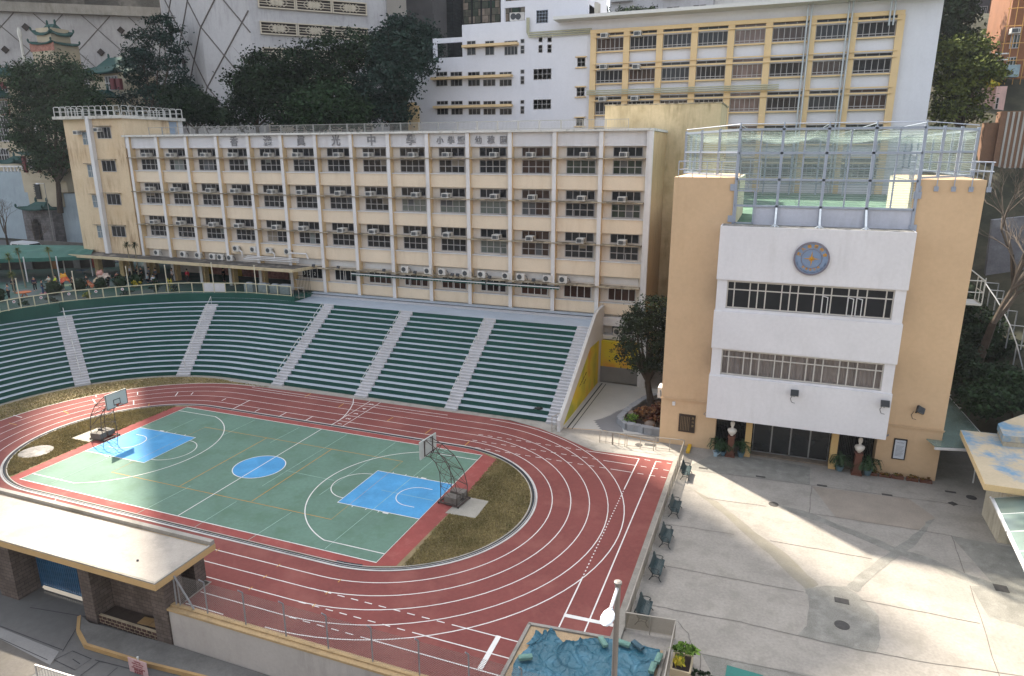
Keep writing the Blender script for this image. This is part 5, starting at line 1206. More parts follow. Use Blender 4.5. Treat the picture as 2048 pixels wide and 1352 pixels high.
# gatehouse
YG=53
def pg(px,py): return at(px,py,Y=YG)
g=thing('church_gatehouse','cream gatehouse with red columns, green tiled canopy and stone arched doorway by the road','gatehouse',(pg(85,470).x,YG,5.9))
m=MB(); m.box(pg(52,350).x,pg(125,350).x,YG,YG+5,pg(60,350).z-1,pg(60,308).z); m.box(pg(57,400).x,pg(118,400).x,YG+.1,YG+5,pg(60,412).z,pg(60,350).z); m.box(pg(43,380).x,pg(57,380).x,YG+.5,YG+5,pg(50,385).z,pg(50,340).z); m.box(pg(115,380).x,pg(130,380).x,YG+.5,YG+5,pg(120,385).z,pg(120,352).z)
m.build('wall',CY,g)
for px in (52,78,112): m=MB(); m.box(pg(px,330).x-.35,pg(px,330).x+.35,YG-.4,YG,pg(px,345).z,pg(px,312).z); m.build('red_column',CR,g)
for px in (65,95): window(g,pg(px,325).x-1.2,pg(px,325).x+1.2,pg(px,335).z,pg(px,318).z,YG-.1,2,2,fw=.15)
m=MB(); m.box(pg(70,380).x,pg(80,380).x,YG-.02,YG+.1,pg(70,398).z,pg(70,368).z)
for i in range(9): z=pg(70,398).z+(i+.5)*(pg(70,368).z-pg(70,398).z)/9; m.box(pg(69,380).x,pg(81,380).x,YG-.15,YG-.02,z-.06,z+.06)
m.build('louvre',mat('louvre_dark','#2c2f2e',.8),g)
k=(pg(85,410)-CAM).dot(_f)/FPX
m=MB(); p=pg(85,417); croof(m,p.x,YG,p.z,74*k,5,13*k,.7); m.build('roof',CT,g); m=MB(); p=pg(80,308); croof(m,p.x,YG+2,p.z,90*k,7,14*k,.6); m.build('roof',CT,g)
m=MB(); m.box(pg(60,450).x,pg(74,450).x,YG-1,YG+4,5.8,pg(60,418).z); m.box(pg(93,450).x,pg(118,450).x,YG-1,YG+4,5.8,pg(60,418).z); m.box(pg(74,450).x,pg(93,450).x,YG-1,YG+4,pg(60,436).z,pg(60,418).z)
a0=pg(83.5,450); 
for s in (-1,1): m.extr([(a0.x+s*1.05,YG-1,pg(80,446).z),(a0.x+s*1.05,YG-1,pg(80,436).z),(a0.x+s*.2,YG-1,pg(80,436).z),(a0.x+s*.7,YG-1,pg(80,440).z)],(0,4,0))
m.build('stone_arch',brickmat('gate_stone','#6f6b6a','#5f5c5c','#4b4848',.8),g)
m=MB(); m.box(a0.x-1.3,a0.x+1.3,YG+.2,YG+.3,5.8,pg(80,436).z); m.build('gate',mat('iron_gate','#1b1b1d',.7),g)
# pale blue retaining walls and balustrade
PB=mat('pale_blue_wall','#8e9aa0',.9,.08,.5,.06,streak=.5,scol='#6f7a80')
t=thing('retaining_wall','pale blue-grey retaining wall between the gatehouse and the stair tower','wall',(pg(140,430).x,YG,8))
m=MB(); m.box(pg(112,430).x,pg(186,430).x,YG+1,YG+6,5.5,pg(140,388).z); m.box(pg(130,400).x,pg(186,400).x,YG+3,YG+8,5.5,pg(140,348).z); m.build('wall',PB,t)
t=thing('retaining_wall','shaded blue-grey retaining wall with white balustrade left of the gatehouse','wall',(pg(20,430).x,YG,8))
m=MB(); m.box(pg(-60,430).x,pg(60,430).x,YG+2,YG+7,5.5,pg(20,345).z); m.build('wall',PB,t)
m=MB()
for i in range(12): x=pg(-20,335).x+i*1.0; m.lathe([(.12,0),(.2,.3),(.1,.6),(.16,.9)],(x,YG+2.5,pg(20,345).z),6)
m.box(pg(-60,335).x,pg(48,335).x,YG+2.2,YG+2.8,pg(20,345).z+.9,pg(20,345).z+1.15); m.build('balustrade',WHT,t)
t=thing('low_road_wall','low dark concrete wall along the upper road left of the stair tower','wall',(-62,45,6))
m=MB(); m.extr([(-88,45,5.9),(-50,45.5,5.9),(-50,45.5,7.3),(-88,45,7.3)],(0,.4,0)); m.build('wall',mat('road_wall','#55524d',.95,.2,.8),t)
# street lamp by the gate and van
def lamp(name,label,base,h,arm,r=.07):
    t=thing(name,label,'street lamp',base); b=Vector(base); m=MB(); m.tube(b,b+Vector((0,0,h)),r,8,r*.7); m.build('pole',mat('galvanised','#7e7d78',.5,.08,2,metal=.3),t)
    m=MB(); m.tube(b+Vector((0,0,h-.1)),b+Vector(arm)+Vector((0,0,h-.15)),r*.5,6); m.build('arm',mat('lamp_white','#c0c2c4',.4),t)
    return t,b+Vector(arm)+Vector((0,0,h-.15))
p=at(108,480,Y=47); t,e=lamp('street_lamp','slim street lamp with short arm in front of the church gatehouse',(p.x,47,5.9),at(92,366,Y=47).z-5.9,(-1.6,0,0)); m=MB(); m.ell(e,(.5,.2,.12),8,5); m.build('lamp_head',MC['lamp_white'],t)
van=thing('white_van','long white van parked on the upper road at the left edge','van',(-78,38,5.95))
VX=at(2,500,Y=38).x; vx1=at(82,500,Y=38).x; L=5.6; c=vx1-L
m=MB(); prof=[(0,.35),(L,.35),(L,1.0),(L-.6,1.25),(L-1.5,2.1),(L-2.0,2.25),(.3,2.3),(0,2.0)]
m.extr([(c+x,37.2,5.95+z) for x,z in prof],(0,1.8,0)); m.build('body',mat('van_white','#b9bcc0',.3,.03,1,.02,spec=.6),van)
for a,b in ((.4,1.6),(1.75,3.0),(3.1,4.1)): m=MB(); m.box(c+a,c+b,37.17,37.2,7.25,7.9); m.build('window',G1,van)
m=MB(); m.extr([(c+L-.62,37.3,7.25),(c+L-1.42,37.3,8.0),(c+L-1.40,38.9,8.02),(c+L-.60,38.9,7.27)],(.02,0,.02)); m.build('windscreen',G1,van)
for x in (1.0,L-1.1):
    for y in (37.15,38.85): m=MB(); m.tube((c+x,y,6.3),(c+x,y+.2,6.3),.34,14); m.build('wheel',mat('tyre','#161616',.9),van)
# ================================================================== right-hand yard
KC=mat('kerb_concrete','#86827a',.92,.12,.8,.12,patch=.45,pcol='#66635a',sc2=1.2)
m=MB(); m.prism([(27.44,-8.85),(27.92,-8.85),(27.95,11.3),(27.5,11.3)],0,.12); m.build('trackside_kerb',KC,kind='structure')
m=MB(); m.sheet([(13,14.55),(16.49,13.75),(18.81,12.6),(21.02,11.4),(21.72,11.1),(27.4,11.33),(27.9,12.6),(21.5,12.65),(17.8,14.35),(17.9,15.2),(13,15.2)],.006); m.sheet([(-16,14.35),(13,14.56),(13,15.25),(-16,15.25)],.007)
m.build('apron_path',mat('apron_concrete','#908c84',.92,.12,.7,.12,patch=.5,pcol='#6f6c64',sc2=1.1),kind='structure')
m=MB(); m.sheet([(17.8,14.4),(25.75,15.5),(25.9,26.6),(18.23,26.88)],.008); m.build('ramp_floor',mat('pale_tiles','#a8a7a2',.8,.05,.5,.05),kind='structure')
dk=[(21.3,15.0),(20.2,16.9),(20.7,17.6),(21.2,18.6),(21.5,19.6),(22.1,20.8),(22.6,22.0),(23.1,23.6),(24.5,24.5),(24.5,20),(22.5,16.8),(23,15.3)]
m=MB(); z=[]; 
for i,(p,q) in enumerate(zip(dk,dk[1:]+dk[:1])):
    if i<7:
        for k in range(5): 
            t=k/5; t2=(k+.5)/5; z.append((p[0]+(q[0]-p[0])*t-.12,p[1]+(q[1]-p[1])*t)); z.append((p[0]+(q[0]-p[0])*t2+.1,p[1]+(q[1]-p[1])*t2))
    else: z.append(p)
m.sheet(z[::-1],.013); m.build('grey_tile_path',mat('grey_tiles','#6f7072',.85,.06,.6,.06),kind='structure')
m=MB(); m.ribbon([(18.55,14.5),(18.55,26.5)],.12,.02); m.ribbon([(18.95,14.5),(18.95,26.4)],.07,.02); m.build('drain_channel',BL,kind='structure')
m=MB(); m.ribbon([(17.9,14.42),(21.5,15.1),(26,14.2),(26.0,14.2)],.07,.018); m.build('yellow_edge_line',YL,kind='structure')
# planter with stepped grey block edge
pl=thing('stepped_planter','stepped grey block planter holding the cypress, red grass and a bright shrub','planter',(24,18,0))
ring=[(25.8,15.7),(24.6,15.75),(24.2,15.95),(23.2,16.0),(22.8,16.5),(22.35,17.0),(22.3,17.7),(22.45,18.5),(22.6,19.3),(22.9,20.2),(23.2,21.2),(23.6,22.2),(24.3,23.0)]
m=MB()
for i,(p,q) in enumerate(zip(ring,ring[1:])):
    p,q=Vector((*p,0)),Vector((*q,0)); d=(q-p); n=max(1,round(d.length/.55)); 
    for k in range(n):
        c=p+d*((k+.5)/n); u=d.normalized(); v=Vector((-u.y,u.x,0)); h=.55 if i<6 else .55+.05*(i-6)
        m.obox(c+Vector((0,0,h/2)),u*(d.length/n/2+.02*(k%2)),v*(.24+.05*((i+k)%2)),(0,0,h/2+.03*((i*3+k)%3)))
m.build('block_edge',mat('block_grey','#85888c',.85,.1,1,.08),pl)
m=MB(); m.sheet([(25.8,15.8),(23.3,16.1),(22.5,17.2),(22.8,19.5),(23.6,22.0),(24.5,23),(25.85,23)],.42); m.build('soil',mat('dark_soil','#3a2f28',1,.3,2,.3),pl)
tr=tree('cypress_tree','dark leaning cypress-like tree between the grandstand and the peach auditorium','tree',(24.4,20.6,.4),[(23.9,20.4,9.0,1.5,1.3,1.2),(22.7,20.3,8.2,1.2,1.1,1.2),(24.9,20.8,8.9,1.0,1.2,1.3),(22.2,20.2,6.7,1.1,1.2,1.3),(24.4,20.6,7.0,1.5,1.4,1.5),(22.4,20.0,5.2,1.2,1.0,.9),(25.0,20.8,6.3,.8,1.1,1.4),(23.4,20.2,4.3,1.1,1.0,.7),(24.9,20.9,4.8,.9,1,1.2),(23.1,20.1,7.8,1.3,1.1,1.0),(22.0,20.2,5.8,.8,.8,.8)],11000,.20,'cyp',tr=.34,clump=.55,perclump=38)
leaves('crown',[(.2,-3.2,.75,.9,.7,.7),(.6,-2.2,1.0,.7,.6,.6)],900,.34,leafmat('leaf_red','#4a2420','#8a6a4a'),None,clump=.5)
o=bpy.data.objects['crown.%03d'%max([int(k.name.split('.')[1]) for k in bpy.data.objects if k.name.startswith('crown.')])]; o.name='grass_clump'; o.location=(24.4,20.6,0); tag(o,'reddish feathery grass clump in the stepped planter','plant')
def shrub(name,label,c,r,n,size,mk,cat='shrub',group=None):
    o=leaves(name,[(0,0,r[2]*.9,*r)],n,size,LF[mk],None,clump=min(r)*.5,shell=(.2,1)); o.location=c; tag(o,label,cat,group); return o
shrub('bright_shrub','small bright green shrub at the front of the stepped planter',(23.4,16.7,.42),(.5,.45,.45),500,.16,'bright')
for k,(x,y) in enumerate(((23.2,18.2),(24.9,16.4))):
    m=MB(); m.ell((x,y,.5),(.5,.4,.35),8,5); tag(m.build('boulder',mat('boulder','#6a5f57',.95,.2,2,.2,bump=.4),smooth=True),('rounded brown boulder in the middle of the stepped planter','rounded boulder in the front right corner of the planter')[k],'rock')
# steel railings beside the path
SS=mat('stainless','#a09a90',.35,.06,2,.04,metal=.5); 
def meshmat(name,col,fac,sp=.07):
    mm=bpy.data.materials.new(name); mm.use_nodes=True; n=mm.node_tree; N=n.nodes; L=n.links; b=N['Principled BSDF']; b.inputs['Base Color'].default_value=(*lin(col),1); b.inputs['Roughness'].default_value=.5
    g=N.new('ShaderNodeNewGeometry'); sx=N.new('ShaderNodeSeparateXYZ'); L.new(g.outputs['Position'],sx.inputs[0])
    def mth(op,a,b_):
        x=N.new('ShaderNodeMath'); x.operation=op
        for i,v in enumerate((a,b_)):
            if v is None: continue
            if isinstance(v,(int,float)): x.inputs[i].default_value=v
            else: L.new(v,x.inputs[i])
        return x.outputs[0]
    h=mth('ADD',sx.outputs[0],sx.outputs[1]); outs=[]
    for s in ('ADD','SUBTRACT'):
        v=mth('FRACT',mth('DIVIDE',mth(s,h,sx.outputs[2]),sp),None); outs.append(mth('LESS_THAN',v,fac))
    mxx=mth('MAXIMUM',*outs); tr=N.new('ShaderNodeBsdfTransparent'); mx=N.new('ShaderNodeMixShader'); L.new(mxx,mx.inputs[0]); L.new(tr.outputs[0],mx.inputs[1]); L.new(b.outputs[0],mx.inputs[2]); L.new(mx.outputs[0],N['Material Output'].inputs[0]); return mm
MESH=meshmat('rail_mesh','#857a68',.42,.05); CHAIN=meshmat('chain_link','#857f7c',.16,.10)
def rail_panel(name,label,p,q,h=1.0,z=0,mesh=False,group=None,legs=2):
    p=Vector((*p,z)); q=Vector((*q,z)); t=thing(name,label,'railing',p,group); m=MB(); d=(q-p).normalized()*.05; U=Vector((0,0,1))
    m.path([p,p+U*h,q+U*h,q],.03,6); m.tube(p+U*.15,q+U*.15,.022,5)
    for i in range(1,legs): a=p.lerp(q,i/legs); m.tube(a,a+U*h,.025,5)
    m.build('tubes',SS,t)
    if mesh: 
        m=MB(); m.quad(p+U*.15,q+U*.15,q+U*(h-.03),p+U*(h-.03)); m.build('mesh_infill',MESH,t)
    return t
for k,(a,b) in enumerate((((21.68,12.72),(22.66,12.68)),((22.72,12.68),(23.66,12.62)),((23.82,12.6),(25.82,12.65)),((25.95,12.9),(27.95,13.08)))):
    rail_panel('path_railing',('leftmost','second','third','rightmost')[k]+' steel barrier between the track corner and the planter path',a,b,group='steel barriers beside the planter path')
rail_panel('gate_rail','short steel gate rail at the foot of the white sloping end wall',(17.6,13.4),(18.0,14.4),1.3)
ys=[12.9,10.6,8.2,5.8,3.5,1.2,-1.1,-3.4,-5.7,-7.95]
for k,(a,b) in enumerate(zip(ys,ys[1:])):
    rail_panel('trackside_fence_panel',f'{ORD[k]} mesh fence panel from the auditorium end along the track kerb',(28.0,a),(28.0,b+.06),1.05,.0,True,'mesh fence panels along the track kerb')
rail_panel('pit_fence','mesh railing crossing behind the sandpit below the nearest bench',(27.98,-8.0),(30.2,-7.75),1.0,0,True)
rail_panel('pit_fence','mesh railing running down the right side of the sandpit',(30.22,-7.85),(30.3,-13),1.0,0,True)
m=MB(); m.box(28.15,28.4,13.05,14.5,0,.18); tag(m.build('yellow_ramp_kerb',mat('safety_yellow','#c29a1e',.7,.1,1)),'short yellow painted kerb by the left foot of the auditorium','kerb')
# benches
BG=mat('bench_green','#1d3336',.45,.1,3,.05); BI=mat('bench_iron','#20282a',.5,.1)
def bench():
    t=thing('park_bench','x','bench')
    prof=[(-.30,.86),(-.26,.80),(-.20,.62),(-.14,.48),(-.02,.42),(.12,.44),(.24,.45),(.30,.42)]
    for nm,rg in (('backrest',prof[:5]),('seat',prof[4:])):
        m=MB()
        for (a,b) in zip(rg,rg[1:]):
            for k in range(2):
                x0=a[0]+(b[0]-a[0])*(k/2+.03); z0=a[1]+(b[1]-a[1])*(k/2+.03); x1=a[0]+(b[0]-a[0])*(k/2+.47); z1=a[1]+(b[1]-a[1])*(k/2+.47)
                m.extr([(x0,-.75,z0),(x1,-.75,z1),(x1,.75,z1),(x0,.75,z0)],(.0,0,.022))
        m.build(nm,BG,t)
    for y in (-.68,.68):
        m=MB(); m.path([(.26,y,.42),(.2,y,.28),(.24,y,.12),(.34,y,0)],.025,5); m.path([(-.12,y,.44),(-.14,y,.25),(-.24,y,.1),(-.3,y,0)],.025,5); m.path([(-.13,y,.22),(0,y,.3),(.2,y,.24)],.018,5)
        m.path([(-.3,y,.88),(-.34,y,.7),(-.14,y,.42),(.28,y,.41)],.025,5)
        A=[(-.2+.22*math.cos(R(a))+.18,y,.62+.09*math.sin(R(a))) for a in range(160,-80,-30)]; m.path([(-.24,y,.68)]+A+[(.24,y,.45)],.02,5); m.build('cast_iron_end',BI,t)
    return t
b0=bench(); bl_=['farthest dark green bench, half in sunlight by the auditorium','second dark green bench from the auditorium along the mesh fence','third dark green bench from the auditorium along the mesh fence','fourth dark green bench from the auditorium along the mesh fence','nearest dark green bench, just behind the sandpit railing']
for (px,py),l in zip(((1371,940),(1346,1011),(1327,1069),(1307,1131),(1277,1216)),bl_):
    p=at(px,py,z=.45); place(b0,(28.62,p.y,0.0),0,l,'park benches along the track fence')
# plaza paving details
JO=mat('joint_dark','#5f5b55',.95,.2,2); PA=mat('old_patch','#74726b',.95,.18,1.2,.2,patch=.5,pcol='#8b8a83',sc2=1.6,blotch=.52); PB2=mat('worn_patch','#7d786c',.95,.12,.8,.1,patch=.4,pcol='#77725f',sc2=1.0)
def jit(P,a=.05,n=4):
    out=[]
    for p,q in zip(P,P[1:]):
        for k in range(n): t=k/n; out.append((p[0]+(q[0]-p[0])*t+random.uniform(-a,a),p[1]+(q[1]-p[1])*t+random.uniform(-a,a)))
    return out+[P[-1]]
m=MB(); m.sheet(jit([(34.52,6.93),(35.52,6.4),(36.95,5.85),(38.31,5.12),(39.83,4.23),(40.78,3.58),(42.19,3.06),(43.6,2.2),(45.5,1.4),(45.6,2.2),(43.91,2.87),(42.33,3.9),(41.04,4.22),(40.08,4.9),(38.35,5.75),(36.12,6.96),(34.72,7.24)])[:-1],.006)
m.sheet(jit([(43.6,8.78),(42.85,7.03),(41.79,4.69),(41.05,3.68),(40.2,2.31),(38.7,-.36),(38.49,-.9),(37.87,-.67),(38.63,.72),(39.83,2.69),(41.21,4.85),(42.74,7.4),(43.2,8.6)])[:-1],.010)
m.build('dark_trench_patch',PA,kind='structure')
m=MB(); m.sheet(jit([(35.97,-1.62),(36.1,-2.68),(35.96,-4.64),(35.53,-5.5),(38.79,-5.59),(39.1,-4.34),(39.19,-2.63),(38.46,-1.21),(37.87,-.67),(36.65,-.98)],.04)[:-1],.008)
m.sheet(jit([(31.5,-8.3),(35.3,-8.05),(39,-7.9),(39,-12),(31.5,-12)],.04)[:-1],.006); m.sheet(jit([(44,6.8),(50,6.6),(50,-2),(44.2,-.9),(43.9,1.7),(45.6,2.3)],.05)[:-1],.004); m.sheet(jit([(28.3,10.3),(36.6,10.8),(36.7,13.8),(28.3,14.2)],.03)[:-1],.004)
m.build('mottled_patch',PA,kind='structure')
m=MB(); m.sheet(jit([(29.06,7.57),(30.42,6.1),(31.91,4.17),(32.87,2.68),(34.2,1.11),(35.25,-.55),(35.97,-1.62),(36.65,-.98),(35.94,.03),(34.92,1.74),(33.61,2.96),(32.38,4.56),(30.93,6.29),(30.14,6.72)],.04)[:-1],.007); m.build('worn_patch',PB2,kind='structure')
m=MB(); m.sheet(jit([(36.7,10.7),(42.5,11.0),(43.6,8.9),(42.4,6.86),(36.45,6.75)],.03)[:-1],.005); m.build('brown_slab',mat('brown_slab','#847b70',.92,.1,.8,.1,patch=.3),kind='structure')
m=MB()
for P in [[(28.2,-5.7),(29.9,-5.65),(33.08,-5.46),(35.65,-5.52),(37.93,-5.56),(40.25,-5.44),(44.51,-4.83),(50,-4.5)],[(28.3,2.36),(32.21,2.53)],[(30.27,6.52),(33.91,6.71)],[(34.18,2.58),(36.81,2.63),(39.48,2.59)],[(36.51,6.77),(42.38,6.86)],[(36.69,10.7),(36.41,6.73)],[(42.38,6.86),(44.64,6.81)],[(44.1,6.9),(43.91,2.87)],[(43.91,1.75),(43.5,-5.22),(43.4,-12)],[(38.51,-1.56),(43.63,-1.55)],[(29.2,10.34),(36.64,10.81),(43.05,11.08),(46,11.2)],[(30.17,-6.43),(30.74,-7.12),(31.0,-8.0),(31.48,-8.29),(31.55,-12)],[(31.48,-8.34),(39,-8.0)],[(28.3,-2.1),(35.9,-1.9)]]:
    m.ribbon(jit(P,.035,5),.035,.014)
m.build('paving_joints',JO,kind='structure')
MH=mat('manhole_iron','#3a3836',.7,.2,6,.2)
def cover(kind,c,r,label,rect=None,rot=0):
    m=MB()
    if rect: 
        w,h=rect; u=Vector((math.cos(rot),math.sin(rot),0)); v=Vector((-u.y,u.x,0)); m.obox(Vector((*c,.012)),u*w/2,v*h/2,(0,0,.012))
        n=max(2,int(w/.12))
        for i in range(n): m.obox(Vector((*c,.026))+u*(-w/2+(i+.5)*w/n),u*.02,v*h*.42,(0,0,.004))
    else:
        m.lathe([(r,0),(r,.022),(r*.86,.022),(r*.86,.016),(.02,.018)],(*c,0.0),20)
    tag(m.build(kind,MH),label,'drain cover',None); return m
cover('manhole_cover',(34.34,7.17),.3,'round iron manhole cover near the auditorium, at the end of the dark trench patch'); cover('manhole_cover',(37.5,-4.0),.34,'round iron manhole cover in the mottled patch at the lower middle of the plaza'); cover('manhole_cover',(46.3,12.6),.3,'round iron manhole cover by the glass walkway right of the auditorium'); cover('manhole_cover',(24.6,13.3),.28,'round iron cover on the path behind the steel barriers')
cover('drain_grate',(37.63,-2.0),0,'rectangular iron grate above the round cover in the mottled patch',(.66,.42),0); cover('drain_grate',(45.35,2.0),0,'large dark square grate near the right edge of the plaza',(.62,.6),0); cover('drain_grate',(45.0,11.25),0,'diamond-set iron grate on the plaza near the right wing',(.4,.4),.7); cover('drain_grate',(25.4,13.6),0,'flat grate on the path in front of the planter',(.8,.4),0)
for k,(x,y) in enumerate(((29.63,10.9),(33.46,10.93),(37.35,11.0),(41.25,11.08),(45.2,12.98))): cover('slot_drain',(x,y),0,f'{ORD[k]} black slot drain from the left in the row before the auditorium',(.62,.2),0.02)
# busts, pots, plants, boxes
BU=mat('bust_white','#c9c4bb',.6,.04,2); PD=mat('pedestal_brown','#5a3527',.6,.12,2,.1)
for k,(x,y) in enumerate(((31.25,13.75),(39.65,13.75))):
    t=thing('portrait_bust',('white portrait bust on a brown pedestal left of the entrance doors','white portrait bust on a brown pedestal right of the entrance doors')[k],'statue',(x,y,0),'busts by the entrance')
    m=MB(); m.box(x-.34,x+.34,y-.34,y+.34,0,.14); m.box(x-.27,x+.27,y-.27,y+.27,.141,.26); m.extr([(x-.25,y-.25,.261),(x+.25,y-.25,.261),(x+.20,y-.25,1.5),(x-.20,y-.25,1.5)],(0,.5,0)); m.box(x-.26,x+.26,y-.27,y+.27,1.501,1.6); m.build('pedestal',PD,t)
    m=MB(); m.lathe([(.10,1.602),(.12,1.66),(.24,1.78),(.33,1.98),(.31,2.08),(.16,2.16),(.085,2.2),(.08,2.3),(.12,2.36),(.145,2.5),(.13,2.62),(.07,2.7)],(x,y,0),14); m.ell((x,y-.13,2.44),(.03,.035,.05),6,4); m.ell((x,y+.03,2.55),(.16,.17,.17) if k==0 else (.14,.15,.14),10,6); m.build('bust',BU,t,smooth=True)
def potted(x,y,s,label,group='potted palms by the entrance',mk='mid'):
    t=thing('potted_palm',label,'potted plant',(x,y,0.02),group); m=MB(); m.lathe([(.18*s,0),(.26*s,.35*s),(.28*s,.4*s),(.24*s,.4*s),(.22*s,.3*s)],(x,y,.02),12); m.build('pot',mat('pot_blue','#4d6672',.5,.1,2),t)
    V=[]
    for i in range(26):
        a=random.uniform(0,2*pi); L=s*random.uniform(.5,1.0); up=random.uniform(.5,1.2)*s
        pts=[Vector((0,0,.4*s)),Vector((math.cos(a)*L*.35,math.sin(a)*L*.35,.4*s+up*.75)),Vector((math.cos(a)*L*.8,math.sin(a)*L*.8,.4*s+up*.7)),Vector((math.cos(a)*L,math.sin(a)*L,.4*s+up*.3))]
        sd=Vector((-math.sin(a),math.cos(a),0))
        for p,q in zip(pts,pts[1:]):
            w=.035*s; V+= [p-sd*w,q-sd*w,q+sd*w,p+sd*w]
            for j in range(4):
                c=p.lerp(q,j/4); 
                for s2 in (-1,1):
                    e=c+sd*s2*.2*s+(q-p).normalized()*.12*s-Vector((0,0,.05)); V+=[c,c+(q-p)*.12,e,e]
    mesh_np('foliage',np.array([tuple(v) for v in V]),4,LF[mk],t)
for k,(x,y,s,l) in enumerate(((30.35,13.9,.9,'leafy potted palm at the far left of the entrance'),(30.75,13.6,.8,'low leafy potted palm just left of the left bust'),(32.0,13.8,1.0,'potted palm between the left bust and the ochre column'),(38.6,13.85,1.0,'potted palm between the right ochre column and the right bust'),(40.35,13.8,1.05,'potted palm right of the right bust with a yellow tuft'),)): potted(x,y,s,l)
t=thing('watering_can','pale blue watering can at the left corner of the entrance','watering can',(30.25,13.3,0)); m=MB(); m.lathe([(.13,0),(.14,.28),(.1,.3)],(30.25,13.3,0),10); m.tube((30.37,13.3,.1),(30.6,13.3,.34),.03,6); m.path([(30.12,13.3,.25),(30.05,13.3,.4),(30.25,13.3,.45)],.02,5); m.build('can',mat('can_blue','#8fa3ad',.4),t)
for k,x in enumerate((40.6,41.46,42.23,43.11,43.92)):
    t=thing('flower_box',f'{ORD[k]} small flower box from the left below the notice board wall','flower box',(x,13.9,0),'flower boxes along the right wing'); m=MB(); m.prism([(x-.36,13.8),(x+.36,13.8),(x+.36,14.1),(x-.36,14.1)],0,.2); m.build('box',mat('terracotta','#5e3a2b',.9,.1),t)
    leaves('flowers',[(0,0.05,.25,.34,.15,.12)],220,.12,leafmat('leaf_flower','#3c4a20','#8a5a30'),t,clump=.12)
t=thing('traffic_cone','red-brown cone beside the coiled hose at the right edge of the plaza','cone',(46.9,9.4,0)); p=at(1985,1016,z=.2); t.location=(p.x,p.y,0); m=MB(); m.box(p.x-.2,p.x+.2,p.y-.2,p.y+.2,0,.04); m.lathe([(.16,.04),(.03,.5)],(p.x,p.y,0),12); m.build('cone',mat('cone_red','#8a2f2a',.6),t)
for k,(px,py,r) in enumerate(((2000,1018,.75),(2020,1078,.7))):
    p=at(px,py,z=.02); m=MB(); A=[(p.x+r*math.cos(R(a)),p.y+r*.8*math.sin(R(a)),.03) for a in range(60,330,12)]; m.path(A,.025,5); tag(m.build('hose_loop',MC['black_plastic']),('dark hose loop around the red cone','second dark hose loop nearer the glass canopy')[k],'hose')
# right-hand roofs
def poly_z(P,z): return [tuple(at(px,py,z=z)[:2]) for px,py in P]
BPL=mat('peeling_blue','#b9a98c',.85,.08,.5,.06,patch=.85,pcol='#4e86a8',sc2=.35,blotch=.5)
t=thing('flat_porch_roof','flat cream concrete porch roof with peeling blue paint at the right edge','roof',(47,8,0))
Q=poly_z([(1922,860),(1970.8,967.7),(2090,985),(2090,877)],3.9); 
m=MB(); m.prism(Q,3.55,3.9); m.build('slab',BPL,t); m=MB(); Q2=Q; u=[(Q[0][0]-.03,Q[0][1]),(Q[1][0]-.03,Q[1][1]-.03),(Q[2][0],Q[2][1]-.03),(Q[2][0],Q[2][1]),(Q[1][0],Q[1][1]),(Q[0][0],Q[0][1])]; m.prism(u,3.54,3.895); m.build('fascia',mat('fascia_cream','#c4ab80',.85,.05,1),t)
m=MB(); w0=at(2010,985,z=3.4); m.box(w0.x+.3,w0.x+6,w0.y+.6,w0.y+4,0,3.5); m.build('wall',mat('porch_wall','#a9a08c',.9,.1,1,.1,streak=.5),t)
for k in range(2): window(t,w0.x+.9+k*1.9,w0.x+2.3+k*1.9,1.6,3.0,w0.y+.52,3,1,gm=G1)
t=thing('flat_porch_roof','smaller flat roof with peeling blue paint behind the larger one','roof',(50,18,0))
Q=poly_z([(1996,847),(2007,871),(2110,880),(2110,800),(2048,828)],4.6); m=MB(); m.prism(Q,4.2,4.6); m.build('slab',BPL,t); m=MB(); m.prism([(x*.97+Q[4][0]*.03,y) for x,y in Q],0,4.18); m.build('wall',MC['porch_wall'],t)
GL=glassmat('canopy_glass',(.20,.27,.24),.08,.6,.25,trans=.35,tcol=(.75,.85,.8))
t=thing('glass_walkway_roof','dark green glass walkway roof running back beside the auditorium','roof',(46,20,0))
Q=poly_z([(1895,815),(1920,813),(1950,870),(1948,905),(1874,905),(1862,880),(1888,878)],3.0)
Q=[(44.7,27),(46.6,27),(47.4,13.9),(43.9,13.0),(43.6,14.2),(44.6,14.2)]
m=MB(); m.prism(Q,3.0,3.05); m.build('glass',GL,t); m=MB(); m.bar((43.9,12.98,2.9),(47.6,13.85,2.9),.14); m.bar((46.65,27,2.95),(47.45,13.9,2.95),.1)
for y in (16,19,22,25): m.bar((44.7,y,2.93),(47.2,y,2.93),.07)
for y in (15,21,26): m.tube((46.9,y,0),(46.9,y,2.9),.05,6)
m.build('frame',WHT,t)
t=thing('glass_lean_to','long green glass lean-to roof with white gutter beam at the right edge of the plaza','roof',(48,5,0))
a=at(1985,996,z=3.0); b=at(2048,1129,z=3.0); d=(b-a); c=b+d*1.2; m=MB(); m.quad((a.x,a.y,3.0),(c.x,c.y,3.0),(c.x+3.5,c.y+.5,3.7),(a.x+3.5,a.y+.5,3.7)); m.build('glass',GL,t)
m=MB(); m.bar((a.x,a.y,2.95),(c.x,c.y,2.95),.13)
for k in range(9): q=a.lerp(c,k/8); m.bar((q.x,q.y,2.97),(q.x+3.5,q.y+.5,3.67),.06); 
for k in range(5): q=a.lerp(c,k/4); m.tube((q.x,q.y,2.9),(q.x-.12,q.y,3.05),.05,5); m.tube((q.x+3,q.y,0),(q.x+3,q.y,3.5),.06,6)
m.build('frame',WHT,t)
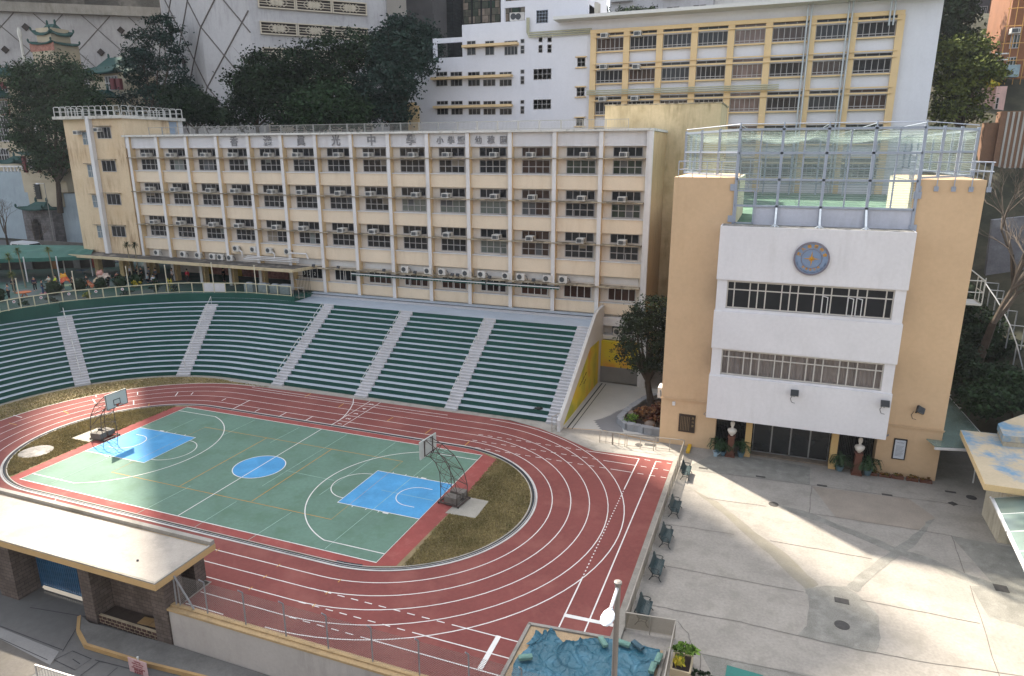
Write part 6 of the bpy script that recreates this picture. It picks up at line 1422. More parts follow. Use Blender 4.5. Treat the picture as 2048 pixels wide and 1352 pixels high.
# ================================================================== sandpit and tarpaulin
sp_=thing('sandpit','long jump sandpit with concrete rim, half covered by the tarpaulin','sandpit',(26.8,-11,0))
m=MB()
for a,b,w in (((23.66,-9.2),(23.66,-14.3),.16),((23.6,-9.2),(27.6,-8.82),.16),((29.95,-8.7),(29.8,-14.3),.14)): a,b=Vector((*a,.05)),Vector((*b,.05)); m.bar(a,b,w,.12)
m.build('rim',KC,sp_)
m=MB(); m.prism([(23.75,-9.25),(27.6,-8.9),(29.85,-8.75),(29.75,-14.3),(23.75,-14.3)],.002,.03); m.build('sand',mat('sand','#a08a6c',1,.12,1.5,.2,patch=.3,bump=.4),sp_)
nx,ny=190,170; V=[]
from mathutils import noise as MN
for j in range(ny+1):
    for i in range(nx+1):
        u=i/nx; v=j/ny
        top=-9.05-.95*max(0,1-abs((u-.25)/.22))*1.0-(.35 if u<.1 else 0)+.30*math.sin(u*9)*(1-u)*.6
        if u<.06: top=-9.75
        if u>.55: top=-8.95+.28*(u-.55)
        lx=23.9+.25*math.sin(v*7+1)+(.25 if v<.8 else -.1*0); rx=29.75-.15*v*0
        x=lx+(rx-lx)*u; y=-14.2+(top+14.2)*v
        n1=MN.noise(Vector((x*.9,y*1.1,0))); n2=MN.noise(Vector((x*2.3+5,y*2.0,3))); n3=MN.noise(Vector((x*5,y*5,7)))
        rid=(1-abs(n1))**14*.10+(1-abs(n2))**20*.05+(1-abs(n3))**20*.02; edge=max(0,1-(top-y)/1.1)*(.6 if u<.5 else .08)
        V.append((x+.06*n2,y+.08*n1,.09+rid*(.7+edge)+.16*edge*max(0,MN.noise(Vector((x*3,y*1.2,9))))*2*(1-u)+.025*n1+.02*max(0,1-abs((u*4+.3*n1)%1-.5)*14)+.02*max(0,1-abs((v*3+.2*n2)%1-.5)*14)))
m=MB(); m.add(V,[(j*(nx+1)+i,j*(nx+1)+i+1,(j+1)*(nx+1)+i+1,(j+1)*(nx+1)+i) for j in range(ny) for i in range(nx)])
TP=mat('tarp_blue','#225666',.55,.12,1.2,.06,patch=.35,pcol='#4a7f96',sc2=1.1); TP.node_tree.nodes['Principled BSDF'].inputs['Specular IOR Level'].default_value=.5
o=m.build('blue_tarpaulin',TP); tag(o,'crumpled blue tarpaulin weighted with green sandbags over the sandpit','tarpaulin')
SBG=mat('sandbag_green','#64857a',.85,.12,3,.1)
for k,(px,py,a,l) in enumerate(((1206,1285,-.9,'green sandbag on the top edge of the blue tarpaulin'),(1247,1288,-.15,'flat green sandbag on the tarpaulin edge right of the lamp pole'),(1275,1292,-.6,'dark strapped sandbag pressing the upper right tarpaulin edge'),(1051,1316,.5,'green sandbag at the left edge of the tarpaulin'),(1305,1337,1.5,'green sandbag on the right part of the tarpaulin'),(1317,1318,1.45,'worn sandbag at the right rim of the sandpit'))):
    p=at(px,py,z=.25); u=Vector((math.cos(a),math.sin(a),0)); v=Vector((-u.y,u.x,0)); m=MB(); Rm=Matrix((u,v,Vector((0,0,1)))).transposed(); m.ell((p.x,p.y,.30),(.34,.14,.11),10,6,Rm); m.obox((p.x,p.y,.29),u*.3,v*.12,(0,0,.07)); o=m.build('sandbag',SBG if k!=2 else mat('sandbag_dark','#39525c',.8,.2,3)); tag(o,l,'sandbag','sandbags on the tarpaulin')
o=shrub('papaya_leaves','yellow-green leafy shrub in a tray planter right of the sandpit railing',(30.75,-9.45,.45),(.5,.5,.4),260,.24,'bright')
shrub('yellow_leaves','clump of yellow leaves among the green papaya leaves in the tray planter',(30.6,-9.8,.4),(.35,.3,.3),90,.24,'gold',cat='plant')
t=thing('tray_planter','cream edged tray planter holding the yellow-green shrub by the sandpit railing','planter',(30.8,-9.6,0)); m=MB(); 
for a,b,c,d in ((30.35,31.2,-9.1,-9.03),(30.35,31.2,-10.2,-10.13),(30.35,30.42,-10.13,-9.1),(31.13,31.2,-10.13,-9.1)): m.box(a,b,c,d,0,.4)
m.build('rim',mat('planter_cream','#b9a88a',.85),t); m=MB(); m.box(30.42,31.13,-10.13,-9.1,0,.33); m.build('soil',MC['dark_soil'],t)
for k,(x,y) in enumerate(((31.35,-9.9),(31.7,-9.85),(32.0,-9.95))): shrub('small_shrub',('left','middle','right')[k]+' of three small dark shrubs at the bottom edge beside the tray planter',(x,y,0),(.16,.16,.3),120,.14,'dark',group='small shrubs at the bottom edge')
m=MB(); m.prism([(32.6,-8.66),(34.1,-8.75),(34.4,-12),(32.5,-12)],.01,.03); tag(m.build('green_mat',mat('mat_green','#2f6a62',.9,.1,1)),'flat green mat on the plaza at the bottom edge','mat')
m=MB(); x,y=15.05,15.95; m.ell((x,y,.42+.02),(.30,.22,.14),9,5); m.ell((x-.22,y-.05,.46),(.2,.14,.1),8,5); m.ell((x+.2,y+.02,.5),(.14,.12,.12),8,5); m.path([(x-.3,y-.1,.42),(x-.45,y-.2,.41)],.03,5)
tag(m.build('black_bag',mat('bag_black','#151617',.6,.2,4),smooth=True),'black bag lying on the second tier near the right end of the grandstand','bag')
for o in [bpy.data.objects['black_bag']]: o.location.z=.36; o.location.x=.6
# ================================================================== basketball stands
HS=mat('hoop_steel','#4a3f39',.7,.25,3,.1)
def hoop():
    t=thing('basketball_stand','x','basketball stand')
    # local: base at origin, board faces +X at x=2.1
    m=MB(); yy=(-.62,.62)
    def A(y,k): # curved arms
        pts=[(-.45,y,.12),(-.5,y,1.0),(-.25,y*.95,2.0),(.35,y*.85,2.9),(1.2,y*.6,3.6),(2.0,y*.45,3.95)]
        return pts
    def Bq(y): return [(.75,y,.12),(.72,y,1.2),(.8,y*.9,2.1),(1.15,y*.75,2.65),(1.6,y*.6,2.9),(2.05,y*.45,2.85)]
    for y in yy:
        a,b=A(y,0),Bq(y); m.path(a,.028,5); m.path(b,.028,5)
        for i in range(len(a)): m.tube(a[i],b[i],.018,4)
        for i in range(len(a)-1): m.tube(a[i],b[i+1],.018,4)
    a0,a1,b0_,b1_=A(-.62,0),A(.62,0),Bq(-.62),Bq(.62)
    for i in range(6): m.tube(a0[i],a1[i],.018,4); m.tube(b0_[i],b1_[i],.018,4)
    for i in range(5): m.tube(a0[i],a1[i+1],.014,4); m.tube(b1_[i],b0_[i+1],.014,4)
    for y in (-.7,.7): m.bar((-.6,y,.1),(.9,y,.1),.07)
    m.bar((-.6,-.7,.1),(-.6,.7,.1),.07); m.bar((.85,-.7,.1),(.85,.7,.1),.07)
    m.build('truss_frame',HS,t)
    m=MB(); 
    for (x,y) in ((-.6,-.7),(-.6,.7),(.85,-.7),(.85,.7)): m.tube((x,y-.03,.05),(x,y+.03,.05),.06,8)
    m.build('castors',mat('castor','#1d1c1b',.8),t)
    m=MB(); m.box(2.0,2.06,-.92,.92,2.82,4.02); m.build('backboard',mat('board_white','#b9c0bb',.6,.04,1,.04,patch=.2),t)
    m=MB(); x0,x1=2.061,2.07
    def fr(y0,y1,z0,z1,w):
        m.box(x0,x1,y0,y1,z0,z0+w); m.box(x0,x1,y0,y1,z1-w,z1); m.box(x0,x1,y0,y0+w,z0+w,z1-w); m.box(x0,x1,y1-w,y1,z0+w,z1-w)
    fr(-.92,.92,2.82,4.02,.045); fr(-.3,.3,3.02,3.47,.05); m.build('board_lines',mat('board_black','#232323',.7),t)
    for y in (-.45,.45): m=MB(); m.box(1.94,1.995,y-.03,y+.03,2.9,3.95); m.build('rear_brace',HS,t)
    m=MB(); P=[(2.33+.23*math.cos(R(a)),.23*math.sin(R(a)),3.02) for a in range(0,361,24)]; m.path(P,.02,5); m.bar((2.06,0,3.0),(2.12,0,3.0),.14); m.build('rim',mat('rim_orange','#a8482a',.6),t)
    m=MB(); m.obox((.05,-.45,.36),(.48,.06,0),(-.03,.28,0),(0,0,.22)); m.obox((.05,.35,.36),(.45,0,0),(0,.28,0),(0,0,.2)); m.obox((-.3,0,.5),(.12,0,0),(0,.1,0),(0,0,.2)); m.build('counterweight',mat('weight_grey','#6a655e',.85,.2,2,.2,patch=.4,pcol='#4a3f37',sc2=3),t)
    return t
h0=hoop(); place(h0,(-15.1,-.05,.03),0,'left lattice-framed mobile basketball stand standing in the sunlit strip','basketball stands'); place(h0,(15.3,.35,.03),pi-.12,'right lattice-framed mobile basketball stand with counterweights on the pad','basketball stands')

# ================================================================== foreground wall, pavilion, street
WF=mat('front_wall','#aaa5a0',.9,.05,.4,.05,streak=.35,scol='#79756e',patch=.2,pcol='#857f78')
fw=thing('boundary_wall','pale rendered boundary wall with beige coping below the running track','wall',(15,-14.5,-1.9))
m=MB(); m.box(7.0,40,-14.62,-14.36,-1.95,.22); m.build('wall',WF,fw); m=MB(); m.box(6.92,40,-14.68,-14.40,.22,.33); m.box(6.94,40,-14.44,-14.2,.33,.40); m.build('coping',mat('coping_beige','#a78e68',.9,.08,1,.1,patch=.35,pcol='#6f614b',sc2=2),fw)
cf=thing('chain_link_fence','chain-link fence with cranked posts on top of the boundary wall','fence',(15,-14.3,.35))
for k in range(15):
    x=9.15+2.28*k; m=MB(); m.path([(x,-14.3,.3),(x,-14.3,2.1),(x-.03,-14.52,2.36)],.035,6); m.build('post',mat('post_grey','#85878a',.5,.1,2,metal=.2),cf)
m=MB(); m.quad((7.4,-14.32,.42),(41,-14.32,.42),(41,-14.32,2.1),(7.4,-14.32,2.1)); m.build('mesh_infill',CHAIN,cf)
m=MB(); m.tube((7.2,-14.3,.35),(7.25,-14.3,2.2),.04,6); m.tube((7.3,-14.3,2.0),(8.3,-14.3,.4),.05,6); m.tube((7.45,-14.3,.35),(7.45,-14.3,1.7),.03,6); m.build('end_brace',MC['post_grey'],cf)
STN=brickmat('granite_blocks','#6a5f58','#5c524c','#453e3a',1.0,.42,.21)
gp=thing('gate_pavilion','low granite gate pavilion with flat cream-edged concrete roof and blue gates','pavilion',(0,-13.5,-1.9))
ZR=2.2; P=[at(0,992,z=ZR),at(430,1088,z=ZR),at(307,1172,z=ZR),at(0,1097,z=ZR)]
x1=7.3; yf=-15.38; yb=-11.6; x0=-20
m=MB(); m.box(x0,x1-.0,yf,yb,ZR-.34,ZR-.02); m.build('roof_slab',mat('roof_cream_edge','#b49668',.85,.05,1,.05),gp)
m=MB(); m.box(x0,x1-.15,yf+.15,yb-.35,ZR-.018,ZR+.004); m.build('roof_deck',mat('roof_screed','#9b948a',.92,.08,.8,.08,patch=.45,pcol='#77726b',sc2=.6),gp)
m=MB(); m.box(x0,x1-.02,yb-.28,yb-.02,ZR-.018,ZR+.22); m.box(x1-.13,x1-.02,yf+.02,yb-.3,ZR-.018,ZR+.05); m.box(x0,x1-.14,yf+.02,yf+.13,ZR-.018,ZR+.05); m.build('roof_upstand',mat('upstand_grey','#8d8981',.9,.1,1,.1,patch=.4),gp)
m=MB(); m.lathe([(.06,0),(.05,.08)],(4.9,-14.2,ZR),8); m.build('roof_outlet',MC['black_plastic'],gp)
for a,b,c,d in ((6.0,6.95,-14.68,-13.6),(5.2,6.5,-12.4,-11.7),(1.1,1.9,-14.7,-13.4),(-5.35,-3.97,-14.75,-13.4),(-11,-9.8,-14.9,-13.4)):
    m=MB(); m.box(a,b,c,d,-1.95,ZR-.35); m.build('granite_pillar',STN,gp)
m=MB(); m.box(1.9,6.0,-13.62,-13.3,-1.95,ZR-.35); m.build('granite_wall',STN,gp)
m=MB(); m.box(1.95,5.98,-14.6,-14.45,-1.9,-1.4); m.build('planter_kerb',brickmat('dark_brick','#4a3530','#3a2a26','#a89a80',1.0,.34,.2),gp)
m=MB(); m.box(1.95,5.98,-14.44,-13.63,-1.9,-1.5); m.build('planter_soil',MC['dark_soil'],gp)
for k,(x,y) in enumerate(((4.7,-14.1),(5.45,-14.05))): m=MB(); m.obox((x,y,-1.4),(.35,.03,0),(-.02,.25,0),(0,0,.02)); tag(m.build('cardboard_sheet',mat('cardboard','#8a6f48',.95,.1,2)),('left','right')[k]+' flat cardboard sheet lying in the pavilion planter','cardboard')
GB=mat('gate_blue','#28567a',.6,.15,1.5,.1,patch=.3,pcol='#1c3c55',sc2=2); GY=mat('gate_yellow','#a98430',.6,.1)
for (ga,gb) in ((-3.9,-.6),(-.55,1.05),(-9.7,-5.4)):
    m=MB(); m.box(ga,gb,-13.5,-13.44,ZR-.45,ZR-.36); m.box(ga,gb,-13.5,-13.44,-1.75,-1.66); m.box(ga,ga+.07,-13.51,-13.43,-1.85,ZR-.36); m.box(gb-.07,gb,-13.51,-13.43,-1.85,ZR-.36)
    x=ga+.12
    while x<gb-.1: m.box(x,x+.09,-13.49,-13.45,-1.66,ZR-.45); x+=.16
    g=m.build('gate',GB,gp); m=MB(); x=ga+.4; i=0
    while x<gb-.3:
        z=.55+(.35 if i%2 else 0); m.box(x-.16,x+.16,-13.54,-13.50,z,z+.05); m.box(x-.02,x+.02,-13.54,-13.50,z-.22,z+.25); m.box(x+.1,x+.14,-13.54,-13.5,z-.2,z); x+=.42; i+=1
    m.build('yellow_motif',GY,g)
m=MB(); m.box(-14,-9.9,-14.5,-14.2,-1.95,ZR-.4); m.build('yellow_wall',mat('pav_yellow','#a9813c',.9,.1),gp)
# street surfaces
m=MB(); pts=[at(0,1160,z=-1.93)]; 
m.prism([(-60,-14.4),(8,-14.4),(8,-12.4),(-60,-12.4)],-1.95,-1.92) if False else None
K=[(at(162,1232,z=-1.78)),(at(160,1260,z=-1.78)),(at(175,1288,z=-1.78)),(at(290,1323,z=-1.78)),(at(410,1352,z=-1.78)),(at(650,1420,z=-1.78))]
isl=[(1.6,-14.9)]+[(p.x,p.y) for p in K]+[(20,-14.65),(7,-14.65)]
m=MB(); m.prism(isl,-1.95,-1.74); m.build('pavement',mat('pavement_dark','#6a6864',.95,.12,.8,.12,patch=.4,pcol='#53514c',sc2=1),kind='structure')
m=MB(); A=[(p.x,p.y) for p in K]; B=[(p.x+.0,p.y-.12) for p in K]; n=len(A)
m.add([(x,y,-1.95) for x,y in A]+[(x,y,-1.72) for x,y in A]+[(x-.08,y-.14,-1.72) for x,y in A]+[(x-.08,y-.14,-1.95) for x,y in A],[(i,i+1,n+i+1,n+i) for i in range(n-1)]+[(n+i,n+i+1,2*n+i+1,2*n+i) for i in range(n-1)]+[(2*n+i,2*n+i+1,3*n+i+1,3*n+i) for i in range(n-1)])
m.build('beige_kerb',mat('kerb_beige','#a5875a',.9,.08,1,.08,patch=.2),kind='structure')
def zs(L,z=-1.945): return [tuple(at(px,py,z=z)[:2]) for px,py in L]
m=MB(); m.sheet(zs([(0,1255),(115,1320),(60,1352),(-80,1352),(-80,1250)]),-1.948); m.build('road_slab',mat('road_pale','#57534e',.95,.1,.6,.12,patch=.3),kind='structure')
m=MB(); m.sheet(zs([(-60,1240),(-60,1200),(0,1255-0),(118,1303),(100,1330),(0,1278)]),-1.944); m.build('channel_strip',mat('channel_grey','#7b7a78',.95,.1,.8,.1),kind='structure')
m=MB()
for a in ([(108,1320),(145,1302),(183,1318),(150,1340),(108,1320)],[(0,1277),(95,1320)],[(0,1252),(125,1300)],[(125,1303),(160,1245)],[(190,1320),(290,1345)],[(160,1352),(200,1322)],[(145,1318),(160,1328)],[(215,1352),(235,1335)],[(60,1215),(180,1235)]): m.ribbon(zs(a),.04,-1.938)
m.build('road_joints',mat('road_joint','#38373a',.95),kind='structure')
t=thing('street_railing','white-topped bar railing on the street at the bottom left corner','railing',tuple(at(70,1352,z=-1.9)))
m=MB(); a=at(70,1330,z=-.9); b=at(128,1348,z=-.9); c=b+(b-a)*2.5; m.bar(a,c,.07)
for i in range(34): q=a.lerp(c,i/33); m.tube(q,(q.x,q.y,-1.95),.012,4)
m.tube(a,(a.x,a.y,-1.95),.04,5); m.build('bars',mat('rail_pale','#a8a5a0',.5),t)
# notice sign
p=at(272,1345,z=-1.95); t=thing('notice_sign','pale pink street notice with red lettering on a short post by the beige kerb','sign',(p.x,p.y,-1.95))
a=at(255,1313,Y=p.y); b=at(291,1318,Y=p.y); w=(b.x-a.x)/2*1.0; cx=(a.x+b.x)/2+.02; zt=a.z; m=MB(); m.box(cx-w,cx+w,p.y-.02,p.y,zt-1.0,zt); m.build('board',mat('sign_pink','#b79a9a',.7,.05,2),t); m=MB(); m.tube((cx,p.y+.04,-1.95),(cx,p.y+.04,zt+.08),.035,6); m.ell((cx,p.y+.04,zt+.1),(.06,.06,.05),6,4); m.build('post',RAILM,t)
m=MB(); 
for i,s in enumerate(('Vehicles','waiting will be','prosecuted','without warning')): text_mb(s,.125,.002,m,lambda x,y,z,i=i:(cx+x,p.y-.024-z,zt-.12-.12*i+y),bold=.003)
for i,s in enumerate(('車輛等候','將被檢控','恕不警告')): text_mb(s,.14,.002,m,lambda x,y,z,i=i:(cx+x,p.y-.024-z,zt-.60-.14*i+y),bold=.002)
m.build('lettering',mat('sign_red','#7c2f34',.8),t)
# lamp post
t=thing('street_lamp','tall grey street lamp with white teardrop head in the foreground by the sandpit','street lamp',(29.46,-18,-1.95))
m=MB(); m.tube((29.5,-18,-1.95),(29.46,-18,9.45),.105,12,.085); m.lathe([(.12,0),(.12,.06),(.06,.09)],(29.46,-18,9.42),12); m.build('pole',mat('lamp_pole','#726d69',.5,.06,1,metal=.2),t)
hd=Vector((29.4,-18.95,8.95)); m=MB(); m.tube((29.46,-18.05,9.3),hd+Vector((0.02,.3,.1)),.05,8); m.build('arm',MC['lamp_white'],t)
m=MB(); V=[];n=14
for k,(s_,r) in enumerate(((-.42,.02),(-.40,.09),(-.28,.17),(-.05,.20),(.15,.17),(.3,.10),(.42,.05))):
    for i in range(n): a=2*pi*i/n; V.append((hd.x+r*math.cos(a),hd.y+s_+.0,hd.z-.12*(-s_)*0+ -.0+r*.45*math.sin(a)))
m.add(V,[(k*n+i,k*n+(i+1)%n,(k+1)*n+(i+1)%n,(k+1)*n+i) for k in range(6) for i in range(n)]+[tuple(range(n)),tuple(range(6*n,7*n))]); m.build('lamp_head',mat('lamp_head_white','#c9d0d8',.35,.03,2),t,smooth=True)
# ================================================================== playground on the raised terrace
FP=[(-37.18,7.83),(-37.22,8.72),(-37.12,9.89),(-36.71,11.0),(-36.44,12.28),(-35.98,13.47),(-35.36,14.53),(-34.58,15.46),(-33.75,16.41),(-33.06,17.41),(-32.17,18.31),(-31.32,19.17),(-30.4,20.2),(-29.5,20.95),(-28.54,21.59),(-27.24,22.2),(-26.04,22.6),(-24.89,22.98),(-23.6,23.3),(-22.58,23.75),(-21.3,24.0),(-20.0,24.08),(-18.58,24.1),(-17.17,24.12),(-15.4,24.12)]
fp=[(-36.6,4.6),(-36.95,6.2)]+FP
GF=glassmat('fence_glass',(.05,.07,.06),.05,.5,.4,trans=.72,tcol=(.72,.76,.72)); CF=mat('fence_cream','#b9b497',.6,.05,2)
gf=thing('glass_fence','cream-framed glass panel fence along the top of the curved green parapet','fence',(-25,23,6.6))
m=MB()
for p,q in zip(fp,fp[1:]): 
    m.bar((*p,7.68),(*q,7.68),.07); m.bar((*p,6.68),(*q,6.68),.06)
m.build('rail',CF,gf)
for k,p in enumerate(fp): m=MB(); m.bar((*p,6.6),(*p,7.72),.08); m.build('post',CF,gf)
for k,(p,q) in enumerate(zip(fp,fp[1:])):
    white=18<=k<=19; m=MB(); m.quad((*p,6.72),(*q,6.72),(*q,7.64),(*p,7.64)); m.build('panel',mat('white_board','#b9b9bb',.7) if white else GF,gf)
m=MB()
for k in (3,5,7,9,11):
    p,q=Vector((*fp[k],0)),Vector((*fp[k+1],0)); c=p.lerp(q,.5); d=(q-p).normalized(); n_=Vector((d.y,-d.x,0)); c=c+n_*.03+Vector((0,0,7.4))
    A=[c+(d*math.cos(t)+Vector((0,0,1))*math.sin(t))*.15 for t in [2*pi*i/16 for i in range(16)]]; m.add(A,[tuple(range(16))])
m.build('round_sticker',mat('sticker_white','#c6c2c2',.7),gf)
m=MB()
for k in (3,5,7,9,11):
    p,q=Vector((*fp[k],0)),Vector((*fp[k+1],0)); c=p.lerp(q,.5); d=(q-p).normalized(); n_=Vector((d.y,-d.x,0)); c=c+n_*.036+Vector((0,0,7.4))
    A=[c+(d*math.cos(t)+Vector((0,0,1))*math.sin(t))*.075 for t in [2*pi*i/12 for i in range(12)]]; m.add(A,[tuple(range(12))])
m.build('round_sticker',mat('sticker_red','#8a4048',.7),gf)
rail_panel('terrace_gate_rail','short cream gate rail between the glass fence and the long block',(-15.2,24.2),(-14.0,24.5),1.2,6.4)
for k,(px,py) in enumerate(((137,555),(206,533),(285,521),(352,518),(440,520),(526,522))):
    q=fp[[4,8,12,15,19,23][k]]; zt=at(px,py,X=q[0]).z if False else 9.6+[0,.1,.2,.1,.3,.1][k]
    m=MB(); m.tube((*q,6.6),(q[0]-.02,q[1],zt),.05,6); m.ell((q[0]-.02,q[1],zt),(.08,.08,.07),6,4); tag(m.build('flag_post',mat('cream_post','#bdb8a2',.6)),f'{ORD[k]} tall cream post from the left standing along the glass fence','post','tall posts along the glass fence')
# topiary bushes
for k,(x,y,s) in enumerate(((-43.9,12.0,.85),(-41.4,16.5,.9),(-41.2,19.4,.85),(-39.8,21.0,.75),(-38.4,22.5,.8),(-37.4,23.8,.8))):
    o=leaves('dome_bush',[(0,0,.85*s,.85*s,.85*s,.95*s)],2200,.14,LF['dark'],None,clump=.16,shell=(.86,1.0)); o.location=(x,y,6.4); tag(o,f'{ORD[k]} clipped dome bush from the left behind the glass fence','bush','clipped dome bushes')
    m=MB(); m.ell((0,0,.8*s),(.8*s,.8*s,.88*s),10,7); c=m.build('inner_mass',LF['dark'],o,local=True)
for k,(px,py,n_) in enumerate(((330,640,0),(385,620,0),(300,655,0),(560,630,0))): pass
for k,(x,y,h) in enumerate(((-47.0,14.3,3.4),(-47.6,16.2,4.0),(-46.2,15.4,2.2),(-48.6,18.3,4.3),(-45.4,19.6,4.4),(-39.6,25.2,4.6),(-38.8,25.4,4.6))):
    t=thing('dracaena',f'{ORD[k]} spiky-headed dracaena from the left in the playground','dracaena',(x,y,6.4),'dracaenas in the playground'); m=MB(); lx=random.uniform(-.3,.5); m.tube((0,0,0),(lx,0,h),.09,6,.05); m.build('trunk',mat('dracaena_stem','#7a725e',.9),t,local=True)
    V=[]
    for i in range(110):
        d=Vector((random.gauss(0,1),random.gauss(0,1),random.gauss(.25,.7))).normalized(); L=random.uniform(.45,.75); sd=d.cross(Vector((0,0,1))).normalized()*.03; c=Vector((lx,0,h)); e=c+d*L-Vector((0,0,.12)); mdp=c+d*L*.55; V+=[c-sd*.5,mdp-sd,e,mdp+sd]
    mesh_np('leaf_head',np.array([tuple(v) for v in V]),4,LF['light' if k<5 else 'mid'],t)
# hedge plants behind the glass
for k,(x,y) in enumerate(((-38.2,11.0),(-37.6,13.6),(-36.2,16.4),(-33.8,19.4),(-31.6,21.2),(-36.4,22.9),(-34.9,24.3),(-30.2,22.6))):
    shrub('low_shrub',f'{ORD[k]} low shrub from the left growing just behind the glass fence',(x,y,6.4),(.7,.6,.45),260,.2,('mid','dark','gold')[k%3] if k!=5 else 'gold',group='low shrubs behind the glass fence')
# green awning
aw=thing('green_awning','pleated green fabric canopy on white posts over the far side of the playground','canopy',(-52,22,6.4))
Q=[at(-60,300,z=9.3)]
m=MB(); F0=[(-62,14.0,9.3),(-54,19.6,9.3),(-49.2,23.2,9.25),(-46.4,26.2,9.2)]; R0=[(-70,22,9.9),(-60,27.0,9.85),(-54,29.8,9.7),(-50.8,31.0,9.45)]
P0=[];P1=[];PM=[]
for (a,b),(c,d) in zip(zip(F0,F0[1:]),zip(R0,R0[1:])):
    for k in range(6):
        t_=k/6; P0.append(Vector(a).lerp(Vector(b),t_)+Vector((0,0,.03*(k%2)))); P1.append(Vector(c).lerp(Vector(d),t_)); PM.append(P0[-1].lerp(P1[-1],.35)+Vector((0,0,.28+.05*(k%2))))
n=len(P0); m.add([tuple(p-Vector((0,0,.45))) for p in P0]+[tuple(p) for p in P0]+[tuple(p) for p in PM]+[tuple(p) for p in P1],[(j*n+i,j*n+i+1,(j+1)*n+i+1,(j+1)*n+i) for j in range(3) for i in range(n-1)])
m.build('fabric',mat('awning_green','#29594f',.8,.08,.8,.06,patch=.3,pcol='#467a70',sc2=.5),aw)
for (x,y) in ((-48.7,22.6),(-52.0,20.9),(-51.7,25.6),(-48.4,26.8),(-56,18.5)): m=MB(); m.tube((x,y,6.4),(x,y,9.5),.07,6); m.build('post',WHT,aw)
# low walls / play houses behind
t=thing('playground_back_wall','dark wall with pale play-house panels under the green awning','wall',(-56,30,6.4)); m=MB(); m.extr([(-66,25,6.4),(-52,33,6.4),(-52,33,8.9),(-66,25,8.9)],(-.2,.3,0)); m.build('wall',mat('dark_shed','#3c3b3b',.9,.3,1,.2),t)
for k,(x,y) in enumerate(((-55.4,30.3),(-57.9,28.9),(-60.6,27.4),(-53.2,31.4))):
    m=MB(); m.box(x-.8,x+.4,y-.1,y,6.45,8.4); m.build('play_panel',mat(('play_grey','play_orange','play_grey2','play_red')[k],('#77797a','#8a5a2a','#6f7478','#8c3428')[k],.8,.15,2),t)
t=thing('round_table','round blue playground table at the far side','table',(-51.4,27.8,6.4)); p=at(165,540,z=6.9); m=MB(); m.lathe([(.04,0),(.04,.5),(.75,.5),(.75,.55)],(p.x,p.y,6.4),16); m.build('table',mat('table_blue','#3a5c7a',.6),t)
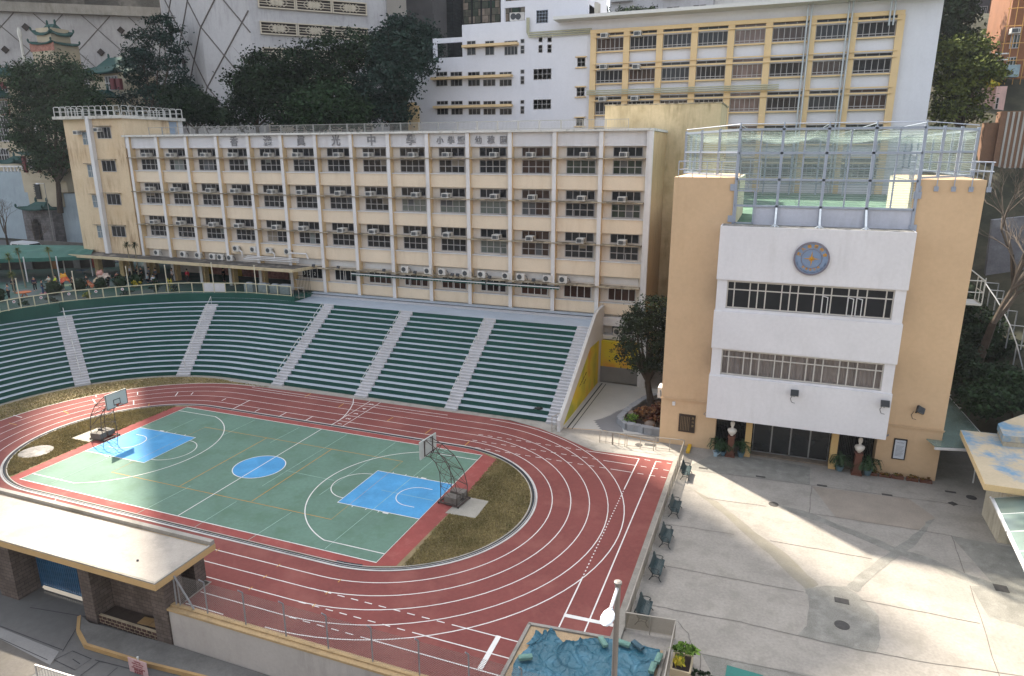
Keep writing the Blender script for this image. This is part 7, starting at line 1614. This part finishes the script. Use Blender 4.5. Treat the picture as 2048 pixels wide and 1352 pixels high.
# people
SK=mat('skin_tone','#b98a6c',.6,.05,2); HR=mat('hair_black','#14110f',.6)
def cloth(c): return mat('cloth_'+c.lstrip('#'),c,.9,.1,4,.05)
def person(x,y,z,rz,shirt,trou,label,pose='stand',h=1.62,skirt=False,group='people in the playground'):
    t=thing('person',label,'person',(x,y,z),group); t.rotation_euler=(0,0,rz); s=h/1.72
    cr=pose=='crouch'; ln=.28 if pose=='lean' else 0
    pz=.92 if not cr else .42; 
    def V(a,b,c): return (a*s,b*s,c*s)
    top=pz+.45
    pel=V(0,0,pz); ab=V(0,-ln*.4,pz+.2); chs=V(0,-ln,pz+.42-ln*.2); nk=V(0,-ln*1.25,pz+.56-ln*.3); hb=V(0,-ln*1.35-.01,pz+.63-ln*.3); hd=V(0,-ln*1.5-.015,pz+.74-ln*.3); ht=V(0,-ln*1.5,pz+.83-ln*.3)
    if pose=='walk': lf,rf=-.22,.2
    else: lf,rf=-.03,.03
    kz=.48 if not cr else .45; ky=-.02 if not cr else -.33
    nodes=[(*pel,.13*s),(*ab,.12*s),(*chs,(.16*s,.11*s)),(*nk,.05*s),(*hb,.065*s),(*hd,.095*s),(*ht,.06*s)]; ed=[(0,1),(1,2),(2,3),(3,4),(4,5),(5,6)]
    N=len(nodes)
    for sgn,fy in ((-1,lf),(1,rf)):
        i=len(nodes); nodes+=[(*V(sgn*.09,0,pz-.05),.085*s),(*V(sgn*.1,ky+fy*.5,kz),.06*s),(*V(sgn*.1,fy+.03,.09),.04*s),(*V(sgn*.1,fy-.13,.04),.035*s)]; ed+=[(0,i),(i,i+1),(i+1,i+2),(i+2,i+3)]
    arms=[]
    for sgn in (-1,1):
        i=len(nodes)
        if pose in ('reach','lean') or (pose=='wave' and sgn==1): el,ha=V(sgn*.24,-ln-.12,pz+.25),V(sgn*.18,-ln-.38,pz+.28+(.25 if pose=='wave' else 0))
        elif cr or pose=='hold': el,ha=V(sgn*.23,-.1,pz+.2),V(sgn*.1,-.32,pz+.18)
        else: el,ha=V(sgn*.22,.02+fy*0,pz+.17),V(sgn*.22,-.07,pz-.05)
        hx=tuple(ha[k]+(ha[k]-el[k])*.28 for k in range(3))
        sh=(sgn*.18*s,chs[1],chs[2]+.05*s); nodes+=[(*sh,.055*s),(*el,.042*s),(*ha,.03*s),(*hx,.034*s)]; ed+=[(2,i),(i,i+1),(i+1,i+2),(i+2,i+3)]; arms.append(i)
    skin(nodes,ed,'body',SK,t)
    g=.018*s
    def sub(idx,name,m,extra=g):
        mp={a:b for b,a in enumerate(idx)}; nn=[]
        for a in idx:
            r=nodes[a][3]; r=tuple(v+extra for v in r) if isinstance(r,tuple) else r+extra; nn.append((*nodes[a][:3],r))
        skin(nn,[(mp[a],mp[b]) for a,b in ed if a in mp and b in mp],name,m,t)
    a0,a1=arms; sub([0,1,2,a0,a0+1,a0+2,a1,a1+1,a1+2],'shirt',cloth(shirt)); sub([0,7,8,9,11,12,13],'trousers',cloth(trou),g*.9)
    m=MB(); m.ell((hd[0],hd[1]+.025*s,hd[2]+.035*s),(.108*s,.118*s,.115*s),9,6); m.build('hair',HR,t,smooth=True,local=True)
    m=MB(); m.ell((hd[0],hd[1]-.085*s,hd[2]-.035*s),(.055*s,.03*s,.035*s),7,5); m.build('face_mask',mat('mask_white','#b8c4cc',.8),t,smooth=True,local=True)
    return t
Z0=6.41
person(-44.0,13.3,Z0,-1.2,'#6a7f88','#15171a','person in grey-blue top and black trousers bending over an orange table','hold')
person(-47.3,16.1,Z0,.6,'#1c1d20','#15161a','person in all black beside the left dracaena trunk','hold')
person(-45.7,17.4,Z0,.9,'#2c2038','#141419','person in dark purple top striding near the middle of the playground','walk')
person(-44.9,18.6,Z0,.2,'#a9a79a','#77705e','person in pale beige top with arms out','reach')
person(-44.2,18.9,Z0,-.3,'#b5c23c','#3b3f42','person in bright lime vest holding a drum stick','hold')
person(-42.9,16.3,Z0,2.8,'#1b2733','#2c4a6c','person in dark jacket and blue jeans seen from behind','stand')
person(-43.2,18.9,Z0,1.4,'#202528','#1a1c22','person in black leaning to the side beside the lime vest','lean')
person(-41.9,19.2,Z0,-1.3,'#1a1a1c','#26221f','person in black under the orange lion head','reach')
person(-40.9,20.3,Z0,-1.9,'#1b1b1c','#17171a','person in black at the front of the white and orange lion','lean')
person(-40.3,23.5,Z0,1.3,'#5a2228','#1a1a1c','person in maroon top bending behind the lion costume','lean')
person(-39.7,21.9,Z0,1.7,'#20252a','#14151a','person in black vest with yellow stripe lifting the lion tail','lean')
person(-42.2,27.2,Z0,.3,'#aeb2b6','#1b1b1d','person in white hooded top standing by the arcade pillar','stand')
person(-41.2,27.3,Z0,-.3,'#1c1d20','#15161a','person in black standing second from the arcade pillar','hold')
person(-40.1,26.9,Z0,.2,'#1d2024','#16171a','person in black with white lanyard standing in the arcade group','stand')
person(-38.9,27.0,Z0,-.5,'#4c5a66','#1a1c20','person in blue-grey top in the middle of the arcade group','stand')
person(-37.4,26.6,Z0,.1,'#39424a','#16181b','person in dark grey top looking down in the arcade group','hold')
person(-37.7,25.7,Z0,-.6,'#9aa8a6','#22303c','person in pale green top crouching at the front of the arcade group','crouch')
person(-36.3,25.2,Z0,.5,'#b4b9bd','#1c2733','person in white top crouching beside the pale green one','crouch')
person(-36.1,28.0,Z0,.2,'#8f2740','#1a1a1c','person in crimson jacket at the left of two red-clad people','stand')
person(-35.5,27.3,Z0,-.3,'#b0a9ac','#1b1c1e','person in white and dark clothes next to the crimson jacket','stand')
person(-33.3,27.5,Z0,.3,'#b02a3c','#1c1a1c','person in bright red jacket standing alone in the arcade','stand')
person(-29.6,29.5,Z0,1.6,'#1b1c1f','#17171a','person in black walking along the arcade by the yellow mural','walk')
# lion dance costumes
def lion(name,label,c,rz,c1,c2,tail):
    t=thing(name,label,'costume',c,'lion dance costumes'); t.rotation_euler=(0,0,rz)
    m=MB(); m.ell((0,0,1.35),(.42,.38,.34),12,8); m.ell((.3,0,1.2),(.3,.34,.12),10,5); m.ell((.3,0,1.02),(.26,.3,.08),10,5); m.ell((0,.2,1.68),(.1,.1,.14),6,4); m.ell((0,-.2,1.68),(.1,.1,.14),6,4); m.build('head',mat('lion_'+c1[1:],c1,.9,.25,5,.2),t,smooth=True,local=True)
    m=MB()
    for y in (-.17,.17): m.ell((.34,y,1.42),(.08,.09,.09),8,5)
    m.build('eyes',mat('lion_eye','#d8d2c2',.5),t,local=True)
    m=MB(); n=10
    V=[]
    for i in range(n+1):
        x=-.2-tail*i/n; z=1.25-.25*math.sin(i*.6)-(.25 if i>7 else 0)
        for k in range(7): a=pi*k/6; V.append((x,.42*math.cos(a),z-.35+.42*math.sin(a)+.05*((i+k)%2)))
    m.add(V,[(i*7+k,i*7+k+1,(i+1)*7+k+1,(i+1)*7+k) for i in range(n) for k in range(6)]); m.build('body_cloth',mat('lionc_'+c2[1:],c2,.9,.3,4,.2,patch=.6,pcol=c1,sc2=3),t,local=True)
lion('lion_costume','orange and yellow lion dance costume held up in the playground',(-42.0,18.3,6.75),2.6,'#b8862a','#a8442a',1.6)
lion('lion_costume','white and orange lion dance costume beside the maroon top',(-40.9,22.0,6.6),2.9,'#b08478','#a89a8c',1.6)
lion('lion_costume','cream and orange lion body lying low near the dome bush',(-40.2,20.9,5.9),.6,'#b6a489','#a85a38',1.0)
t=thing('folding_table','low orange folding table at the left of the playground','table',(-43.2,14.4,6.4)); m=MB(); m.lathe([(.7,.55),(.72,.58),(.7,.62)],(-43.2,14.4,6.4),16)
for a in range(4): m.tube((-43.2+.4*math.cos(a*1.57),14.4+.4*math.sin(a*1.57),6.4),(-43.2,14.4,6.98),.03,5)
m.build('table',mat('table_orange','#a85a2c',.7),t)
m=MB(); m.sheet([(-43.5,16.2),(-41.5,17.6),(-42.3,18.7),(-44.3,17.2)],6.415); m.build('painted_pink_court',mat('play_pink','#8f5a62',.9,.2,1),kind='structure'); m=MB(); m.sheet([(-46.6,19.2),(-43.6,21.6),(-44.6,22.8),(-47.8,20.4)],6.415); m.build('painted_pale_court',mat('play_pale','#7b8a6a',.9,.2,1),kind='structure')
t=thing('step_ladder','yellow step ladder leaning behind the glass fence','ladder',(-31.0,22.6,6.4)); m=MB()
for y in (0,.5): m.bar((-31.2+y,22.8,6.4),(-31.1+y*.9,22.6,7.9),.05); m.bar((-31.3+y,22.3,6.4),(-31.1+y*.9,22.6,7.9),.04)
for k in range(4): m.bar((-31.18,22.78,6.7+.3*k),(-30.72,22.78,6.7+.3*k),.05)
m.build('frame',mat('ladder_yellow','#b5a83a',.6),t)
WP=mat('wrap_white','#b0b6ba',.4,.15,3,.2)
for k,(x,y) in enumerate(((-22.2,25.6),(-20.4,25.8),(-18.9,25.9),(-17.6,26.0))):
    m=MB(); m.box(x-.6,x+.6,y-.3,y+.3,6.41,7.35+.1*(k%2)); m.ell((x,y,7.4),(.5,.3,.12),8,4); tag(m.build('wrapped_stack',WP),f'{ORD[k]} plastic-wrapped stack from the left behind the glass fence','stack','plastic-wrapped stacks')
t=thing('barred_gate','dark barred gate at the right end of the arcade','gate',(-15,27,6.4)); m=MB()
for i in range(9): m.bar((-16.9+.2*i,27.3,6.4),(-16.9+.2*i,27.3,8.3),.03)
m.bar((-16.95,27.3,8.3),(-15.2,27.3,8.3),.05); m.build('bars',mat('gate_brown','#3e332e',.7),t)
# buildings across the street, seen only in the window reflections
for k,(x,w,z,c,l) in enumerate(((-70,34,46,'#9a8f80','beige'),(-25,30,60,'#7d7f82','grey'),(22,34,52,'#a3978a','sandy'),(66,30,64,'#8a8c90','blue-grey'),(105,34,48,'#98897a','brown'))):
    facade_tower('residential_tower',f'{l} residential tower across the street facing the school',(x,-95-6*(k%2)),w,14,-2,z,pi,mat('opp_'+l,c,.9,.08,.2,.05,streak=.3),floor=6.5,bay=4.2,group='towers across the street')

# ================================================================== air
m=MB(); m.box(-190,150,-125,262,-3.2,182); hb=m.build('haze',None,kind='stuff'); hm=bpy.data.materials.new('haze'); hm.use_nodes=True; hn=hm.node_tree; hn.nodes.remove(hn.nodes['Principled BSDF'])
pv=hn.nodes.new('ShaderNodeVolumePrincipled'); pv.inputs['Color'].default_value=(.86,.90,.97,1); pv.inputs['Density'].default_value=.00014; hn.links.new(pv.outputs[0],hn.nodes['Material Output'].inputs['Volume']); hb.data.materials[0]=hm
